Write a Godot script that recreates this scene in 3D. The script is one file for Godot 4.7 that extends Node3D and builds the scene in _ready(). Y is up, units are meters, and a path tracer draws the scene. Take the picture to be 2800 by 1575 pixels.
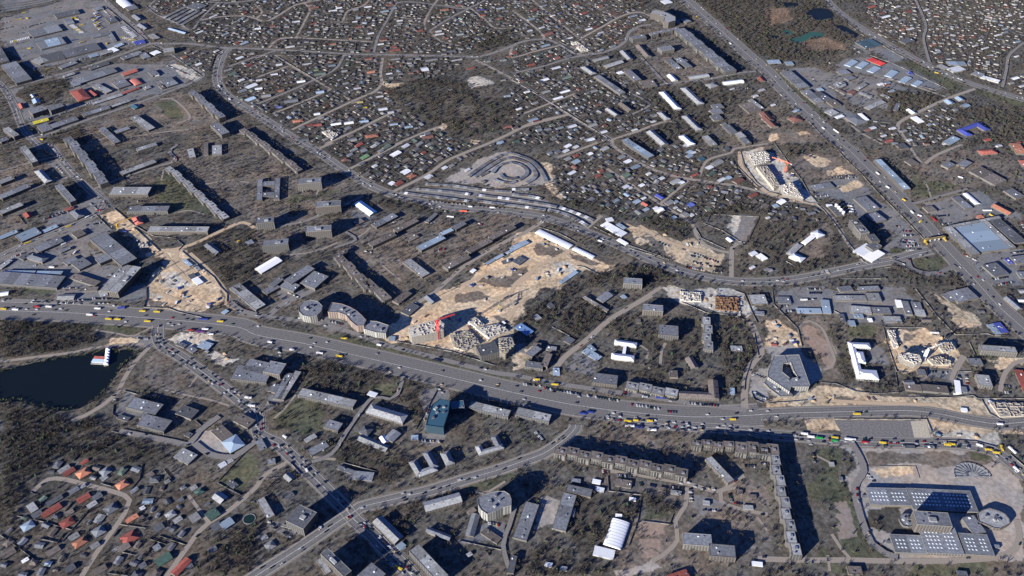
extends Node3D
# A hillside city district under a low morning sun, seen from a high aircraft-like viewpoint.
# All coordinates are metres on the ground plane (x to the north, -z to the west).

const BLOCKS = [
	["S",-390.1,-715.8,23.2,16.3,-29,2.2,"g2","pale grey flat-roofed shed beside the cobbled yard of the pyramid hall"],
	["H",-337.3,-734.4,22.2,19.4,-48.5,3.2,"lb","hall with blue-grey pyramid roof in a cobbled yard"],
	["F",-354.9,-751.2,25.3,15.5,-42.5,2.9,"k","brown flat-roofed wing joined to the pyramid-roofed hall"],
	["F",-396,-750.2,9.6,6.8,-27.7,1.9,"g3","small dark kiosk roof at the corner of the hospital yard"],
	["G",-334.2,-655.2,14.4,11,-35.4,1.9,"g2","pale grey metal shed beside the grass lawn"],
	["S",-336.6,-632.1,13,13,45,1.6,"dg","dark green flat shed at the lane fork"],
	["G",-317.7,-619.6,13.3,10.8,43.7,1.9,"lb","light blue metal-roofed house beside the round green pond"],
	["G",-353.1,-564.1,21.9,9,60.3,1.9,"r","long bright red shed roof along the village lane"],
	["S",-324.1,-674.5,12.7,7.6,-39.7,1.3,"g3","small grey shed on the edge of the lawn"],
	["G",-136.8,-609.8,38.6,12.4,-45.8,4.5,"g2","pale gabled four-storey house at the traffic junction"],
	["G",-78.8,-646.8,42.2,13.1,19,4.5,"g2","pale grey gabled house with dormers beside the rounded white tower"],
	["F",-232.9,-620.1,24.8,24,62.9,13.4,"g3","grey high-rise hotel slab at the street corner"],
	["F",-248.6,-615.2,16.6,3.3,-17.3,2.2,"g2","white-edged entrance canopy below the corner high-rise"],
	["F",-186.2,-562.1,40.2,10,-43.8,12.8,"g3","long grey high-rise at the eastern street crossing"],
	["F",-147.6,-552.2,22.2,19.7,-39.8,5.8,"g1","grey low annex behind the eastern high-rise"],
	["F",-200.9,-565.3,22.3,7.1,-52.9,1.9,"g2","low pale annex in front of the eastern high-rise"],
	["F",-88.6,-564,51.9,13.2,-48.4,9,"g2","pale grey panel block stepping away beside the street"],
	["G",-80.7,-605.1,28.4,6.3,-23.8,3.2,"g1","low grey gabled house behind the panel block"],
	["G",-43.6,-617.6,29.4,9.2,78.4,1.9,"gb","long ridged blue-grey hall beside the parking court"],
	["S",-45.4,-636.5,9.6,5.2,34.2,1.6,"k","small grey hut at the end of the ridged hall"],
	["F",-22.9,-603.6,22.9,9.2,-37.6,1.6,"k","low brown flat roof in the walled parking court"],
	["G",-167.8,-736.3,40.6,9.8,-27.3,2.2,"g2","pale long wing of the courtyard school"],
	["G",-145.9,-747.7,16,12.7,57.1,2.2,"g1","short cross wing of the courtyard school"],
	["G",-155.9,-742.1,11.1,7.4,-57.3,2.2,"w","white gable end of the courtyard school"],
	["H",-112.4,-696.3,23.6,9,-61.6,4.2,"g2","pale hip-roofed wing of the E-shaped clinic facing the lane"],
	["H",-99.4,-691.8,22.8,8.7,25.4,4.2,"g2","pale hip-roofed front range of the E-shaped clinic"],
	["H",-96.8,-708.7,26.5,8.9,-63,4.2,"g1","central wing of the E-shaped clinic"],
	["H",-76.8,-711,20.3,10.6,-66.5,4.2,"g2","end wing of the E-shaped clinic"],
	["H",-38.4,-724.2,14.7,7.2,-69.5,3.5,"g2","short wing of the pale U-shaped house"],
	["H",-24.3,-725.1,29.3,6.3,21.4,3.5,"g2","pale main range of the small U-shaped house"],
	["H",-18.2,-737.5,19.2,8,-69.1,3.5,"g1","back wing of the pale U-shaped house"],
	["F",-233.6,-728,24.7,11.7,38.8,2.2,"gb","low grey workshop with white roof lights"],
	["S",-231.3,-729.5,11.1,5.2,-60.7,1.6,"w","small white roof on the low grey workshop"],
	["S",-195.3,-695.4,22.3,5.3,-22.1,1.6,"g1","grey flat shed in the walled yard by the street"],
	["S",-173.9,-686.5,23,12,-6.7,1.6,"gb","blue-grey flat shed at the point of the walled yard"],
	["F",-278.4,-640.1,31.3,9.1,-55.7,2.9,"g2","pale flat-roofed house behind the corner high-rise"],
	["G",-260.6,-684.4,11.7,8.7,-42.4,1.9,"g2","pale square cottage inside the hedged plot"],
	["F",-286.2,-708.1,9.9,8.3,15.6,1.6,"gb","small dark house in the paved corner plot"],
	["G",-245.8,-744.2,14,6.9,41,1.9,"g2","low pale shed beside the avenue of hedges"],
	["S",-120.9,-590.6,8.3,7.4,48,1.3,"lb","pale blue kiosk beside the parked cars"],
	["S",-118.8,-745.6,8.2,7.6,2.6,1.3,"lb","sky-blue gatehouse at the glass tower yard"],
	["S",-303.8,-734,16.9,8.2,-57.3,1.6,"gb","small blue-grey garage row by the street bend"],
	["Z",128.2,-703.4,157.6,14.2,-13.2,8.6,"k","long stepped nine-storey block with brown-grey roof and white balconies",11],
	["Z",241.2,-729.5,51.4,11.1,-4.8,8.6,"k","stepped brown-grey block end nearest the tram of parked cars",4],
	["Z",288.3,-723.1,41.8,18.7,-7.4,8.6,"k","corner section of the stepped block by the traffic queue",3],
	["F",243.5,-693.4,41.2,9.5,-60.3,5.1,"g2","pale five-storey slab standing askew in the courtyard"],
	["F",15.8,-622.4,50.6,16,72.8,2.9,"gb","long grey-blue school wing beside the paved court"],
	["F",59.1,-634.8,51.4,15.8,73.2,3.2,"gb","long grey-blue school block facing the paved court"],
	["F",77.3,-663.9,29.3,11.1,-15.4,3.2,"gb","short head wing of the grey-blue school"],
	["F",68.5,-634.3,11.9,4.5,77.6,1.9,"gb","low annex on the flank of the grey-blue school"],
	["V",115.5,-606.1,36.6,20,69,2.9,"w","big white vaulted sports hall"],
	["S",99.5,-581.7,22.2,11.8,-16.4,1.9,"w","white flat-roofed shed in front of the vaulted hall"],
	["S",119.9,-630.6,7,4.1,-6.9,1.3,"w","tiny white porch behind the vaulted hall"],
	["S",98.3,-678.3,9.4,6,-14.1,1.3,"w","white container roof beside the school yard, western of two"],
	["S",101.2,-667.2,10,5.9,-16.2,1.3,"w","white container roof beside the school yard, eastern of two"],
	["S",74.7,-679.8,10.2,5.1,-7.6,1.3,"g1","grey hut behind the school head wing"],
	["S",129.5,-675.7,18.3,10.8,-12.8,1.6,"k","brown flat boiler house in the courtyard"],
	["F",201.4,-593.4,30.7,15.2,-5,9,"gb","grey tower block with a stepped plan, wider half"],
	["F",226,-579.2,27.6,15.5,-5.7,9,"gb","grey tower block with a stepped plan, narrower half"],
	["S",173.8,-667.5,7.5,5.1,-15.4,1.3,"k","brown garage among parked cars"],
	["S",188.7,-662.4,12.2,5.6,-11,1.3,"g2","pale garage beside the row of parked cars"],
	["S",262.3,-663.6,5.9,5.9,-13.8,1.3,"k","small brown hut on the courtyard path"],
	["S",267.5,-641.9,11,5.7,-4.8,1.3,"g2","grey garage roof beyond the courtyard trees"],
	["S",275.4,-657.4,8.9,4.6,-1.2,1.3,"k","brown hut beside two dark cars"],
	["S",221.1,-648.1,7.6,5.7,-8.2,1.3,"g2","green-grey pavilion by the courtyard path"],
	["S",137.8,-653.3,7.4,4.3,-11.8,1,"w","cream coloured van-sized kiosk by the school fence"],
	["S",39,-567.2,7.8,5.1,-12.1,1.3,"w","white small garage in the grove, taller of two"],
	["S",55,-562.3,7.5,5,-11.5,1.3,"g2","pale small garage in the grove"],
	["S",262.5,-568.1,11.1,5.2,-7.7,1.3,"w","white twin container at the grove edge"],
	["S",176.2,-551.4,22.3,11.7,19.2,2.6,"r","bright red metal roof at the end of the sports ground"],
	["F",0.3,-566.3,22,6.9,79.2,3.2,"g3","dark green-grey shed with white edge in the grove"],
	["Z",307.5,-643.1,139.6,12.4,87.4,8.6,"g2","very long stepped nine-storey block running down to the library park",9],
	["Z",304.9,-721.1,27.5,17.6,-6.7,8.6,"k","brown-grey corner section joining the two stepped blocks",2],
	["L",430.2,-655.5,46.6,24.6,-1.7,3.2,"gb","skylit grey reading hall of the library, western west wing"],
	["L",489.4,-650.6,72.7,30.1,-3.3,3.2,"gb","skylit grey reading hall of the library, western east wing"],
	["F",462.9,-615.6,37.5,18.6,-4.8,16,"g1","tall library tower slab rising between the skylit halls"],
	["L",431.8,-591.9,34.9,23.6,-2.6,3.2,"gb","skylit grey reading hall of the library, eastern west wing"],
	["L",468.5,-596.2,40,34.4,-2.8,3.8,"g1","skylit central hall of the library in front of the tower"],
	["L",505.5,-591.2,30.9,27.8,-4.1,3.2,"gb","skylit grey reading hall of the library, eastern east wing"],
	["F",512.5,-616.6,22.9,15.5,-77.6,3.5,"g1","plain grey link building between tower and drum of the library"],
	["S",404.9,-656.6,8.6,3.6,-2.3,1.6,"g1","small entrance porch at the library reading hall"],
	["S",413.4,-595.2,8.3,3.3,-6.9,1.6,"g1","small side porch at the eastern library hall"],
	["S",525.7,-590.1,9.6,3.9,-8.6,1.6,"g1","small loading porch at the library eastern hall"],
	["F",364.3,-559.8,15.2,9.9,-1.8,2.2,"k","brown square pump house with raised parapet on the lawn"],
	["S",479.8,-731.2,13.9,4.5,-2.7,1,"g3","dark bus shelter roof at the plaza, one of two",0,"bus shelters at the plaza"],
	["S",503.9,-731.2,12.6,4.5,-3.2,1,"g3","dark bus shelter roof at the plaza, one of two",0,"bus shelters at the plaza"],
	["S",379.1,-704.4,5.9,5.7,-0.4,1.3,"g2","pale kiosk at the end of the diagonal path"],
	["S",384.1,-682.4,6.1,3.6,86.1,1.3,"g1","grey hut beside the planted strip"],
	["S",477.1,-556.1,10.6,6.2,-6,1.6,"g3","dark hut at the eastern lawn"],
	["F",-462.5,-794.9,43,18.2,-17.3,5.1,"g1","grey hospital block north wing by the lake road"],
	["F",-455.9,-779.3,13.4,12.9,74.1,4.5,"g1","grey link between the two hospital wings"],
	["F",-441.6,-766.4,38.1,19.2,-17.6,5.1,"g1","grey hospital block south wing"],
	["F",-407.4,-786.3,24.4,16.3,-23.5,2.9,"g3","dark square house behind the hospital"],
	["S",-484.7,-777.7,16.1,6.6,-19.1,1.3,"g3","dark low garage by the hospital gate"],
	["F",-332.1,-771.9,23.8,14.7,-30.6,2.9,"k","brown flat roof at the bend of the village road"],
	["S",-416.8,-910.2,17.2,12.9,-21.5,1.6,"lb","light blue metal shed in the builders yard"],
	["S",-433.7,-902.3,15.5,8.1,-34.5,1.6,"g1","grey shed in the builders yard"],
	["S",-450.1,-911.4,15.2,6.7,-27.3,1.6,"g3","dark shed in the builders yard"],
	["G",-737.5,-1020,11.3,7.9,13.6,1.9,"w","white garage beside the avenue"],
	["G",-644.3,-1012.4,23.5,11.6,2.8,1.9,"g2","grey garage roof beside the small green"],
	["S",-594.6,-1021.6,16.5,10.4,-59.7,1.6,"g2","pale low wing of the long works"],
	["F",-615,-1029.8,20.8,8.5,3.5,2.6,"k","brown roof behind the works garages"],
	["F",-382.1,-1011.6,70,16.7,-45,3.8,"g2","long pale flat-roofed shop wing by the junction"],
	["S",-407.1,-980.2,8.2,7.3,55.5,1.3,"lb","small pale kiosk by the roundabout green"],
	["S",-557.4,-988.8,9.7,4.6,10.3,1.3,"u","small purple kiosk on the pavement"],
	["F",-311.1,-859.1,23.3,21.2,-14.7,9,"g1","grey high office roof beside the avenue, taller block"],
	["F",-340.6,-852.6,48.7,25.8,-8.7,4.5,"g1","large grey office roof with blue-white facade edge"],
	["F",-338.1,-866.9,29.8,21.1,-16.2,4.5,"g1","grey office roof behind the blue-white facade"],
	["F",-287.7,-833.4,52.5,9,75,3.2,"g2","narrow pale gallery roof beside the office"],
	["F",-295.5,-831.8,47.1,10.9,79.9,3.2,"g1","wide grey gallery roof beside the office"],
	["F",-306.1,-828.7,14.9,12.4,69.4,2.6,"g1","low pale annex of the gallery"],
	["F",-235.1,-808.9,76.7,13.4,-16.6,5.1,"g2","long pale five-storey block behind the hedged park"],
	["H",-156.5,-782.4,50.9,14.5,-21.5,4.2,"g2","pale hip-roofed mansion with a notched front"],
	["F",-220.4,-763,20.1,13.7,-21.3,4.5,"g1","grey house with a small roof well"],
	["H",-179.4,-755.9,13.6,12.5,-28.3,2.9,"g3","dark hip roof of the villa by the lane"],
	["F",-68.4,-792.5,16.1,12,10,9.6,"t","eastern blue glass wing of the glass tower",0,"","glass"],
	["F",-28.3,-789.5,53.2,12.3,-18.5,5.1,"g2","pale five-storey block beside the glass tower"],
	["S",-179,-818.8,11.8,7.2,-22.6,1.6,"w","white hall roof on the park clearing"],
	["F",-351.3,-1028.3,23,13.9,45.9,3.8,"g1","grey shop roof beside the parking court"],
	["Z",-196.6,-1024.7,58.4,15.1,-52,5.1,"k","brown stepped block end beside the excavation road",2],
	["F",-158.3,-1010.4,29.2,12.5,53.6,3.2,"k","brown low block beside the excavation road"],
	["G",-117.5,-1006.8,18.7,9.1,-51.7,2.2,"g1","small grey house by the fence of the excavation"],
	["F",-144.7,-984.9,24.5,15,56.4,1.9,"g3","grey garage row along the excavation fence"],
	["S",-164.5,-924.1,8.6,8.2,-90,1.3,"lb","pale blue site cabin at the fence"],
	["F",-32.5,-894.6,27,22.6,19.9,9.6,"g3","dark slab roof of the tower under construction"],
	["F",199,-979.8,28.7,13.3,-6.3,9,"g1","white-rimmed grey tower block on the tree slope, western of two"],
	["F",214.8,-932.3,27.3,20.8,-7.3,9,"g1","white-rimmed grey tower block on the tree slope, eastern of two"],
	["Z",268.9,-931.2,67.3,13.5,81.9,5.1,"g2","pale five-storey block with balconies beside the fenced wood",4],
	["F",121,-842.5,32.3,18,-10.1,5.1,"g1","dark flat-roofed block beside the avenue lamps"],
	["Z",179.6,-825.1,67.2,15.1,-15.3,4.5,"g2","long pale range facing the side road, western half",4],
	["G",236.1,-814.9,45.3,11.4,-3.7,3.8,"k","long pale range facing the side road, eastern half"],
	["G",259.1,-824.6,32.5,12,84.1,4.2,"k","brown cross wing closing the long pale range"],
	["H",154.6,-912.8,29.9,8.6,-11.9,2.9,"w","white snow-bright western bar of the H-shaped nursery"],
	["H",148.2,-885.9,29.7,10.2,-9.5,2.9,"w","white snow-bright eastern bar of the H-shaped nursery"],
	["S",152.1,-901.4,17,3.7,78.2,2.2,"w","white corridor joining the bars of the H-shaped nursery"],
	["F",119.9,-996.4,46,4.8,-44.3,2.9,"g2","white-fronted school wing on the wooded slope"],
	["G",133.8,-1010.8,22.1,13,45.5,2.9,"g1","grey gabled cross wing of the slope school"],
	["S",107.5,-892.4,26.2,11.1,-42.9,1.6,"lb","pale blue-white clinic roof by the dirt road"],
	["S",108.4,-905,12.8,5.2,-55.6,1.6,"lb","small blue-grey house by the dirt road"],
	["G",239.1,-875.2,20.5,10.1,-75.3,2.9,"k","grey gabled villa in the park"],
	["F",212,-853.9,12.6,10.5,86.9,2.9,"k","brown boiler house in the park"],
	["S",177,-960.7,9,6.7,89.7,1.3,"k","dark small transformer hut on the slope"],
	["S",16.9,-942.4,24.5,13,-45.3,1.6,"lb2","blue flat canopy roof beside the excavation"],
	["F",29.2,-895.7,21.2,12.1,49.1,4.5,"g1","grey southern wing of the red-trimmed court building"],
	["F",29.6,-869.2,24.3,11.4,-11.6,4.5,"g1","grey front wing of the red-trimmed court building"],
	["F",46.1,-878.8,25.7,9.3,72.5,4.5,"k","brown northern wing of the red-trimmed court building"],
	["S",34,-910.1,10.6,7.2,-12.4,2.9,"k","red-brown stair head of the court building"],
	["S",53.3,-904,13.6,8,-9.5,1.6,"g2","pale garage roof behind the court building"],
	["S",78.4,-920.4,11.6,11.6,51.9,1.6,"g3","dark shed at the dirt road bend"],
	["S",35.4,-968,11.4,8.3,-54.5,1.6,"g2","pale shed in the wooded plot"],
	["S",55.6,-993.4,11.1,8.5,-55,1.6,"g3","dark shed in the wooded plot"],
	["S",58.4,-859.6,13.6,8.3,-88.6,1.3,"lb","pale blue kiosk by the avenue crossing"],
	["S",161.6,-1012.8,8.3,6.6,-56.9,1.6,"lb","pale blue garage behind the slope school"],
	["F",354.4,-1005.8,23.9,21.2,2.3,2.9,"g2","pale roof of the walled depot, western southern one"],
	["S",350.8,-977.1,12.5,7.7,-7.6,1.6,"g1","blue-grey shed on the depot track"],
	["S",304.1,-904,15.5,9.9,-2.7,1.6,"g2","pale garage near the fenced wood"],
	["F",26.7,-780.4,43.7,13.6,-17.2,4.5,"g2","pale five-storey block facing the avenue, northern of the glass tower"],
	["S",283.6,-824,11.8,5.5,81.7,1.3,"lb","white kiosk by the school lane"],
	["H",457.1,-878.7,68.7,8.4,83.7,4.5,"w","white main range of the E-shaped school"],
	["H",471.6,-907.1,26.5,10.5,-2.9,4.5,"w","white western wing of the E-shaped school"],
	["H",465,-883.8,21.7,10.7,83.9,4.5,"w","white central wing of the E-shaped school"],
	["H",464.7,-851.3,26.3,17.2,-5.1,4.5,"w","white eastern wing of the E-shaped school"],
	["F",653.3,-896.1,46.2,11.5,-6,8.3,"g2","grey slab block with a long dark shadow by the sand lot"],
	["F",518,-829.4,20.2,11.8,-9.3,3.2,"k","grey low front of the workshop range by the road"],
	["F",545,-827,32.5,12.9,-7.4,3.2,"k","brown-pink low workshop range by the road"],
	["G",515,-837.3,12.2,11.3,3.5,2.6,"g1","grey gabled gatehouse of the workshop range"],
	["F",616.5,-877.1,17.6,12.6,-2.4,2.9,"g1","pale square roof in the fenced garden"],
	["F",612.2,-839.3,20.6,17.1,82.2,5.8,"g2","white-lined office roof at the roadside block"],
	["F",538.2,-856.9,11.6,10.6,86.4,2.9,"g1","dark workshop roof in the paved yard"],
	["S",665.2,-841.6,42.4,11,82.4,1.9,"r","large red roof at the edge of the district"],
	["S",679.2,-946,20.9,11.4,-79.9,1.6,"u","strong blue canopy roof beside the boulevard"],
	["S",669,-943.1,20.6,9.7,-77,1.6,"lb","pale blue canopy roof beside the boulevard"],
	["S",422,-982.1,34.9,10.6,-0.6,1.6,"lb","long pale blue shed in the service yard"],
	["S",448.3,-990.8,30.4,11.4,81.4,1.9,"lb","pale blue cross shed in the service yard"],
	["S",391.9,-1005.3,17.8,15,-0.7,1.6,"g1","pale blue-grey tank shed in the service yard"],
	["F",488.1,-1009.5,46.2,11.8,0.1,2.2,"g2","grey long workshop behind the service yard, western row"],
	["F",522.4,-1011.8,20,18.6,-1.7,2.2,"g2","grey workshop end behind the service yard"],
	["F",495.6,-983.9,29.2,15.5,-6.7,2.2,"g2","grey wide workshop of the walled works"],
	["F",524.2,-982,26,13.8,-2.8,2.2,"g1","grey workshop of the walled works, by the lane"],
	["F",533.8,-963.8,25.4,12.4,-3,2.2,"g2","grey workshop with a hipped end in the walled works"],
	["S",488.9,-970.6,12.8,9.2,-1.9,1.9,"lb","pale blue roof inside the walled works"],
	["S",554.7,-997.8,15.8,8.2,82.1,1.6,"w","white roof of the lane shed"],
	["F",562.8,-987.8,29.6,9.6,84.4,2.2,"g1","long grey lane shed with white end"],
	["S",578.6,-994,14.7,12.8,82.7,1.6,"g1","grey shed near the boulevard fence, western"],
	["S",578,-977.9,13.9,13.6,-4.9,1.6,"g2","grey shed near the boulevard fence, eastern"],
	["F",652.6,-1015.5,35.6,25.1,17.7,3.2,"g1","large grey flat store beside the boulevard"],
	["F",630.6,-1011.1,18.8,10.6,-69.8,2.6,"g1","grey low side wing of the flat store"],
	["S",502.7,-962.4,6.9,5.8,89.3,1.6,"w","small white cabin in the walled works"],
	["S",576.4,-831.6,23.5,6.6,74.7,1.9,"w","pale blue-grey narrow roof in the parking lot"],
	["S",582.2,-827.2,9.3,8.4,80.9,1.6,"g1","grey shed at the parking lot end"],
	["G",718.2,-998.1,27,9.6,-71.7,2.6,"g1","pale long roof at the far side of the boulevard"],
	["S",569.4,-791.4,7.8,6.3,-8.1,1.3,"w","white cabin on the earthworks"],
	["F",486.9,-1030.8,20.7,11.5,10.2,2.2,"g1","grey shed behind the service yard, back row"],
	["F",521.7,-1031.6,31.5,10,3.8,2.2,"g1","grey long shed by the wooded bog of the walled works"],
	["S",465.2,-966.1,17.1,5.6,85.1,1.9,"g3","dark shed by the works fence"],
	["S",475,-955,11.5,8.8,87.5,1.9,"lb","pale blue shed by the works corner"],
	["F",-854,-1396.9,68.9,11.1,-50.8,8.6,"g2","pale nine-storey slab beside the southern street"],
	["Z",-746.6,-1379.1,193.7,16.2,-51.7,8.6,"g1","very long grey stepped slab beside the market street",9],
	["F",-649.4,-1359.8,62.2,13.6,42,5.1,"g2","pale white-edged school range behind the grey slab"],
	["F",-657.6,-1431.9,35.8,12.7,35.8,2.9,"g2","low pale nursery roof in the bare courtyard"],
	["Z",-528.5,-1282.4,208.4,12.9,-48.5,5.1,"g2","very long pale slab crossing the bare courtyard",10],
	["F",-742.1,-1273.3,66,10.4,-48.8,8.6,"g1","grey nine-storey slab at the market crossing"],
	["H",-803.8,-1331.9,49.2,12,-48,4.5,"g2","pale hip-roofed house beside the market street"],
	["F",-638.2,-1283.4,65,21.4,-0.4,6.4,"g2","pale-roofed ribbed block in the triangle, western of three"],
	["F",-591.6,-1230,65.9,15.2,1,6.4,"g1","dark-roofed ribbed block in the triangle, central of three"],
	["F",-526.6,-1173.5,94.8,13.5,-0.4,6.4,"g2","pale-roofed long block in the triangle, eastern of three"],
	["F",-612.5,-1122,99.9,25.2,-43.3,7,"gb","big grey-blue shopping hall with white rim beside the deep trench"],
	["F",-618.4,-1100.9,23.5,18.4,42.7,5.1,"gb","low grey-blue annex of the shopping hall"],
	["F",-761,-1164.4,32.5,24.7,46.7,2.9,"lb","pale blue market hall roof"],
	["S",-733.9,-1180.8,24.1,9.4,46,1.9,"lb","narrow pale blue market shed"],
	["S",-793,-1165.4,27.3,10.1,44.3,1.9,"lb","long pale blue market strip roof"],
	["F",-718.3,-1137.8,40.4,19,45.6,3.2,"g1","grey flat shop roof along the tram street"],
	["F",-682.7,-1166.8,18.4,15.5,-43,2.6,"k","brown corner shop roof by the car park"],
	["H",-705.3,-1220.9,27,12.7,-44.5,2.9,"g1","round-fronted grey market pavilion"],
	["S",-724.4,-1237,13.1,8.1,47.9,1.6,"r","red awning strip on the market"],
	["G",-784.3,-1219,15.4,11.2,-49,2.2,"r","orange-red cottage roof in the fenced plot"],
	["F",-861.6,-1318.6,24.4,14.5,46.6,5.1,"g2","pale five-storey block end, western southern rows"],
	["F",-832.3,-1284.2,49.4,14.6,48.3,5.1,"g1","grey five-storey block of the parallel rows, central"],
	["F",-816.9,-1233.7,35.8,13.3,47.1,5.1,"g2","pale five-storey block of the parallel rows, eastern"],
	["F",-713.5,-1048.7,102.3,27.9,-6.4,4.5,"g1","huge grey works hall beside the avenue"],
	["S",-735.7,-1069,47.9,6.2,-0.7,2.9,"lb","blue lean-to roof of the works hall, southern half"],
	["S",-690,-1067.2,38.7,7.7,-0.9,2.9,"lb","blue lean-to roof of the works hall, northern half"],
	["F",-585.3,-1053.3,62.5,17.5,79.9,4.5,"g2","long pale tower slab of the works office, southern bar"],
	["F",-566.7,-1042.3,61.4,15.3,75.1,10.9,"g2","long pale tower slab of the works office, northern bar"],
	["F",-650.7,-1089.7,26,20.2,-40.2,2.9,"g1","grey square roof in the works yard"],
	["H",-722.1,-1103.8,31.1,13.4,-22.9,2.9,"g1","grey peaked roof in the works yard"],
	["F",-743.7,-1107.8,13.1,11.3,57.8,2.2,"g3","dark small roof in the works yard"],
	["F",-670,-1097.8,18.4,14.4,50.2,2.2,"g1","grey low roof of the works yard passage"],
	["S",-689,-1124.9,16.2,6.5,47.9,1.9,"gb","blue-grey canopy in the works yard"],
	["F",-631,-1050.8,49.8,12.2,-23.7,2.9,"k","brown-grey foundry roof between the works hall and office"],
	["S",-766,-1089.7,21.3,8.3,67.8,1.9,"g2","pale shed at the avenue end of the works"],
	["G",-460.9,-1126.3,32.3,10.9,-43,3.8,"g1","grey gabled block at the sandy track"],
	["S",-408.7,-1145.3,11.9,9.9,-54.5,1.6,"g1","small grey hut on the courtyard lane"],
	["F",-571.5,-1410,32.3,11.9,-67.2,2.9,"g2","pale stub wing of the bare courtyard school, southern"],
	["F",-549.3,-1423.8,41.3,8.7,-75,2.9,"k","brown corridor wing of the bare courtyard school"],
	["F",-528.7,-1421.5,33.4,17.4,-75.9,2.9,"g2","pale stub wing of the bare courtyard school, northern"],
	["S",-464.8,-1049.6,18.3,9.6,-47.5,1.6,"w","white cabin block on the metro site"],
	["S",-476.1,-1061.4,10.1,9.2,-51.9,1.6,"g3","dark cabin block on the metro site"],
	["S",-491.6,-1093.4,21.3,5.5,-44.4,1.6,"lb","pale cabins along the metro site fence, western"],
	["S",-473.9,-1081.2,16.2,5.4,-48.1,1.6,"g2","pale cabins along the metro site fence, eastern"],
	["F",-398,-1031.5,18.7,12.1,-44.8,3.8,"g1","grey shop roof at the roundabout lane"],
	["H",-601.8,-1202.8,24.5,11.7,-55.4,2.6,"r2","salmon red hip roof of the cottage beside the trench"],
	["F",-340.5,-1301.3,39.3,15.5,7.9,14.7,"g1","grey tower slab with white balcony front, westernmost of four"],
	["F",-298.1,-1232.5,40,16,6.3,14.7,"g1","grey tower slab with white balcony front beside the long lane"],
	["F",-391.3,-1186.7,27.9,15.4,9.7,14.7,"g1","grey tower slab with white balcony front at the southern lane end"],
	["F",-302.6,-1163.6,39.3,14.2,7.5,14.7,"g1","grey tower slab with white balcony front near the lane bend"],
	["F",-362.9,-1127.5,39.1,14.8,7.6,14.7,"g1","grey tower slab with white balcony front, easternmost of four"],
	["G",-239.7,-1237.2,43.8,14.5,-47.4,3.2,"lbw","bright white and pale blue gabled hall"],
	["F",-204.3,-1201.8,44.1,14.4,44.7,3.8,"g1","grey flat school annex below the white hall"],
	["F",-246.3,-1200.1,15.3,13.4,41.5,2.2,"k","brown low roof beside the white hall"],
	["F",-168.4,-1186.6,43.9,11.9,43.8,5.1,"k","brown five-storey block, western half of the first row"],
	["F",-201.8,-1149,45.3,12.7,40.3,5.1,"k","brown five-storey block, eastern half of the first row"],
	["F",-84.2,-1185.5,23.1,11.4,44.7,5.1,"gb","blue-grey five-storey block, western third of the second row"],
	["F",-102.9,-1168.6,22.7,9.5,38.2,5.1,"lb","pale blue five-storey block, central third of the second row"],
	["F",-125.3,-1139.9,47.9,13.2,41.6,5.1,"lb","pale blue five-storey block, eastern third of the second row"],
	["F",-15.3,-1167.7,49.3,11.9,41.6,5.1,"k","dark brown five-storey block, western third of the third row"],
	["F",-50,-1132,45.2,11.5,42.1,5.1,"k","dark brown five-storey block, central third of the third row"],
	["F",-83.1,-1091.5,44.5,13.2,41.6,5.1,"k","dark brown five-storey block, eastern third of the third row"],
	["F",-144,-1079.5,49.4,14.6,-48.6,2.9,"g2","pale nursery school with stepped roof"],
	["S",-156.1,-1156.1,19.7,9.7,43.6,1.9,"k","brown small roof between the rows"],
	["F",-129.9,-1211.3,28.4,7.5,60.1,2.2,"gb","blue-grey canopy with round end beside the boulevard"],
	["F",-424.2,-1291,64.1,9.8,-79.1,3.8,"g1","grey southern wing of the square courtyard school"],
	["F",-395.6,-1294.8,65.6,9.1,-80.3,3.8,"g1","grey northern wing of the square courtyard school"],
	["F",-412,-1309.3,20,14.2,7.4,3.8,"g1","grey western wing of the square courtyard school"],
	["F",-406.6,-1276.6,18.9,12.2,7.3,3.8,"g1","grey eastern wing of the square courtyard school"],
	["G",-367.2,-1086.4,38.9,16,50.5,2.9,"w","bright white gabled clubhouse"],
	["F",-315.1,-1059.6,46.7,16.5,52.7,5.8,"gb","grey-blue college wing with white parapet, long one"],
	["F",-291.4,-1048.8,33,27.5,61,4.5,"gb","grey-blue college wing with a light well"],
	["F",-346.9,-1043.2,22.7,11.1,58.9,4.5,"gb","grey-blue college wing, eastern southern"],
	["F",-325.2,-1034.5,25.7,16.5,-26.6,4.5,"gb","grey-blue college entrance block"],
	["Z",-234.2,-1065.2,91.6,15.4,-53.4,5.1,"k","brown stepped slab along the dark courtyard",5],
	["Z",-261.3,-1110,24.8,11,54.9,5.1,"k","brown stepped return of the courtyard slab",2],
	["S",-58.1,-1073.9,7.7,6.4,52.8,1.6,"w","white site cabin on the track edge"],
	["S",-26.5,-1101.8,35.3,5.4,42.5,1.6,"lb","long pale blue site cabin row beside the excavation"],
	["S",-3.2,-1121.5,13.7,5.1,46.2,1.6,"lb","short pale blue site cabin row beside the excavation"],
	["S",-8.8,-1096.5,13.8,7.4,27.6,1.6,"g3","dark site shed in the excavation"],
	["F",227.5,-1420.6,65.2,14.4,-55,5.1,"lb","pale blue five-storey block behind the lane"],
	["F",176.9,-1039.7,27.4,13.8,-6.3,9,"gb","grey tower block with a roof well beside the boulevard"],
	["V",66.1,-1155,65.8,13.4,-39.7,1.6,"w","long white arched site shed, western half"],
	["V",110.3,-1119.1,37.7,9.8,-39.7,1.6,"w","long white arched site shed, eastern half"],
	["S",161.7,-1180.3,44.2,14.6,-46,1.6,"w","white hangar roof beside the boulevard"],
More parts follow.
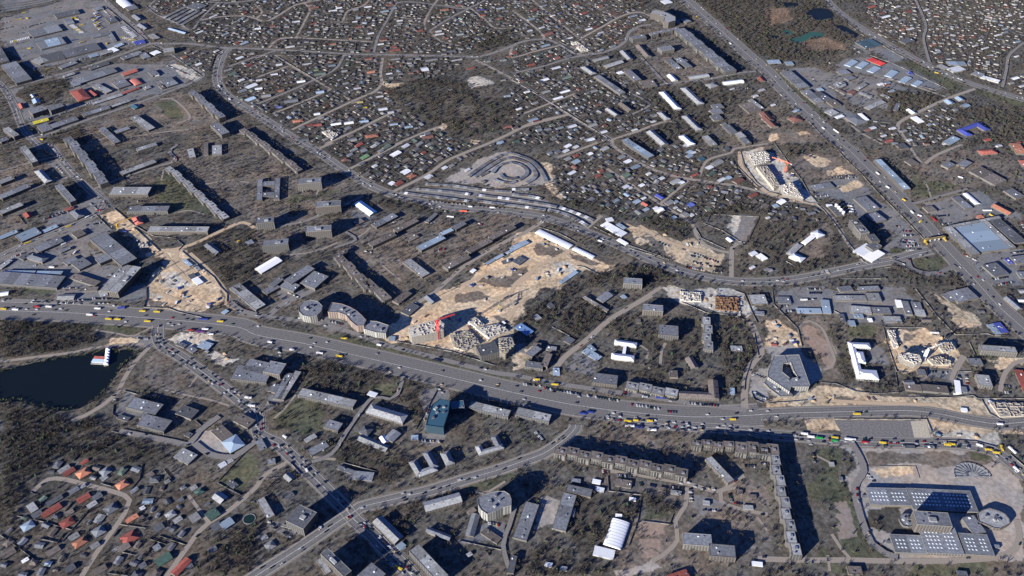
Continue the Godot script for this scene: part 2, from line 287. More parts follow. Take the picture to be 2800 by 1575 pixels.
	["S",174.4,-1188.3,16.9,7.2,-49.3,1.6,"lb","pale blue small hangar beside the boulevard"],
	["S",157.3,-1206.6,11.1,9.4,21,1.6,"w","white small roof above the hangar"],
	["S",172.5,-1146.6,18.7,6.8,-47.4,1.6,"w","white kiosk at the eastern end of the hangar"],
	["G",341.1,-1152.5,11.1,7.8,-58.8,1.6,"w","white gabled hut at the works car park"],
	["S",83.7,-1058.2,37.8,7.2,46.5,1.6,"lb","long pale blue cabin row at the end of the excavation"],
	["S",11.5,-1137,33.1,10,39,1.6,"lb","pale blue cabin row by the wooded bog of the excavation"],
	["S",11,-1098.7,17.8,14.2,51.1,1.6,"g3","grey sheds in the excavation yard"],
	["S",370.4,-1116.5,12,8,33,1.6,"w","white house roof beside the side lane"],
	["S",381.4,-1107.4,15.2,10.5,-58,1.6,"w","white house roof by the side lane end"],
	["G",246.6,-1272.7,15.6,9.5,-50.2,1.9,"u","strong blue metal roof of the lane corner house"],
	["G",219.6,-1250.6,11.3,9.3,-50.7,1.9,"r2","salmon red roof of the lane corner house"],
	["G",240.4,-1233.3,13.5,11.7,31.6,1.9,"w","white roof of the lane house"],
	["F",653.1,-1337.4,97.5,13.5,-77.7,5.1,"lb","pale blue five-storey slab beside the boulevard"],
	["F",584,-1252,37.7,24.2,-71.2,2.6,"g1","grey flat showroom roof beside the boulevard"],
	["F",586,-1209.8,25.6,23.4,-64.8,3.5,"g1","pale grey head block of the slab office"],
	["F",544.5,-1183.8,16.2,13.3,-75.2,12.8,"g3","dark panel roof of the stepped office, westernmost"],
	["F",548.1,-1164,20.5,15,-76.6,12.8,"g3","dark panel roof of the stepped office, second"],
	["F",560.9,-1145.9,18.7,13.4,-78.7,9.6,"g3","dark panel roof of the stepped office, third"],
	["F",557.5,-1129.5,20.7,14.8,31.9,6.4,"g3","dark panel roof of the stepped office, easternmost"],
	["S",548,-1117.8,34.9,32.8,-52.3,2.6,"w","white terrace roof below the stepped office"],
	["F",526.1,-1304.2,36.1,16.7,15.6,1.9,"g1","grey flat store beside the car park"],
	["S",522,-1247.1,9.6,5.1,2.3,1.6,"w","white ridge of the small dark shed"],
	["F",527.1,-1231.2,27.7,10.2,-74.9,1.9,"g3","dark shed beside the row of silos"],
	["G",445.2,-1257.1,12.9,10.3,38.6,2.2,"w","white gabled house by the sandy track"],
	["S",433.6,-1246,8.9,8.5,25.4,1.6,"lb","pale blue shed by the sandy track"],
	["H",481.6,-1165.7,15.3,15.3,-59.5,2.9,"w","white hip roof at the head of the villa school"],
	["H",464.4,-1151.8,33.7,7.6,44.5,2.9,"w","white long wing of the villa school"],
	["H",435.6,-1126,36,9.4,47.9,2.9,"g2","pale long wing of the villa school"],
	["H",434.4,-1105.1,20.3,14.7,-41.8,2.9,"w","white hip roof at the foot of the villa school"],
	["F",734.4,-1158,74.7,54.4,-79.4,3.2,"lb","broad blue and white striped roof of the hypermarket"],
	["F",765,-1165.1,76.2,10.1,-77.8,3.8,"g2","pale beam roof across the hypermarket"],
	["F",783.1,-1173.8,65.5,20.9,-76,3.2,"g3","dark roof bay of the hypermarket"],
	["F",699.6,-1147,74.8,15.4,-76.6,4.5,"g2","grey front range of the hypermarket"],
	["F",741,-1196.8,95,6.4,16.6,4.2,"g2","grey back range of the hypermarket"],
	["V",763.8,-1267.6,31.8,9.8,-74.6,1.9,"w","white arched shed behind the filling station"],
	["F",743.5,-1255.1,36,14.9,-74.2,1.9,"g1","grey long shed behind the filling station"],
	["F",683.1,-1235.7,17.1,15.8,14.5,2.2,"k","brown-rimmed roof on the boulevard corner"],
	["G",800.9,-1234.9,30.7,14.2,-55.3,2.6,"o","bright orange-red long roof beside the bus yard"],
	["S",756.2,-1214.6,11.7,8.5,15.3,1.6,"o","orange canopy strip beside the bus yard"],
	["F",839.5,-1280.7,26.5,19.9,-65.6,2.9,"g1","grey garage hall at the northern outskirts"],
	["H",848.8,-1414.2,31.3,15.4,11.7,2.9,"r2","salmon red hip roof with a notched front"],
	["F",762.8,-1370.6,21.5,15,35.5,2.9,"g1","grey flat pavilion, southern of a pair"],
	["F",792.7,-1374.7,26.8,15.6,39.5,2.9,"g1","grey flat pavilion, northern of a pair"],
	["F",817.4,-1334.8,52.4,30.5,-59,3.2,"k","brown flat hall with a long dark roof light"],
	["F",909.2,-1426.4,35.7,19.2,87.2,2.6,"o","large orange-red striped roof at the northern outskirts"],
	["S",897.7,-1377.5,19.6,11.8,85.8,1.9,"r2","small red roof at the northern outskirts"],
	["S",702.5,-1380.8,17.6,17.3,-64.1,1.9,"k","brown roof beside the garden lane"],
	["F",703.5,-1434.6,17.6,17.3,-74.4,2.6,"g3","dark roof by the garden lane"],
	["F",724.2,-1074.8,29.2,25.5,-72.9,2.9,"g3","dark square roof below the hypermarket"],
	["F",773.5,-1100.1,27,17.4,11.8,2.9,"g1","grey hall below the hypermarket"],
	["S",754.3,-1096.5,13.1,8,-75.6,1.6,"u","strong blue awning below the hypermarket"],
	["S",759.6,-1063.7,14.4,11.5,-88.2,1.9,"g1","grey shed at the northern outskirts"],
	["Z",-587.2,-1582.1,137.3,15.1,-51.3,8.6,"g1","long grey stepped slab beside the curved boulevard",6],
	["F",-538.3,-1487.6,47.6,16.3,-51.5,8.6,"g1","grey tower slab at the boulevard lane"],
	["F",-738.4,-1472,72.5,11.8,-48.3,3.8,"gb","blue-grey southern wing of the H-shaped school"],
	["F",-691.9,-1518.6,70.8,14.3,-44.7,3.8,"g2","pale northern wing of the H-shaped school"],
	["F",-721.7,-1492.6,26.3,12.6,40.4,2.9,"gb","blue-grey central corridor of the H-shaped school"],
	["F",-868.3,-1501.3,33.4,19,-49.6,3.2,"g1","white-edged grey head of the shopping arcade"],
	["F",-840.3,-1520.1,50.8,18.3,42.2,3.2,"g1","white-edged grey range of the shopping arcade, eastern"],
	["F",-795.1,-1564.4,51.9,15.4,40,3.2,"g1","white-edged grey range of the shopping arcade, central"],
	["F",-757.9,-1594.2,36.1,8.4,42.5,3.2,"g2","white-edged grey range of the shopping arcade, western"],
	["S",-886.7,-1527.5,26.8,11.8,34.9,1.9,"y","bright yellow long shop roof"],
	["F",-902.6,-1556.4,25.9,20,44.5,9.6,"g1","oval grey tower, southern of a pair"],
	["F",-872.3,-1568.7,26.7,17.7,44.2,9.6,"g1","oval grey tower, northern of a pair"],
	["F",-849.2,-1712.8,83.8,26.4,43.1,2.9,"gb","long blue-grey flat factory roof"],
	["S",-877.7,-1679.5,24.5,13.5,-51.9,2.9,"gb","blue-grey rimmed end bay of the factory"],
	["S",-904.8,-1717.6,22.8,9.4,43.8,2.6,"g2","white-rimmed low factory bay"],
	["G",-785.4,-1729.6,30.9,15,45.1,2.2,"r2","red metal roof of the long shed, westernmost"],
	["V",-758.2,-1688.3,30,16.3,-50.9,2.6,"r2","red vaulted shed roof"],
	["H",-848.2,-1627.9,52.2,24.3,-51,4.5,"r","big red hip roof with one white slope"],
	["G",-825.6,-1638.5,28.4,11.5,-46.3,2.6,"r","small red gabled roof beside the big red one"],
	["S",-757,-1650.7,34.7,8,45.3,1.6,"r","narrow red strip roof"],
	["S",-791.1,-1615,58.5,10.3,41.1,1.9,"g2","narrow white-grey strip roof"],
	["F",-816.4,-1658.2,50.7,14.6,-38.2,2.6,"g2","pale flat workshop between red roofs"],
	["F",-784.9,-1678.6,35.2,26.1,-48.1,2.6,"g1","grey square workshop between red roofs"],
	["F",-691.4,-1686.7,39.4,23.4,-50.2,2.6,"gb","grey-blue flat warehouse beside the street"],
	["S",-701.5,-1667.9,23.2,7.6,-50.1,1.9,"k","brown small roof beside the warehouse"],
	["F",-734.4,-1726,25,15.1,-49.3,2.6,"g1","grey small workshop cluster"],
	["S",-726.8,-1720.1,12.3,7.9,-58.7,1.6,"w","white small roof in the workshop cluster"],
	["S",-728.5,-1663.1,13.2,11.2,47.4,1.6,"g2","pale small roof by the street"],
	["F",-1013.9,-1723.5,105.8,30.5,-50.8,5.8,"g1","grey L-shaped office at the southern street"],
	["F",-1079.7,-1805.5,81.4,14.6,-55.6,5.8,"g3","dark office block at the southern outskirts"],
	["F",-989.7,-1783.7,31.6,21.5,-33.4,2.9,"g2","white-fronted low hall in the depot"],
	["F",-970,-1800.4,42.9,42.4,-57.2,2.9,"g3","dark low hall in the depot"],
	["F",-921.8,-1833.3,73.5,40.9,36.1,2.9,"g3","long dark ridged hall of the depot"],
	["F",-1000,-1869.4,52.3,43.9,36.4,2.9,"gb","grey hall with light blue roof bay in the depot"],
	["S",-997.6,-1872.9,40.6,26.5,-57.1,3,"lb","light blue roof bay of the depot hall"],
	["F",-1037.7,-1933,63.2,42.8,37.9,2.9,"gb","long blue-grey workshop of the depot"],
	["S",-1004.9,-1985.1,35.1,16.5,-56.1,2.6,"gb","blue-grey square shed of the depot"],
	["F",-1025.3,-2027.2,51.2,29,34.9,2.9,"g3","dark western hall of the depot"],
	["F",-908.6,-1913.8,35.4,19.4,31.8,2.2,"g1","grey open canopy of the depot"],
	["S",-880.8,-1905,60.1,8.3,-58.8,1.9,"gb","blue-grey end roof of the depot canopy"],
	["F",-912.2,-1995.5,35.4,19.1,-52.7,2.2,"g3","dark small hall of the depot"],
	["S",-810,-1874.6,21.7,21.4,-59.6,1.9,"u","strong blue roof at the depot corner"],
	["S",-886.7,-1809.6,17.5,14.8,39.8,1.9,"lb","pale blue roof on the depot street"],
	["S",-849.8,-1860.7,18,12.8,57.6,1.9,"lb","pale blue raised roof on the depot street"],
	["S",-854.5,-1837.6,23.2,13.5,-39.3,1.9,"w","white roof on the depot street"],
	["F",-865.4,-1821.6,27.7,13.6,44.4,2.2,"g2","grey low range on the depot street"],
	["V",-912.6,-2089.8,52.9,23.8,-51.9,3.8,"w","long white vaulted hall beside the railway yard"],
	["F",-889.2,-2064,33.2,23.6,-52.3,2.9,"g1","grey front block of the white vaulted hall"],
	["F",-964.4,-2058.9,21.9,19.2,-47,2.2,"g1","grey roof above the depot"],
	["F",-924.8,-1765.1,36,17.2,49.8,2.2,"gb","blue-grey roof near the railway strip"],
	["F",-857.7,-1760,40.7,13.2,43.7,1.9,"g3","dark long roof near the railway strip"],
	["F",-805.7,-1809.6,43.6,19.1,44.5,2.2,"g1","grey range at the paved yard"],
	["F",-778.7,-1808.9,30.1,15.2,-52.3,2.2,"g1","grey cross range at the paved yard"],
	["S",-760.3,-1823.6,17.6,17.1,-37.6,1.6,"w","white roof at the paved yard"],
	["F",-732.1,-1826.7,22.5,18.6,20.6,6.4,"g2","white-edged tower block at the far crossing"],
	["G",-827.5,-1957.1,35.5,14,-46.8,2.2,"g1","grey gabled shed on the lane, eastern"],
	["G",-856.3,-2007.4,34.7,14.4,-49.4,2.2,"gb","grey gabled shed on the lane, western"],
	["F",-787.4,-1904.1,33.4,13,-47.1,2.2,"g2","grey shed on the lane corner"],
	["F",-918.5,-1475.8,44,10.5,-41.8,8.3,"g2","white-faced tower slab at the southern crossing"],
	["F",-923.6,-1453.4,14.6,14.6,-44.8,5.1,"g1","grey block end at the southern outskirts"],
	["G",-947.4,-1586.5,23.4,9.3,-56.2,1.9,"r2","salmon red small roof by the southern street"],
	["G",-927.1,-1606.2,19.7,13.1,-57.3,1.9,"lb","pale blue house roof by the southern street"],
	["G",-725.2,-1584,15.7,14.8,-43.4,1.9,"t","teal house roof beside the arcade"],
	["G",-943.1,-1628.3,15.4,5.9,-51.8,1.9,"w","small white roof in the bushes"],
	["F",-739.9,-2073,37.6,32.7,-33.8,1.9,"g3","brown-topped garage cooperative, westernmost row"],
	["M",-780.4,-2040.3,70.4,8.6,62.6,1.3,"gm","row of grey lock-up garages beside the ravine lane",10,"lock-up garage rows by the ravine"],
	["M",-767.6,-2031.7,72.9,8.5,64.1,1.3,"gm","row of grey lock-up garages beside the ravine lane",10,"lock-up garage rows by the ravine"],
	["M",-754.9,-2023.2,75.3,8.5,65.5,1.3,"gm","row of grey lock-up garages beside the ravine lane",10,"lock-up garage rows by the ravine"],
	["M",-742.2,-2014.7,77.8,8.4,66.7,1.3,"gm","row of grey lock-up garages beside the ravine lane",10,"lock-up garage rows by the ravine"],
	["M",-729.7,-2006.4,80.4,8.4,67.8,1.3,"gm","row of grey lock-up garages beside the ravine lane",10,"lock-up garage rows by the ravine"],
	["G",-745.1,-1935.8,52.5,9.1,-30.2,1.6,"lb","pale blue long strip roof below the garage rows"],
	["Z",408.6,-1826.2,221.9,27.8,-70.2,8.6,"g1","long grey stepped slab beside the western boulevard",10],
	["Z",336.8,-1918.4,74.9,11.8,25.2,8.6,"g1","grey stepped return of the boulevard slab",4],
	["F",275.1,-1887.8,33.7,15.7,21.8,8.3,"g1","grey tower at the corner of the boulevard estate"],
	["F",328.6,-1830.5,30.5,18.9,20.9,8.3,"g1","grey tower inside the boulevard estate"],
	["F",335.9,-1764.8,47.7,15.8,-69,3.8,"gb","blue-grey southern bar of the estate school"],
	["F",357.7,-1771.8,48.5,14.2,-66.9,3.8,"gb","blue-grey northern bar of the estate school"],
	["F",350.2,-1775.9,37,9.8,27.7,3.2,"gb","blue-grey cross bar of the estate school"],
	["S",365.6,-2100.4,21.6,20.8,-62.2,1.6,"w","pale blue filling station roof by the wooded bog"],
	["G",280.5,-1828.8,58.2,12.7,-74.1,3.8,"k","pinkish gabled block in the estate edge"],
	["G",242,-1806.8,42.6,13,-72.5,3.8,"g2","pale gabled block in the estate edge"],
	["G",187,-1789.6,34.3,11.2,28.7,3.8,"g2","pale long gabled block near the curve, western"],
	["G",211.6,-1764.7,45.3,12.3,35.2,3.8,"g2","pale ribbed gabled block near the curve, eastern"],
	["H",157.3,-1736.3,39.6,13.8,-60.1,3.8,"g2","pale hip-roofed block by the lane"],
	["F",195.2,-1672.3,88.6,13.5,-59,4.5,"gb","long ribbed blue-grey block"],
	["F",245.3,-1710.9,48.3,15.2,-68.2,5.1,"g1","grey five-storey block behind the ribbed block"],
	["F",273.9,-1679.1,29.4,28.4,12.5,2.6,"k","brown flat store with a low wall"],
	["H",307.6,-1606.2,74.7,13.3,-72.7,3.8,"w","bright white hip-roofed block"],
	["H",353.4,-1625.1,71.8,15,-71.1,3.8,"g2","pale hip-roofed block next to the white one"],
	["H",336.9,-1518,58,13.6,-70.8,3.8,"g2","pale hip-roofed block below the white one"],
	["G",219.6,-1580.5,34.9,12.4,-60.6,3.8,"k","brown gabled block in the lane court, northern"],
	["G",191.3,-1559.7,31.6,10.6,-58.3,3.8,"g2","pale gabled block in the lane court, southern"],
	["H",287.8,-1545.2,31,12.1,-67.1,3.5,"g2","small pale hip-roofed house in the trees"],
	["F",212,-1445.3,27.4,13.1,-60,4.5,"lb","pale blue block end at the lane"],
	["G",264.8,-1461,52.5,14.6,-65.7,4.5,"g2","long pale gabled block at the lane foot"],
	["H",318,-1454.3,35.5,13.3,-66.5,3.8,"w","white hip-roofed block at the lane foot"],
	["F",359.2,-1452,35.2,11.4,-69.6,4.5,"g2","grey block end at the lane foot"],
	["F",396,-1584.2,21.6,17.6,17.4,2.9,"g1","grey three-part pavilion, western"],
	["F",391.1,-1563.9,21.8,18.5,16.4,2.9,"g1","grey three-part pavilion, central"],
	["F",386.9,-1539.6,19.9,19.8,-74,2.9,"g1","grey three-part pavilion, eastern"],
	["F",458.4,-1578.9,36.9,27.5,-68.9,2.6,"k","brown flat hall beside the boulevard"],
	["F",472.9,-1593.4,41.2,9.5,-67.6,2.6,"g2","pale side range of the brown hall"],
	["G",482.3,-1543.4,32.4,15.1,-76.4,3.2,"rb","orange-brick roof range beside the boulevard, western"],
	["F",403.6,-1491.9,33.4,13.8,-71.1,5.1,"g1","grey stepped block, western part"],
	["F",418.5,-1470.9,20,13.5,-71.1,5.1,"g2","grey stepped block, central part"],
	["F",422.9,-1449.5,21.3,13.5,-68.2,5.1,"gb","grey stepped block, eastern part"],
	["G",379.9,-1709.7,42.4,14.7,17.6,2.9,"g2","pale long house by the estate road"],
	["G",445.2,-1684.9,42.6,13.3,13.9,2.9,"w","pale long arched-roof house by the estate road"],
	["H",400.9,-1672,21,18.1,27.3,2.6,"g2","pale hip house by the estate road"],
	["G",325.9,-1704.8,26.3,12.2,-71.5,2.6,"w","white gabled house at the estate lane"],
	["S",222.2,-1729,12.4,9.8,28.6,1.9,"w","white flat garage at the estate lane"],
	["G",505.5,-1698.9,17.7,10.9,-78.3,1.9,"r","orange-red kiosk beside the boulevard"],
	["F",394.5,-1986.2,21.1,15.4,-57,3.8,"g1","grey annex beside the curved high-rise"],
	["S",773.6,-1867,44.1,35.8,23.6,2.2,"t2","dark teal flat market roof beside the highway"],
	["V",708.8,-1773.4,34.2,15.6,46.5,1.9,"lb","light blue arched tent hall, first of six"],
	["V",729.3,-1765.3,34.4,15,47.6,1.9,"lb","light blue arched tent hall, second of six"],
	["V",747.5,-1744.4,32.1,15.6,44.6,1.9,"lb","light blue arched tent hall, third of six"],
	["V",777.5,-1724.5,34.7,16.2,48.9,1.9,"lb","light blue arched tent hall, fourth of six"],
	["V",796.6,-1697.8,34.2,14.3,47,1.9,"lb","light blue arched tent hall, fifth of six"],
	["V",815.2,-1681.9,28.7,12.8,44.4,1.9,"lb","light blue arched tent hall, sixth of six"],
	["S",762.7,-1779.6,34.6,17.9,-52.5,1.9,"r3","bright red flat roof among the tent halls"],
	["F",571.7,-1695,73.5,24.6,-73.9,3.8,"g1","long grey factory block beside the boulevard, western"],
	["F",589,-1623.5,54.6,20.3,-71.8,3.2,"gb","long grey-blue factory block beside the boulevard, eastern"],
	["F",609.5,-1624.4,38.5,18.2,-64.9,2.9,"g3","dark flat roof behind the eastern factory block"],
	["S",613.6,-1655,11.9,10.3,-69.4,1.9,"lb","pale blue and orange small roof behind the factory"],
	["F",623.9,-1597.9,24.7,19.7,-69.9,2.6,"k","brown low roof behind the factory"],
	["H",649.2,-1532.1,31.6,27.8,-64.6,2.6,"g1","grey hip-roofed hall with a white strip"],
	["S",665.5,-1542.6,26.8,8,-74.5,2.6,"w","white strip roof beside the hip-roofed hall"],
	["S",621.6,-1545.3,17.9,7.7,29.1,1.6,"w","white kiosk beside the boulevard"],
	["G",483.4,-1522,40.8,14.1,-72.1,3.2,"rb","orange-brick roof range beside the boulevard, eastern"],
	["H",533.9,-1533.4,20,19.8,24.5,2.9,"rb","brick-red hip roof beside the boulevard"],
	["H",851.7,-1503.5,58.7,10,29.5,2.9,"u","strong blue roof of the walled villa, back wing"],
	["H",874.8,-1505.1,30.4,14,-65.9,2.9,"u","strong blue roof of the walled villa, northern wing"],
	["H",834.6,-1483.6,25.4,14.4,-67.8,2.9,"u","strong blue roof of the walled villa, southern wing"],
	["F",928.2,-1771.5,38.1,17.6,-2.6,2.2,"lb","pale blue triangular filling station canopy"],
	["F",917.5,-1744.3,33.4,20.6,24.1,2.2,"w","white forecourt roof of the filling station"],
	["F",953.8,-1722.1,21.2,19.1,-46.6,2.6,"gb","grey-blue flat block beside the highway"],
	["F",969.8,-1699.8,36,12.3,-39.5,2.6,"w","white-fronted long store beside the highway"],
	["F",860.2,-1879.2,30.1,18.2,30,3.8,"g3","dark grey block beside the garden road"],
	["S",648.3,-1654.6,41.7,7.5,-59.4,1.9,"k","dark narrow roof below the round gasholder"],
	["F",680.9,-1730.1,23.6,19.8,20.3,2.2,"g1","grey workshop above the round gasholder"],
	["F",686.8,-1704.3,21.4,14.9,34.9,2.2,"g1","pale workshop beside the round gasholder"],
	["F",698.1,-1666.7,35.8,10.3,43.5,2.2,"g2","grey long workshop below the gasholder"],
	["S",672.3,-1642.9,17.1,12.6,47.9,1.9,"rb","red-brown shed below the gasholder"],
	["F",703.5,-1591.6,51.2,13,35.6,1.9,"g2","pale bent workshop range"],
	["F",742.7,-1583.5,31.7,9.2,62.5,1.9,"g1","grey narrow workshop by the wood"],
	["S",696.5,-1631.5,27.7,5.8,-53,1.6,"g2","thin pale garage row by the wood, western"],
	["S",734.5,-1627.3,21.4,7.5,-58.2,1.6,"g2","thin pale garage row by the wood, eastern"],
	["G",850.4,-1602,16.3,15.2,-75.4,2.2,"lb","pale blue cottage roof at the wood edge, southern of three"],
	["G",876,-1615.3,14.7,14,-71.5,2.2,"lb","pale blue cottage roof at the wood edge, western of three"],
	["G",875.6,-1586.9,16.8,11.6,33.9,2.2,"lb","pale blue cottage roof at the wood edge, eastern of three"],
	["S",764.9,-1533.2,22.7,13.5,-69.9,1.9,"w","white flat house roof by the bent lane"],
	["G",764.1,-1564.6,17.7,10.5,-67.6,2.2,"w","white gabled house by the bent lane"],
	["F",800.3,-1455.2,34.5,15.9,38.8,2.6,"lb","pale blue hall below the blue villa"],
	["S",610.9,-1561.7,20.3,18.1,32.9,1.9,"g2","grey sheds by the factory yard"],
	["S",548.8,-1779.8,26.5,16.6,4.2,1.9,"lb","pale blue roof at the boulevard junction"],
	["S",579.3,-1772.1,15.8,15.2,7.6,1.9,"lb","small pale blue roof at the boulevard junction"],
	["S",816.2,-1727.2,14.1,9.5,-79.9,1.6,"u","blue kiosk by the tent halls"],
	["F",894.4,-1755.8,21.4,13.7,-59.6,2.2,"g2","grey shed at the filling station"],
	["Z",-432.1,-1420.4,196.6,13.3,-47.2,5.1,"k","long brown stepped slab with a dark courtyard beside the curved boulevard",9],
]
const OUTLINES = [
	["F",14.4,"g1",[-38.4,-642.9,-34.7,-648.5,-26.8,-651.2,-16.7,-654,-8.8,-654,-3.2,-649.8,-0.9,-642.9,-0.9,-634.7,-9.8,-632,-18.6,-626.6,-27.4,-622.6,-34.1,-627.9,-37.7,-634.7],"white rounded tower block with grey roof above the lane","white",[]],
	["F",2.9,"g1",[435.2,-629.8,440.9,-631.8,446.2,-631.1,449.3,-627.1,449.3,-621.1,445.5,-615.8,439.5,-614.4,434.4,-615.8,432.6,-620.4,432.7,-625.8],"small stepped drum pavilion of the library","",[]],
	["F",4.2,"g2",[522.1,-631.5,529.3,-635.6,538.2,-638.4,547.8,-634.3,552.8,-630.2,554.5,-623.5,553.3,-618.1,547.5,-614.8,539.2,-610.9,532.1,-612.2,525.1,-616.8,519.5,-619.5],"large stepped auditorium drum of the library","",[]],
	["F",13.4,"t",[-99.3,-788.9,-90,-799.1,-77.8,-794,-78.7,-775.4,-83.4,-750.8,-104.9,-754.9,-103,-770.4],"dark blue glass tower beside the avenue","glass",[]],
	["F",11.5,"g1",[-300.6,-978.5,-296.9,-989.4,-287.7,-993.8,-275.8,-990.5,-267.9,-980.7,-267.6,-969.9,-272.3,-960.4,-281.5,-957.2,-291.7,-960.4,-298.8,-968.9],"oval grey apartment tower at the bend of the curved complex","white",[]],
	["F",11.5,"g1",[-255.7,-988.3,-241.1,-985,-228.9,-978.5,-217.9,-969.9,-209.7,-960.4,-202.1,-949.9,-204.3,-939.5,-213.8,-938.5,-223.4,-948.8,-232.1,-961.4,-242.6,-966.7,-258.1,-967.8],"curved grey apartment complex with cream arcade","cream",[]],
	["F",9.6,"g1",[-199,-951,-187.8,-949.9,-170.4,-941.6,-172.7,-925.3,-186.6,-927.3,-203.9,-934.4],"end block of the curved grey apartment complex","white",[]],
	["F",7.7,"gb",[349,-883,382.7,-884.9,383,-828.4,381.1,-825.7,358,-825.7,354.1,-816.8,332.3,-842.8,334.5,-852.9],"big grey polygonal office building with an inner court","white",[357.5,-867.8,368.6,-870.6,368.8,-854.7,371.1,-842.8,360.8,-840.1,352.7,-852.9]],
	["F",3.2,"gb",[333.9,-846.4,355.9,-821.2,358.7,-814.1,342,-813.3,332.2,-826.5,326.8,-837.3],"low grey apron wing of the polygonal office","",[]],
	["F",14.7,"g2",[318.7,-2013.5,330.8,-2019.2,353.6,-2002.2,368.7,-1979.9,366,-1960.6,348.9,-1949.7,338.5,-1955.1,343.2,-1974.3,330.3,-1996.6,315.1,-2002.2],"pale curved high-rise beside the western boulevard","",[]],
	["F",1.9,"g2",[641.5,-1674.8,653.1,-1687.9,665.7,-1690.1,671.3,-1681.3,669.3,-1670.5,657.9,-1661.9,645.4,-1659.8],"round pale roof of the old gasholder","",[]],
]
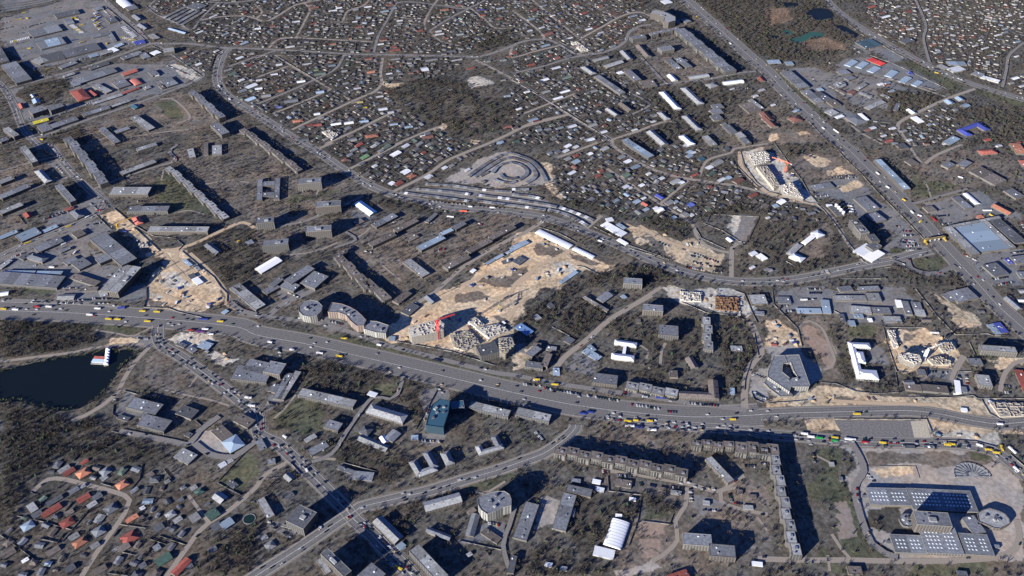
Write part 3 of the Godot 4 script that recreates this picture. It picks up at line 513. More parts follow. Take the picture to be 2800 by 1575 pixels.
const HOUSES = [
	[-521.1,-693.1,12.9,7.6,47,"r","g"],[-528.4,-696.8,13,7.1,47,"g2","g"],[-503.3,-690.9,14.1,11.7,46,"o","h"],[-452.1,-674.1,12.7,10.4,45,"o","h"],[-508.4,-708.1,8.3,4.7,47,"r","g"],[-478.3,-693.1,10.6,10.6,46,"gb","h"],
	[-477,-684.3,7,7,46,"g2","g"],[-424.8,-688.7,8.2,7,45,"k","g"],[-401.4,-678.4,5.8,4.6,44,"w","g"],[-505,-665.5,10.4,6.9,46,"gb","g"],[-490.2,-654.9,13.7,8.6,45,"r","g"],[-475.6,-657,10.3,8,45,"g3","g"],
	[-477.3,-645.8,10.2,6.8,45,"g2","g"],[-520.5,-637.6,21.4,9,46,"r","g"],[-534.1,-632.1,10.1,7.9,46,"g3","g"],[-543.6,-641.7,7.9,13.6,46,"g2","g"],[-521.9,-651.4,17.1,6.8,46,"g3","g"],[-499.2,-634.8,9,6.8,45,"k","g"],
	[-496.4,-621.3,13.4,11.1,45,"r","h"],[-453.9,-640.3,13.6,12.4,44,"gb","h"],[-418.6,-641,5.1,5.1,43,"w","g"],[-425.9,-626.7,13.4,6.1,43,"o","g"],[-415.7,-628,5,4.5,43,"k","g"],[-538.4,-616.7,12.2,11.1,45,"lb","h"],
	[-456.7,-609.4,12.1,12.1,44,"gb","h"],[-481.8,-602.9,9.9,7.7,44,"g2","g"],[-472.4,-595.2,14.2,9.8,44,"o","h"],[-420,-601.6,16.5,14.3,43,"r","h"],[-422.4,-588.8,11.9,8.7,42,"k","g"],[-497.6,-584.4,13,7.6,44,"k","g"],
	[-544.9,-581.2,14,8.6,45,"k","g"],[-523,-572.5,6.4,4.3,44,"w","g"],[-438.6,-560.9,12.8,7.4,42,"k","g"],[-471.1,-562.7,9.6,8.5,43,"g3","g"],[-430.2,-586.3,6.5,4.3,43,"g2","g"],[-386.6,-588.8,6.5,7.6,42,"gb","g"],
	[-374.6,-573.7,16.1,10.7,41,"dg","g"],[-394.8,-566.3,6.4,6.4,41,"g3","g"],[-383.9,-632.1,10.1,9,43,"g2","h"],[-374.2,-625.4,8.9,6.7,42,"g2","g"],[-368.3,-669.8,6.9,5.8,43,"g2","g"],[-359.9,-664.1,9.2,8,43,"dg","h"],
	[-355.9,-628,10.1,11.2,42,"g2","g"],[-328.4,-616,10,10,41,"g3","g"],[-392.2,-614.7,10,8.9,42,"g3","g"],[-409.4,-624,4.5,4.5,43,"k","g"],[-325.2,-586.3,8.7,6.5,40,"gb","g"],[-497.9,-671.2,6.9,4.6,46,"g2","g"],
	[-344.4,-565.1,6.4,5.3,40,"g3","g"],[-343.2,-703.6,8.3,7.1,43,"w","g"],[-336.3,-709.6,7.1,5.9,43,"g2","g"],[-454.7,-591.3,8.7,6.5,43,"g2","g"],[-378.5,-652.8,5.7,4.6,43,"gb","g"],[-263.7,-591.3,9.8,9.8,39,"g2","h"],
	[-272.4,-601.6,6.6,6.6,40,"g2","g"],[-119,-588.8,4.3,4.3,37,"w","g"],[-31,-578.7,9.7,6.5,35,"k","g"],[-46.1,-580,5.4,4.3,36,"g2","g"],[-255.8,-658.4,10.3,6.9,41,"g3","g"],[581.7,-962.1,12.6,5.6,0,"k","g"],
	[744.9,-1025.8,11.6,7.3,0,"g2","g"],[733.3,-1005.5,8.6,5.8,0,"w","g"],[356.7,-912.9,6.8,5.4,0,"r","g"],[680,-994.5,5.7,4.3,0,"k","g"],[666.3,-981.4,8.5,5.7,0,"g3","g"],[-184.4,-1350.6,15.6,12.1,48,"w","g"],
	[-172.9,-1337.8,15.5,12,48,"o","h"],[-204.9,-1314.3,10.2,9.3,48,"w","g"],[-193,-1314.3,15.3,10.2,48,"r","g"],[-261.3,-1400.1,15.9,8.9,50,"n","g"],[-277.3,-1441.4,16.3,7.2,51,"r","g"],[-235.3,-1420.6,10.7,7.2,50,"g2","g"],
	[-226.1,-1434.4,16.2,9,50,"n2","g"],[-252.3,-1341,15.5,10.3,49,"k","g"],[-207.5,-1410.3,19.6,10.7,50,"w","g"],[-284,-1424,14.3,7.2,51,"g2","g"],[-288.8,-1406.9,10.7,7.1,51,"gb","g"],[-208.6,-1334.7,5.1,4.3,49,"w","g"],
	[-219.6,-1325.2,6.8,5.1,49,"w","g"],[-240.2,-1370.1,8.7,7,50,"w","g"],[-263.7,-1376.7,10.5,7,50,"g3","g"],[-249.9,-1437.9,10.8,7.2,51,"w","g"],[-192.3,-1437.9,14.4,9,50,"w","g"],[-167.6,-1444.9,14.5,7.2,50,"g2","g"],
	[-151.1,-1441.4,10.8,7.2,49,"g2","g"],[-233.4,-1403.5,8.9,5.3,50,"lb","g"],[-117.8,-1363.6,10.4,7,48,"w","g"],[-106,-1370.1,10.5,7,48,"g2","g"],[-130.1,-1393.4,14.1,10.6,48,"k","g"],[-158,-1413.7,8.9,7.1,49,"r","g"],
	[-186.2,-1390,14.1,7.1,49,"k","g"],[-21.3,-1448.5,12.7,7.2,47,"lb","g"],[-77.6,-1357.1,10.4,5.2,47,"w","g"],[-143.6,-1334.7,13.7,10.3,48,"w","g"],[293.8,-1249.6,11.5,9.9,38,"u2","g"],[268,-1240.9,6.5,4.9,38,"w","g"],
	[285.1,-1240.9,4.9,4.1,38,"w","g"],[219.3,-1236.6,9.8,6.5,39,"lb","g"],[235.3,-1240.9,8.2,4.9,39,"w","g"],[280.7,-1273.2,10,5.8,39,"w","g"],[260.1,-1255.5,14.8,9.9,38,"g2","g"],[206.1,-1258.4,13.2,8.3,39,"lb","g"],
	[218.8,-1268.7,8.3,5,39,"w","g"],[153.9,-1353.9,10.4,6.1,41,"r2","g"],[147.6,-1337.8,12,6.9,41,"r","g"],[195.7,-1339.4,15.5,10.3,40,"n2","g"],[166.4,-1337.8,12,10.3,41,"n2","g"],[192.3,-1303.4,11.8,7.6,40,"w","g"],
	[183,-1312.7,8.5,6.8,40,"w","g"],[210.1,-1312.7,10.2,6.8,40,"k","g"],[219.8,-1308.1,10.2,6.8,40,"w","g"],[200.4,-1300.4,6.7,5.1,40,"w","g"],[256.4,-1329.9,10.3,6.8,40,"w","g"],[244.8,-1333.1,12,6.9,40,"gb","g"],
	[235.8,-1344.2,8.6,6,40,"w","g"],[215.8,-1366.9,17.4,8.7,41,"lb","g"],[203.6,-1385,14.1,8.8,41,"w","g"],[194.5,-1400.1,14.2,8.9,41,"g2","g"],[112.3,-1383.3,14.1,10.5,42,"lb","g"],[103.4,-1347.4,15.5,6.9,42,"w","g"],
	[96.4,-1420.6,12.5,7.2,43,"w","g"],[100.8,-1437.9,14.4,7.2,43,"w","g"],[115,-1434.4,10.8,7.2,43,"w","g"],[67.6,-1412,8.9,7.1,43,"lb","g"],[82,-1417.1,10.7,8.9,43,"g3","g"],[138.6,-1410.3,10.7,7.1,42,"w","g"],
	[166.6,-1427.5,16.2,9,42,"g2","g"],[113.3,-1403.5,10.6,7.1,42,"r","g"],[98.7,-1393.4,12.4,8.8,42,"g2","g"],[328.9,-1303.4,10.1,6.8,38,"k","g"],[334,-1303.4,8.4,6.8,38,"r","g"],[386.4,-1322.1,18.8,11.9,38,"rb","g"],
	[360.8,-1380,22.8,12.3,39,"g2","g"],[344.3,-1365.2,13.9,8.7,39,"w","g"],[344.2,-1344.2,17.2,6.9,39,"dg","g"],[358.1,-1325.2,15.4,6.8,38,"w","g"],[371.1,-1331.5,10.3,8.6,38,"lb","g"],[314.2,-1339.4,15.5,5.2,39,"r","g"],
	[315.2,-1403.5,12.4,8.9,40,"lb","g"],[323.9,-1413.7,10.7,5.3,40,"w","g"],[334.9,-1393.4,12.4,8.8,40,"t","g"],[385.1,-1427.5,12.6,9,39,"g3","g"],[402.9,-1277.7,18.3,6.7,37,"r","g"],[400.6,-1258.4,9.9,6.6,37,"k","g"],
	[278.8,-1318.9,18.7,10.2,39,"g2","g"],[288.5,-1315.8,10.2,6.8,39,"w","g"],[266.6,-1291.2,11.8,6.7,39,"n2","g"],[313.7,-1282.2,13.4,8.4,38,"g3","g"],[281.4,-1221,9.7,13,38,"g2","g"],[291.1,-1221,6.5,8.1,38,"w","g"],
	[361.5,-1082.1,9,4.5,35,"w","g"],[383,-1077.2,7.5,6,35,"w","g"],[260.8,-1212.5,9.7,6.5,38,"lb","g"],[120.6,-1289.7,5,4.2,41,"w","g"],[184.1,-1288.2,8.4,5,40,"n2","g"],[317.3,-1441.4,18.1,9,40,"w","g"],
	[317.3,-1417.1,12.5,7.1,40,"lb","g"],[270.4,-1258.4,8.3,6.6,38,"lb","g"],[345.3,-1243.8,9.8,6.6,37,"g3","g"],[361,-1267.2,8.3,6.6,38,"g3","g"],[416,-1300.4,10.1,5.1,37,"k","g"],[421.9,-1206.9,12.9,8,31,"k","g"],
	[413.5,-1212.5,6.5,4.8,31,"w","g"],[386.6,-1074.8,7.5,6,30,"w","g"],[785.9,-1446.7,12.7,5.4,31,"w","g"],[879.9,-1437.9,10.8,7.2,30,"w","g"],[440.8,-1226.6,13,8.1,31,"g3","g"],[-693.7,-1803,12.7,8.4,51,"o","g"],
	[-654.4,-1769.9,12.5,8.3,50,"w","g"],[-632.5,-1832.1,10.7,6.4,50,"w","g"],[-631,-1817.5,8.5,6.4,50,"g3","g"],[-631.7,-1746.7,14.5,8.3,49,"g3","g"],[-575.6,-1798.2,16.9,8.4,49,"w","g"],[-549.3,-1765.2,14.6,8.3,48,"r","g"],
	[-572.8,-1724,16.4,10.2,48,"n2","g"],[-548.3,-1697.3,12.1,8.1,47,"w","g"],[-522.4,-1671.2,24,12,47,"w","g"],[-535.5,-1649.8,17.8,9.9,47,"gb","g"],[-512.2,-1616.5,19.5,11.7,46,"lbw","g"],[-694.4,-1929,17.7,6.7,52,"w","g"],
	[-634.3,-1918.5,17.7,6.6,51,"lb","g"],[-581.8,-1872.1,17.4,8.7,50,"lb","g"],[-599.2,-1872.1,10.9,8.7,50,"r","g"],[-685.5,-2016.6,20.6,5.7,53,"w","g"],[-618.4,-2033.7,11.5,6.9,52,"r","g"],[-787.1,-2101.2,9.5,4.7,55,"o","g"],
	[-640.7,-1945,15.6,5.6,51,"g2","g"],[-573.9,-1945,8.9,6.7,51,"w","g"],[-573.7,-1923.8,11.1,5.5,50,"g2","g"],[-629.6,-1983.1,13.6,5.7,52,"g2","g"],[-664.8,-1988.6,11.3,5.7,52,"g3","g"],[-693,-1827.2,10.7,6.4,51,"k","g"],
	[-676,-1827.2,12.8,5.3,51,"g2","g"],[-675.2,-1769.9,12.5,6.3,50,"n2","g"],[-585.3,-1742.1,16.5,8.2,48,"g2","g"],[-287.9,-2083.2,16.4,8.2,22,"r","g"],[-126,-2080.3,11.7,5.9,21,"r","g"],[-463.1,-2065.5,21,9.3,22,"rb","g"],
	[-475.4,-2083.2,14.1,7,22,"rb","g"],[-157.3,-2053.9,18.6,9.3,21,"o","g"],[-73.8,-2053.9,16.3,8.1,21,"u","g"],[-27.5,-2062.6,18.6,7,21,"lb","g"],[-68.3,-2022.3,13.8,8,21,"r","g"],[-29.1,-2002.5,16,4.6,20,"r","g"],
	[-490.4,-1985.9,17,6.8,21,"w","g"],[-450.1,-1974.8,15.8,3.4,21,"r","g"],[-538.6,-1961.2,11.2,6.7,21,"r","g"],[-569.3,-1947.7,13.4,7.8,21,"w","g"],[-346.3,-1955.8,13.4,6.7,21,"r","g"],[-206.1,-1937,13.4,7.8,20,"r","g"],
	[-436.2,-1931.7,8.9,5.6,21,"o","g"],[-146.1,-1897.6,13.2,5.5,20,"r","g"],[-282,-1889.9,14.2,8.7,20,"r","g"],[-354.7,-1895.1,5.5,5.5,20,"o","g"],[-388.7,-1867,13,7.6,20,"o","g"],[-479.3,-1854.4,19.4,6.5,20,"w","g"],
	[-255.3,-1851.9,12.9,6.5,20,"r","g"],[-250.6,-1837.1,21.4,8.6,20,"r","g"],[-302.3,-1795.8,15.8,6.3,20,"r","g"],[-309.1,-1834.6,10.7,7.5,20,"rb","g"],[-254.2,-1758.2,11.4,6.2,19,"r","g"],[-290.5,-1733,16.4,8.2,19,"o","g"],
	[-85.3,-1751.3,19.6,6.2,19,"r","g"],[-375,-1762.9,14.5,8.3,20,"lb","g"],[-393.6,-1724,22.5,8.2,19,"n2","g"],[-428.1,-1769.9,18.8,5.2,20,"w","g"],[-404.7,-1742.1,9.3,4.1,19,"n","g"],[-345.5,-1737.6,12.3,8.2,19,"g2","g"],
	[-251.9,-1726.2,12.3,5.1,19,"w","g"],[-260.2,-1626.8,13.7,5.9,18,"w","g"],[-308.7,-1660.4,13.9,6,19,"w","g"],[-505.5,-1660.4,13.9,8,19,"w","g"],[-459.1,-1651.9,11.9,6,19,"o","g"],[-426.4,-1690.7,16.1,8.1,19,"w","g"],
	[-487,-1721.7,14.3,7.2,19,"w","g"],[-512.4,-1697.3,12.1,6.1,19,"w","g"],[-485.8,-1767.5,12.5,7.3,20,"w","g"],[-247.4,-1793.4,23.1,4.2,19,"g2","g"],[-169.3,-1788.7,25.2,5.2,19,"g2","g"],[-117,-1788.7,25.2,5.2,19,"g2","g"],
	[-180.9,-1746.7,14.5,16.5,19,"w","g"],[-313.3,-1923.8,13.3,6.6,21,"w","g"],[-315.7,-1897.6,8.8,11,20,"g2","g"],[-304.2,-1604.2,17.5,6.8,18,"k","g"],[-431.1,-1608.3,29.2,11.7,19,"gb","g"],[-449.7,-1584,11.6,5.8,18,"u2","g"],
	[-248.8,-1576.1,17.3,9.6,18,"w","g"],[-232,-1562.3,11.5,7.6,18,"w","g"],[-202.5,-1594.1,11.6,5.8,18,"lb","g"],[-283.1,-1582,6.7,3.9,18,"y","g"],[-372,-1556.4,11.4,7.6,18,"w","g"],[-403.2,-1529.4,18.8,10.3,18,"o","h"],
	[-379.1,-1514.3,11.2,7.5,18,"r","g"],[-364.1,-1514.3,14.9,8.4,18,"r","g"],[-306.5,-1521.9,16.9,9.4,18,"w","g"],[-279.1,-1527.5,16.9,8.5,18,"lb","g"],[-221.7,-1516.2,15,6.5,17,"lb","g"],[-257.7,-1473.8,23.8,11,17,"o","h"],
	[-330.2,-1518.1,18.7,7.5,18,"w","g"],[-380.8,-1645.6,15.8,9.9,19,"lb","g"],[-484,-1628.9,17.7,9.8,19,"g2","g"],[-192.9,-1506.8,14.9,7.4,17,"lb","g"],[-155,-1470.2,20.1,10.1,17,"rb","g"],[-164.4,-1473.8,9.2,5.5,17,"w","g"],
	[-8.9,-1506.8,16.8,11.2,17,"rb","g"],[-9.4,-1628.9,11.8,5.9,18,"lb","g"],[-17.8,-1697.3,10.1,5.1,18,"w","g"],[-160.5,-1918.5,19.9,5.5,20,"w","g"],[-163.7,-1934.4,13.3,6.7,20,"w","g"],[-114.2,-1918.5,15.5,5.5,20,"lb","g"],
	[-70.1,-1918.5,13.3,4.4,20,"g2","g"],[-100.6,-1908,13.2,4.4,20,"lb","g"],[-276.4,-2062.6,14,7,21,"lb","g"],[-295.5,-2045.2,18.5,8.1,21,"lb","g"],[-257.8,-1966.6,13.5,5.6,21,"g2","g"],[-404.8,-2065.5,14,7,22,"w","g"],
	[-416.2,-2048.1,18.6,7,22,"w","g"],[-371,-2005.3,16,6.8,21,"k","g"],[-349.5,-2033.7,13.8,6.9,21,"rb","g"],[-338,-2071.4,16.4,7,22,"w","g"],[-453.5,-2022.3,18.4,5.7,22,"g2","g"],[-357,-1985.9,11.3,5.7,21,"w","g"],
	[-379.6,-1459.4,16.4,9.1,17,"g3","g"],[-292.6,-1461.2,16.4,7.3,17,"gb","g"],[-129.7,-1832.1,17.1,8.5,19,"g3","g"],[-18.4,-1788.7,12.6,5.2,19,"lb","g"],[-5.9,-1807.8,10.6,6.3,19,"r","g"],[-51.9,-1784,12.6,6.3,19,"gb","g"],
	[-122.7,-1658.3,8,6,18,"g3","g"],[-361.9,-1540.9,11.3,5.7,18,"g2","g"],[-234.8,-1499.4,11.1,7.4,17,"k","g"],[-21.4,-1452.3,10.9,7.3,16,"lb","g"],[-284.9,-1867,13,4.3,20,"w","g"],[-150.4,-2013.8,16,4.6,21,"g2","g"],
	[-15.7,-2045.2,13.9,5.8,21,"g2","g"],[-248.4,-2011,13.7,4.6,21,"g2","g"],[-255.7,-1991.4,13.6,4.5,21,"w","g"],[-288.7,-1459.4,10.9,7.3,17,"g2","g"],[-296.5,-1604.2,11.7,5.8,18,"y2","g"],[150.2,-2086.2,14.1,5.9,36,"r","g"],
	[206.8,-2074.4,14,7,36,"o","g"],[51,-2051,16.2,7,37,"r","g"],[165.8,-2033.7,18.5,8.1,36,"r","g"],[232.5,-2033.7,18.5,9.2,35,"rb","g"],[74.9,-2077.3,16.4,7,37,"lb","g"],[43.2,-1999.7,18.2,8,36,"lb","g"],
	[113.5,-1994.2,13.6,5.7,35,"r","g"],[278,-2016.6,22.9,6.9,35,"lb","g"],[220.6,-1999.7,18.2,8,35,"gb","g"],[185.7,-1955.8,13.4,6.7,35,"r","g"],[256.5,-1960.1,9,5.6,34,"r","g"],[248.1,-1942.4,11.1,6.7,34,"rb","g"],
	[67,-1953.1,13.4,5.6,35,"w","g"],[40,-1937,11.1,7.8,35,"w","g"],[171.5,-1945,17.9,6.7,35,"w","g"],[79.4,-1918.5,24.3,11,35,"rb","g"],[126.9,-1897.6,15.3,5.5,34,"w","g"],[196.9,-1926.4,15.5,5.5,34,"w","g"],
	[207.7,-1923.8,11.1,5.5,34,"k","g"],[72.2,-1859.4,21.6,8.6,34,"lb","g"],[227.9,-1877.1,10.9,5.4,34,"r","g"],[217.5,-1856.9,15.1,6.5,33,"lb","g"],[190.2,-1837.1,12.8,5.4,33,"lb","g"],[4.3,-1824.8,12.8,8.5,35,"r","g"],
	[94.7,-1798.2,14.8,6.3,34,"r2","g"],[79.3,-1810.2,10.6,6.4,34,"r","g"],[39.4,-1765.2,18.7,8.3,34,"r","g"],[90.8,-1751.3,20.7,8.3,33,"w","g"],[52.9,-1810.2,12.7,6.4,34,"n2","g"],[33.6,-1795.8,12.6,6.3,34,"g2","g"],
	[66.7,-1699.5,16.2,8.1,33,"w","g"],[18.1,-1690.7,10.1,6.1,33,"rb","g"],[88,-1675.5,10,5,32,"w","g"],[104.8,-1647.7,21.8,6.9,32,"w","g"],[67.2,-1645.6,17.8,7.9,32,"g2","g"],[162.3,-1649.8,15.9,7.9,32,"g2","g"],
	[89.9,-1620.6,21.5,5.9,32,"w","g"],[39.5,-1533.3,20.7,9.4,31,"lb","g"],[45.1,-1529.4,15,5.6,31,"r","g"],[136.6,-1552.5,15.2,7.6,31,"k","g"],[166,-1592.1,15.5,5.8,31,"rb","g"],[151,-1514.3,16.8,9.3,30,"g2","g"],
	[111.6,-1508.7,18.6,8.4,30,"w","g"],[89,-1503.1,14.9,5.6,30,"lb","g"],[49.9,-1495.7,11.1,6.5,31,"lb","g"],[141.8,-1459.4,18.2,9.1,30,"w","g"],[227.4,-1495.7,11.1,5.6,29,"w","g"],[200.9,-1508.7,7.5,4.7,30,"w","g"],
	[169.5,-1488.3,12.9,7.4,30,"w","g"],[266.3,-1527.5,11.3,5.6,30,"w","g"],[116.9,-1576.1,19.2,7.7,31,"w","g"],[13.4,-1576.1,11.5,5.8,32,"w","g"],[44.5,-1600.1,13.6,5.8,32,"g2","g"],[100.2,-1588,13.5,5.8,31,"g2","g"],
	[29.6,-1645.6,11.9,5.9,32,"w","g"],[35.3,-1628.9,13.8,5.9,32,"dg","g"],[438.9,-1658.3,9.9,4,30,"w","g"],[495.6,-1654.1,15.9,7.9,29,"g2","g"],[478.5,-1628.9,11.8,7.9,29,"w","g"],[396,-1518.1,11.2,5.6,29,"g2","g"],
	[5.6,-1503.1,11.2,7.4,31,"k","g"],[7.2,-1452.3,12.7,7.3,30,"dg","g"],[380.1,-1568.2,5.7,3.8,29,"w","g"],[137.8,-1856.9,21.6,12.9,34,"k","g"],[287,-1983.1,13.6,9.1,34,"g2","g"],[297.3,-1994.2,13.6,9.1,34,"w","g"],
	[110.5,-2033.7,9.2,4.6,36,"u","g"],[93.9,-2019.4,11.5,4.6,36,"w","g"],[111.5,-1708.3,22.4,8.1,33,"n2","g"],[224.5,-1939.7,8.9,4.5,34,"w","g"],[150.1,-1921.1,11.1,5.5,34,"gb","g"],[118.3,-1807.8,16.9,8.5,34,"g3","g"],
	[147.1,-1692.9,12.1,8.1,32,"k","g"],[115,-1576.1,11.5,9.6,31,"g3","g"],[221.9,-1552.5,9.5,5.7,30,"g3","g"],[842.2,-2071.4,23.4,9.4,32,"r","g"],[852.6,-2033.7,16.1,5.8,31,"r","g"],[917.7,-2042.3,20.8,8.1,31,"r","g"],
	[856.7,-2013.8,25.2,8,31,"w","g"],[902.9,-2071.4,16.4,7,31,"w","g"],[964.4,-2053.9,16.3,5.8,31,"w","g"],[883.3,-2083.2,9.4,3.5,31,"w","g"],[927.2,-2074.4,18.7,7,31,"gb","g"],[870.8,-1942.4,12.3,6.7,30,"o","g"],
	[891.5,-1947.7,20.1,6.7,30,"w","g"],[911.2,-1862,15.1,6.5,29,"o","g"],[1005.1,-1803,16.9,6.3,28,"rb","g"],[1014.3,-1810.2,14.8,5.3,28,"w","g"],[1018.5,-1847,19.3,4.3,29,"w","g"],[1095.6,-1929,15.5,5.5,29,"lb","g"],
	[1103.4,-1947.7,15.6,5.6,29,"lb","g"],[1001.9,-1859.4,15.1,4.3,29,"w","g"],[1014.5,-1902.8,13.2,4.4,29,"r","g"],[1142.5,-2019.4,13.8,5.7,29,"w","g"],[1169.8,-2013.8,9.2,4.6,29,"w","g"],[931.5,-1897.6,8.8,4.4,29,"r","g"],
	[963,-1923.8,11.1,3.3,30,"w","g"],[876.8,-2005.3,11.4,6.8,31,"w","g"],[890,-1997,15.9,6.8,31,"gb","g"],[861.4,-1985.9,13.6,6.8,31,"g3","g"],[1101.1,-1879.7,17.4,6.5,28,"lb","g"],[1071.4,-1913.3,13.2,5.5,29,"w","g"],
	[707.7,-1501.3,13,6.5,27,"w","g"],[685.8,-1455.8,16.4,8.2,26,"r","g"],[725.1,-1459.4,9.1,7.3,26,"w","g"],[659.7,-1495.7,13,7.4,27,"rb","g"],[671.2,-1503.1,13,7.4,27,"w","g"],[704.8,-1481,11,5.5,27,"g2","g"],
	[725,-1492,12.9,7.4,27,"g2","g"],[866.9,-1459.4,14.6,8.2,25,"r","g"],[911.8,-1445.2,27.1,5.4,25,"r","g"],[682.3,-1473.8,11,5.5,27,"w","g"],[505.3,-1592.1,9.7,5.8,29,"w","g"],[543.9,-1568.2,15.3,7.7,28,"lb","g"],
	[1070.4,-1807.8,12.7,5.3,28,"w","g"],[952.3,-1999.7,13.7,4.6,30,"g2","g"],[947,-1972.1,13.5,4.5,30,"gb","g"],[937.4,-1945,13.4,4.5,30,"g2","g"],[864.6,-2068.5,7,4.7,31,"k","g"],[1151.9,-1977.6,9,4.5,29,"w","g"],
	[908.4,-1827.2,17.1,5.3,29,"lb","g"],[903.9,-1803,19,6.3,29,"rb","g"],[971.7,-1859.4,8.6,4.3,29,"w","g"],[1023.7,-1887.4,8.7,4.4,29,"w","g"],[805.1,-1572.1,11.5,5.8,27,"g2","g"],[798.1,-1641.4,9.9,5.9,28,"g3","g"],
	[756.5,-1684.1,12.1,6,28,"lb","g"],[751.8,-1675.5,14,5,28,"r","g"],[741.1,-1679.8,12,8,28,"w","g"],[753.5,-1649.8,13.9,5.9,28,"lb","g"],[1022.9,-1706.1,18.3,8.1,27,"w","g"],[1005.5,-1684.1,12.1,6,27,"g2","g"],
	[1021.9,-1671.2,12,6,27,"w","g"],[829.3,-1514.3,11.2,7.5,26,"g3","g"],[669.8,-1779.2,12.6,4.2,30,"k","g"],
]
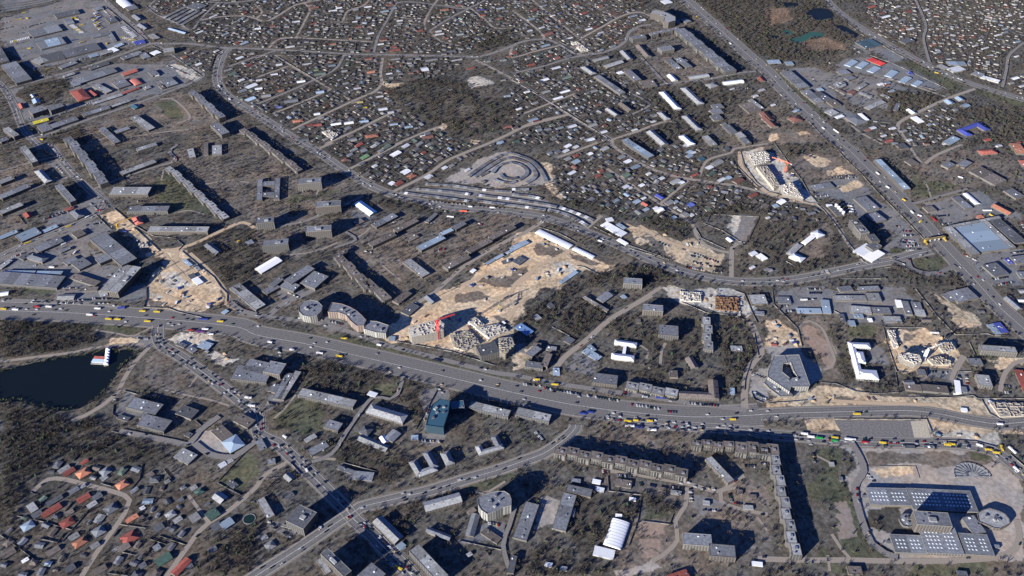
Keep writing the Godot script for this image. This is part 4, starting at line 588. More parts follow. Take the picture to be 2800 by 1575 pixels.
const ROADS = [
	[36,"a",[-766.5,-986.5,-728.7,-984.3,-636.2,-980,-542.9,-971.4,-452.7,-960.8,-379.8,-948.2,-353.2,-932.8,-281.2,-914.6,-210.3,-892,-141.2,-870,-74,-847.7,-8.7,-826.1,38.2,-812,80.9,-800.7,125.7,-792.1,167.7,-786.2,218.3,-781.1,262,-781.1,312.6,-784.5],"avenue",0.3],
	[17,"a",[310.1,-784.8,359.3,-787.5,435.2,-789.9,498.4,-791.3,534.2,-786.2,567.9,-776.1,602.3,-769.1,636.7,-772,673.5,-776.1],"avenue",0.1],
	[15,"a",[120,-783.6,161.2,-772.8,209.8,-765.4,282.7,-759.6,314.1,-752.5,361.7,-746.9,420.7,-740.5,480.7,-738.6,540.5,-736.5,573.7,-728.7,589.2,-714,601.2,-690,608.2,-671],"queue_street",0.85],
	[8,"a",[-300,-966.1,-260.2,-953.4,-215.9,-934.8,-172.2,-912.7,-116.5,-893,-75.5,-877.6,-22.1,-858.8,0,-855.1,51.9,-840.5,103.1,-829.6,166.1,-817.2,215.7,-806.7,265,-798.1,295.3,-792.1],"side_road",0.3],
	[9,"a",[-391.9,-981.1,-361.8,-972.5,-332.7,-968.2,-299.7,-964],"side_road",0.3],
	[9,"a",[-738.7,-1007.4,-665,-1003,-591.4,-997.5,-560.2,-989.8],"side_road",0.6],
	[9,"a",[-361.3,-970.3,-344.9,-972.5,-331.2,-996.4,-306.2,-1016.4,-285,-1036.9,-294.9,-1043.7],"side_road",0.4],
	[15,"a",[-493.8,-953.4,-489.1,-932.8,-477.6,-912.7,-447.1,-891.1,-413.2,-864.4,-380,-836.8,-348,-810.2,-321.4,-786.2,-310.3,-751.7,-287,-738.9,-257.6,-711,-229.1,-682.6,-207,-659.6,-188.2,-640.1,-174.8,-623.8,-156.2,-608,-137.5,-587.4,-113.5,-562.5,-95.9,-541],"hill_street",0.8],
	[14,"a",[-284,-541,-271.2,-554.2,-243.9,-577.3,-215.9,-602.8,-196.7,-621.2,-180.7,-634.7,-171.7,-642.9,-133.2,-654.7,-94.1,-666.7,-54.5,-682.6,-19.7,-695.2,15.7,-711,35.9,-720.2,51.9,-732.6,68.3,-748.5,78.9,-763.1,79.1,-767.8],"cross_street",0.35],
	[16,"a",[-609.5,-1850.4,-614.9,-1811.2,-609.3,-1754.6,-597.9,-1700.5,-576.1,-1652.9,-542.5,-1611.3,-488.8,-1559.3,-440.9,-1509.7,-394.9,-1462.1,-352,-1423.2,-299.1,-1366.2,-240,-1309,-194.7,-1278.6,-143.2,-1257.8,-93,-1243.3,-43.7,-1236.1,0,-1230.4,0,-1228.9,48.4,-1216.2,95.5,-1189.9,155.6,-1147.1,212.4,-1101.3,254.1,-1074.4,296.1,-1057.7,338.9,-1049.5,378.4,-1049.5,424.1,-1055.4,488.5,-1074.4,538.1,-1090.2,579.3,-1101.3,623.3,-1118.9,647.5,-1126.5],"boulevard",0.25],
	[30,"a",[404.3,-2138.6,422.3,-2084.2,452.3,-1984.1,480.3,-1890.9,505.9,-1801.6,527.2,-1736.3,535.7,-1683,555.6,-1599.1,575.1,-1524.7,593.3,-1455,606.1,-1423.2,620.1,-1362.9,636.8,-1305.9,649.6,-1243.3,658.2,-1192.6,666,-1152.4,674.1,-1111.3,684.7,-1060.1,688.8,-1036.9,695.6,-996.4,711.7,-945.1,720.6,-908.7],"highway",0.35],
	[17,"a",[746.6,-2132.5,757,-2049,778.8,-1964.9,810.1,-1885.8,841.2,-1816.1,872.4,-1754.6,905.4,-1704.9,948.7,-1661.4,1002,-1615.4,1028.4,-1595.1],"highway",0.2],
	[11,"a",[-799.9,-1096.4,-783.7,-1111.3,-752.5,-1147.1,-717.5,-1177.7,-694.3,-1200.9,-676.6,-1223.3,-675.6,-1257.8],"market_street",0.5],
	[11,"a",[-1050.9,-1700.5,-1031.2,-1683,-1000.7,-1644.5,-959.1,-1583,-911.8,-1505.9,-875.5,-1462.1,-844.7,-1430.4,-837.5,-1444.1,-794.9,-1389.3,-751,-1337.2,-712.6,-1296.7,-686.3,-1269.6],"market_street",0.35],
	[8,"a",[-1005.8,-1665.7,-957.9,-1700.5,-895.1,-1750,-833.7,-1813.6,-783.2,-1870.5,-755.1,-1870.5,-700.9,-1870.5,-620.2,-1850.4,-550.8,-1845.5,-463.2,-1835.6,-332.7,-1818.5,-205,-1813.6,-98.8,-1806.4,-67.2,-1806.4,-35.8,-1828.2,0,-1857.9,21.7,-1880.7,72.1,-1893.5,103.8,-1865.5,137.9,-1818.5,180.6,-1820.9,218.8,-1845.5,245.7,-1880.7,261.8,-1932.7,291.9,-1964.9,315,-1970.4],"village_road",0.12],
	[7,"a",[-883.1,-1458.6,-844.8,-1491.1,-803,-1534.2,-740.5,-1591,-665,-1665.7,-630.8,-1718.3,-671.8,-1763.9,-724.9,-1818.5,-774.6,-1870.5],"village_road",0.15],
	[9,"a",[-787.6,-1870.5,-850.2,-1964.9,-927.3,-2060.7,-975.6,-2126.4],"village_road",0.3],
	[6,"a",[-854.1,-2072.4,-831.3,-2043.3,-798.1,-2009.1,-750.7,-1970.4,-716.3,-1943.3,-712.3,-1986.8,-704.8,-2054.8,-696.5,-2096.1],"village_road",0.05],
	[6,"a",[-848,-2114.2,-851.2,-2078.3,-830.1,-2054.8],"village_road",0],
	[6,"a",[-721.6,-2102.1,-668.2,-2096.1,-609,-2114.2],"village_road",0],
	[6,"d",[-716,-1992.4,-671.6,-2014.8,-615.7,-2020.4,-585,-2003.5,-559.3,-1989.6,-537.1,-2026.1,-508.6,-2084.2,-457.2,-2114.2],"village_lane",0],
	[5,"d",[-601.2,-2078.3,-579.8,-2043.3,-585,-2003.5],"village_lane",0],
	[6,"d",[-523.9,-1850.4,-513.1,-1893.5,-475.2,-1901.2,-386,-1890.9,-304,-1880.7],"village_lane",0.05],
	[6,"a",[-295.4,-1825.8,-295,-1916.9,-285.4,-1992.4,-277,-2066.5,-270.5,-2096.1,-238,-2102.1,-180.2,-2084.2,-109,-2063.6,-63.6,-2114.2],"village_lane",0.05],
	[5,"d",[-475.2,-1901.2,-471.1,-2003.5,-471.8,-2060.7,-492,-2096.1],"village_lane",0],
	[5,"d",[-384.4,-1986.8,-381.8,-2049,-350.7,-2078.3,-341,-2114.2],"village_lane",0],
	[5,"d",[-193.3,-1943.3,-198.8,-1986.8,-188.4,-2066.5,-177.4,-2114.2],"village_lane",0],
	[6,"a",[-184.1,-1938,-141.1,-2009.1,-97.4,-2066.5],"village_lane",0.05],
	[5,"d",[-184.1,-1938,-156.4,-1885.8,-113.9,-1860.4],"village_lane",0],
	[5,"d",[-97.4,-2066.5,-60.9,-1997.9,-37.6,-1954.1,0,-1948.7],"village_lane",0],
	[6,"a",[-592.8,-1754.6,-542.3,-1806.4,-540.8,-1799.2,-518.9,-1825.8,-505.9,-1835.6],"village_lane",0.05],
	[6,"a",[-496.6,-1595.1,-448,-1644.5,-400.1,-1700.5,-365,-1750,-357.2,-1811.2],"village_lane",0.05],
	[4,"d",[-521.3,-1709.3,-464.6,-1763.9],"village_lane",0],
	[5,"d",[-502,-1816.1,-447.6,-1750,-400.1,-1700.5,-363.7,-1661.4],"village_lane",0],
	[5,"d",[-456.5,-1559.3,-396.3,-1619.5,-359.7,-1661.4],"village_lane",0.05],
	[6,"d",[-409,-1498.5,-355.6,-1559.3,-305.9,-1615.4,-271.2,-1652.9,-263.6,-1691.7,-269.6,-1727.2,-273.6,-1801.6],"village_lane",0.05],
	[6,"d",[-341.2,-1444.8,-290,-1494.8,-240.5,-1551.6,-214.3,-1575.1],"village_lane",0.05],
	[5,"d",[-211.1,-1444.8,-160.2,-1491.1,-124.8,-1517.2],"village_lane",0],
	[6,"d",[-352.3,-1425,-325.9,-1451.2],"village_lane",0],
	[6,"d",[-285.1,-1359.7,-242.7,-1406.1,-200.8,-1451.2],"village_lane",0.05],
	[7,"d",[-199.2,-1290.6,-149.2,-1340.4,-117.4,-1386,-83.4,-1416.4,-39.5,-1451.2,0,-1487.5,37.5,-1522.8,106.4,-1555.4],"village_lane",0.05],
	[7,"d",[-77.3,-1792.1,-34.6,-1745.4,0,-1704.9,0,-1700.5,49.3,-1640.3,86.7,-1587,131.2,-1524.7,182.2,-1462.1,180.6,-1444.1,219.7,-1386,259.1,-1350,304.3,-1329.3,356.5,-1315.2,388.4,-1304.4,429,-1283.1,457.9,-1263.7,501.2,-1252,517.5,-1214.8,524.1,-1147.1,533.9,-1096.4],"village_lane",0.05],
	[6,"d",[0,-2054.8,55.8,-1948.7,72.1,-1893.5],"village_lane",0],
	[6,"d",[47.4,-2114.2,108.5,-1981.3,148.8,-1896.1,156,-1870.5],"village_lane",0.05],
	[5,"d",[170.7,-2114.2,219.1,-2037.5,239.5,-2006.3],"village_lane",0.05],
	[6,"d",[148.8,-1896.1,201.7,-1959.5,242,-2009.1,276.8,-2037.5,304.5,-2037.5,335.1,-1986.8,350.3,-1964.9],"village_lane",0.05],
	[5,"d",[0,-1855.4,0,-1804,53.4,-1835.6,108.1,-1865.5],"village_lane",0],
	[6,"a",[0,-1727.2,62.2,-1759.2,126.5,-1801.6,180.4,-1818.5],"village_lane",0.05],
	[5,"d",[22.8,-1559.3,81.6,-1607.2,124.2,-1640.3],"village_lane",0],
	[6,"d",[0,-1494.8,56.3,-1528.5,106.3,-1553.5],"village_lane",0],
	[6,"d",[178.2,-1458.6,230.8,-1491.1,281.2,-1524.7,309.5,-1526.6],"village_lane",0.1],
	[7,"a",[265.1,-1665.7,321.3,-1683,405.3,-1704.9,471.3,-1731.8,502.9,-1736.3],"estate_road",0.25],
	[6,"a",[274,-1801.6,296.6,-1727.2,312.7,-1678.6,329.3,-1683],"estate_road",0.3],
	[5,"a",[236.6,-1640.3,266.9,-1595.1,228,-1555.4],"estate_road",0.2],
	[6,"d",[77.8,-1397.7,116.3,-1423.2,155.9,-1451.2],"village_lane",0],
	[6,"d",[165.1,-1362.9,203.1,-1309,246.7,-1252,287.8,-1198.1,290.7,-1165.6,302.1,-1139.3,322.7,-1123.9,334.5,-1121.4],"village_lane",0.05],
	[5,"d",[245.4,-1254.9,301.9,-1324.6],"village_lane",0],
	[5,"d",[322.7,-1337.2,345,-1389.3,392.3,-1416.4,400.2,-1430.2],"village_lane",0],
	[5,"d",[400.2,-1430.2,464.7,-1447.7],"village_lane",0],
	[7,"d",[325.3,-1055.4,341.5,-1134.2,351.2,-1144.5],"village_lane",0.05],
	[7,"d",[114,-1179,145.6,-1220.4],"village_lane",0],
	[7,"d",[49.7,-1203.6,15.7,-1168.3,0,-1157.6,-26,-1134.2,-70.5,-1089,-105.1,-1036.9,-111.6,-1025.5,-145.1,-992],"excavation_road",0.35],
	[6,"a",[-407.1,-1181.7,-361.6,-1192.6,-331.6,-1203.6,-294.7,-1234.6,-266.9,-1257.8,-243.4,-1281.6],"estate_road",0.35],
	[5,"a",[-888.4,-1353.2,-847.2,-1379.3,-807.1,-1402.7],"estate_road",0.3],
	[5,"a",[-849.7,-1263.7,-812.2,-1293.7,-788.3,-1318.3,-754.5,-1337.2],"estate_road",0.3],
	[6,"a",[-705.8,-1296.7,-665.9,-1334,-631.4,-1361.3,-593.8,-1387.6,-612.7,-1416.4,-606.2,-1444.1],"estate_road",0.3],
	[7,"d",[-543.3,-1123.9,-514.7,-1131.6,-488.7,-1149.8,-457.5,-1181.7,-431.7,-1200.9,-407.1,-1181.7],"sandy_track",0.05],
	[7,"d",[-517.1,-1129.1,-509.2,-1101.3,-475.6,-1072],"sandy_track",0],
	[7,"d",[-495.8,-1118.9,-453.8,-1074.4,-425.2,-1036.9,-410.9,-1014.1,-410,-998.6,-372.3,-976.8],"sandy_track",0],
	[9,"a",[-406.8,-1003,-385.1,-983.2,-362.2,-974.6],"side_road",0.4],
	[5,"a",[-275.9,-1131.6,-244.7,-1152.4,-263.3,-1173.6],"estate_road",0.2],
	[6,"d",[160.4,-985.4,219.5,-1036.9],"dirt_road",0],
	[8,"d",[52.4,-855.1,69.5,-887.2,102.5,-922.7,132.8,-959.7,163.5,-987.6,202.7,-1018.7],"dirt_road",0.08],
	[4,"d",[197.5,-873.8,202.2,-900.8,209.7,-916.6],"footpath",0],
	[9,"d",[335.5,-959.7,337.7,-916.6,336.3,-896.9,318.1,-873.8,306.3,-847.7,297.4,-815.5,294.6,-794.7],"dirt_road",0.1],
	[6,"d",[-492.7,-908.7,-503.1,-877.6,-507.3,-845.9,-507.2,-826.1,-517.3,-803.3,-535.2,-782.8,-548.4,-774.4],"lake_road",0.05],
	[5,"d",[-683.3,-879.5,-646.5,-887.2,-596.6,-896.9,-566.5,-906.7,-527.8,-912.7,-501.3,-914.6],"lake_path",0],
	[3,"d",[-577.9,-943.1,-542,-934.8,-521.4,-930.8,-498,-953.4],"lake_path",0],
	[8,"a",[-366.2,-781.1,-384.7,-756.5,-391.3,-735.7,-410.3,-738.9,-456.2,-750.1,-482.8,-756.5],"village_lane",0.1],
	[6,"d",[-552.6,-665.3,-542.1,-682.6,-522.3,-682.6,-496.4,-675.4,-470.8,-668.2,-444.9,-659.6,-436.9,-652.6,-436.7,-634.7,-442.8,-609.3,-448.8,-588.6,-454.7,-560.1,-456.1,-549.3],"village_lane",0.06],
	[6,"d",[-367.4,-548.1,-355.5,-584.8,-346.1,-610.6,-338.1,-622.5,-319.7,-638.8,-296.5,-671,-288.9,-690,-265.6,-709.4],"village_lane",0.06],
	[4,"d",[-339.2,-622.5,-356.9,-642.9,-371.6,-659.6],"village_lane",0],
	[8,"a",[-311.5,-740.5,-332.1,-715.5,-344,-715.5,-363.1,-720.2,-385.7,-737.3],"village_lane",0.2],
	[5,"a",[-238.1,-707.9,-216.2,-720.2,-204.2,-753.3,-190.4,-789.6,-177,-813.7,-154.9,-810.2,-146.9,-819,-142.2,-851.4],"park_road",0.2],
	[4,"d",[-238.2,-715.5,-210.3,-712.5],"footpath",0],
	[5,"a",[-0.8,-554.2,-9.6,-591.2,-3.1,-617.2,3.4,-642.9],"estate_road",0.25],
	[8,"a",[411.8,-738.9,415.8,-715.5,414.3,-694.4,396.9,-671,392.2,-642.9,391.3,-617.2,393,-593.7,404.3,-581.1,415.6,-576.1],"library_road",0.06],
	[7,"d",[265.1,-575.4,307.6,-573.6,361.2,-573.6,414.4,-572.3,489.9,-573.6,535.9,-581.1,557,-600.2,565,-626.5],"library_road",0.04],
	[4,"d",[353,-606.7,358.6,-587.4,364,-576.1],"footpath",0],
	[3,"d",[341.4,-579.8,338.3,-560.1],"footpath",0],
	[6,"d",[105.9,-697.4,152,-688.5,202.9,-676.8,239.1,-665.3,263.4,-684.1,272.4,-688.5],"courtyard_lane",0.45],
	[5,"d",[240.3,-665.3,238.9,-651.2,259.6,-640.1,288.3,-633.3],"courtyard_lane",0.2],
	[5,"d",[203.2,-671,197.2,-645.6,182.8,-623.8,181.6,-598.9,161.5,-578.6,150,-572.3],"courtyard_lane",0.1],
	[3,"d",[275.4,-629.2,283.4,-610.6],"footpath",0],
	[6,"a",[664.5,-1253.4,709.3,-1272.6,769,-1298.2],"estate_road",0.2],
	[6,"d",[726.6,-1379.3,758.5,-1409.5,816.2,-1444.1],"village_lane",0],
	[5,"d",[719.2,-1451.2,718.3,-1406.1,720.8,-1382.6],"village_lane",0],
	[6,"a",[960,-2114.2,933.4,-1970.4,901.2,-1890.9,874.4,-1777.9],"village_lane",0.05],
	[6,"a",[1114.6,-1875.6,1055.5,-1811.2,1021.6,-1745.4,980.3,-1665.7],"village_lane",0.05],
	[7,"d",[924.8,-1661.4,853.7,-1619.5,775.7,-1563.3,725.7,-1520.9,719,-1483.8,720.6,-1444.8],"village_lane",0.05],
	[6,"d",[754.8,-1709.3,803.8,-1674.3,852.8,-1627.8],"village_lane",0],
	[5,"d",[629.2,-1543.8,641.3,-1494.8,671.8,-1444.8],"village_lane",0],
	[8,"a",[602.9,-1103.8,600,-1081.7,615.3,-1069.6,636.2,-1069.6,669.4,-1086.6],"loop_road",0.3],
	[8,"a",[578.5,-1098.8,596.3,-1084.1,619.6,-1064.8,644.3,-1067.2],"loop_road",0.2],
	[8,"d",[574.6,-844.1,590.8,-870,608.1,-891.1],"dirt_road",0],
	[6,"d",[628.8,-824.3,646.8,-855.1,670.8,-877.6,691.9,-883.4],"dirt_road",0],
	[7,"d",[429.3,-1284.6,467.6,-1269.6,497.9,-1252],"sandy_track",0],
	[8,"d",[409,-1419.8,401.6,-1372.7,415.3,-1312.1,430,-1287.6],"sandy_track",0],
	[6,"d",[-141.3,-964,-110,-1000.8,-82.4,-1023.2,-53.7,-1032.3,-34.5,-1023.2],"sandy_track",0],
	[6,"d",[0,-1039,22.2,-1060.1,39.2,-1089,60.7,-1101.3,85.9,-1121.4,95.7,-1131.6],"sandy_track",0],
	[6,"d",[-24.2,-1009.7,-9.8,-1018.7,0,-1027.7,5.9,-1046.2,39.1,-1086.6],"sandy_track",0],
	[6,"d",[-74.5,-1041.3,-39.8,-1064.8,0,-1084.1,30.3,-1101.3,39.2,-1091.5],"sandy_track",0],
	[6,"d",[98.5,-1098.8,120.2,-1084.1,139,-1074.4],"sandy_track",0],
	[6,"d",[-513.3,-1023.2,-479.2,-1005.2,-445.8,-987.6],"sandy_track",0],
	[6,"d",[204.1,-1192.6,234.7,-1157.6,263,-1136.8,299.6,-1123.9],"sandy_track",0],
	[6,"d",[516.1,-900.8,523.5,-866.3,551.8,-871.9,583.5,-868.2],"sandy_track",0],
	[6,"d",[390.2,-810.2,427.4,-806.7,477.1,-803.3,539.7,-801.5],"sandy_track",0],
	[6,"d",[-533.4,-1116.3,-507.4,-1084.1,-476.6,-1048.3],"sandy_track",0],
	[6,"d",[-6.7,-961.8,0,-978.9,8.6,-996.4,15.8,-1009.7],"sandy_track",0],
	[4,"d",[-689.8,-1615.4,-667.6,-1619.5,-640.1,-1591,-614.9,-1555.4,-611.6,-1536.1,-628.5,-1522.8],"running_track",0],
	[4,"d",[398.8,-945.1,404.6,-957.6,418.3,-961.8,431.2,-947.2,432.7,-916.6,431.8,-883.4,424.2,-870,412.2,-864.4],"running_track",0],
	[3,"d",[365.1,-717.8,378,-707.9],"footpath",0],
	[3,"d",[423.3,-724.8,423.3,-704.9],"footpath",0],
	[3,"d",[-327.5,-1275.6,-322.9,-1309,-300.6,-1318.3],"footpath",0],
	[3,"d",[-606.6,-1359.7,-599.7,-1324.6],"footpath",0],
	[3,"d",[-545.3,-1228.9,-527.4,-1234.6,-500,-1223.3],"footpath",0],
	[3,"d",[-245.4,-1157.6,-231.7,-1173.6,-225.4,-1187.2],"footpath",0],
	[3,"d",[-272,-1147.1,-302.4,-1123.9,-346.5,-1113.8],"footpath",0],
	[3,"d",[-169.6,-1101.3,-199.4,-1096.4,-165.1,-1053],"footpath",0],
	[3,"d",[-449.9,-827.9,-413.5,-817.2,-386.2,-810.2,-358.2,-799.8],"footpath",0],
	[3,"d",[-417.9,-833.2,-414,-847.7,-412.1,-855.1],"footpath",0],
	[3,"d",[-277.4,-819,-287.7,-793,-297.2,-777.8],"footpath",0],
	[3,"d",[-43.5,-666.7,-36.5,-662.5,-26.2,-665.3,-7.9,-679.7],"footpath",0],
	[3,"d",[698.2,-1269.6,704.3,-1305.9,705.2,-1327.7],"footpath",0],
	[3,"d",[230.9,-671,239.1,-665.3,259.8,-671],"footpath",0],
	[3,"d",[388.5,-1792.1,405.4,-1754.6,429.3,-1773.2],"footpath",0],
	[3,"d",[168.8,-916.6,184.7,-900.8,180.3,-885.3],"footpath",0],
	[3,"d",[-523.1,-1312.1,-483.7,-1324.6,-448.2,-1318.3],"footpath",0],
	[3,"d",[-701.1,-1469.3,-651.7,-1487.5,-599.4,-1498.5],"footpath",0],
	[2.2,"a",[-1216.5,-2078.3,-1152.5,-2099.1,-1092.2,-2132.5],"railway_track",0],
	[2.2,"a",[-1209.8,-2063,-1147.1,-2086,-1088,-2121.5],"railway_track",0],
	[2.2,"a",[-1203.2,-2047.9,-1141.7,-2073,-1083.8,-2110.5],"railway_track",0],
	[2.2,"a",[-1196.6,-2032.9,-1136.4,-2060.1,-1079.6,-2099.7],"railway_track",0],
]
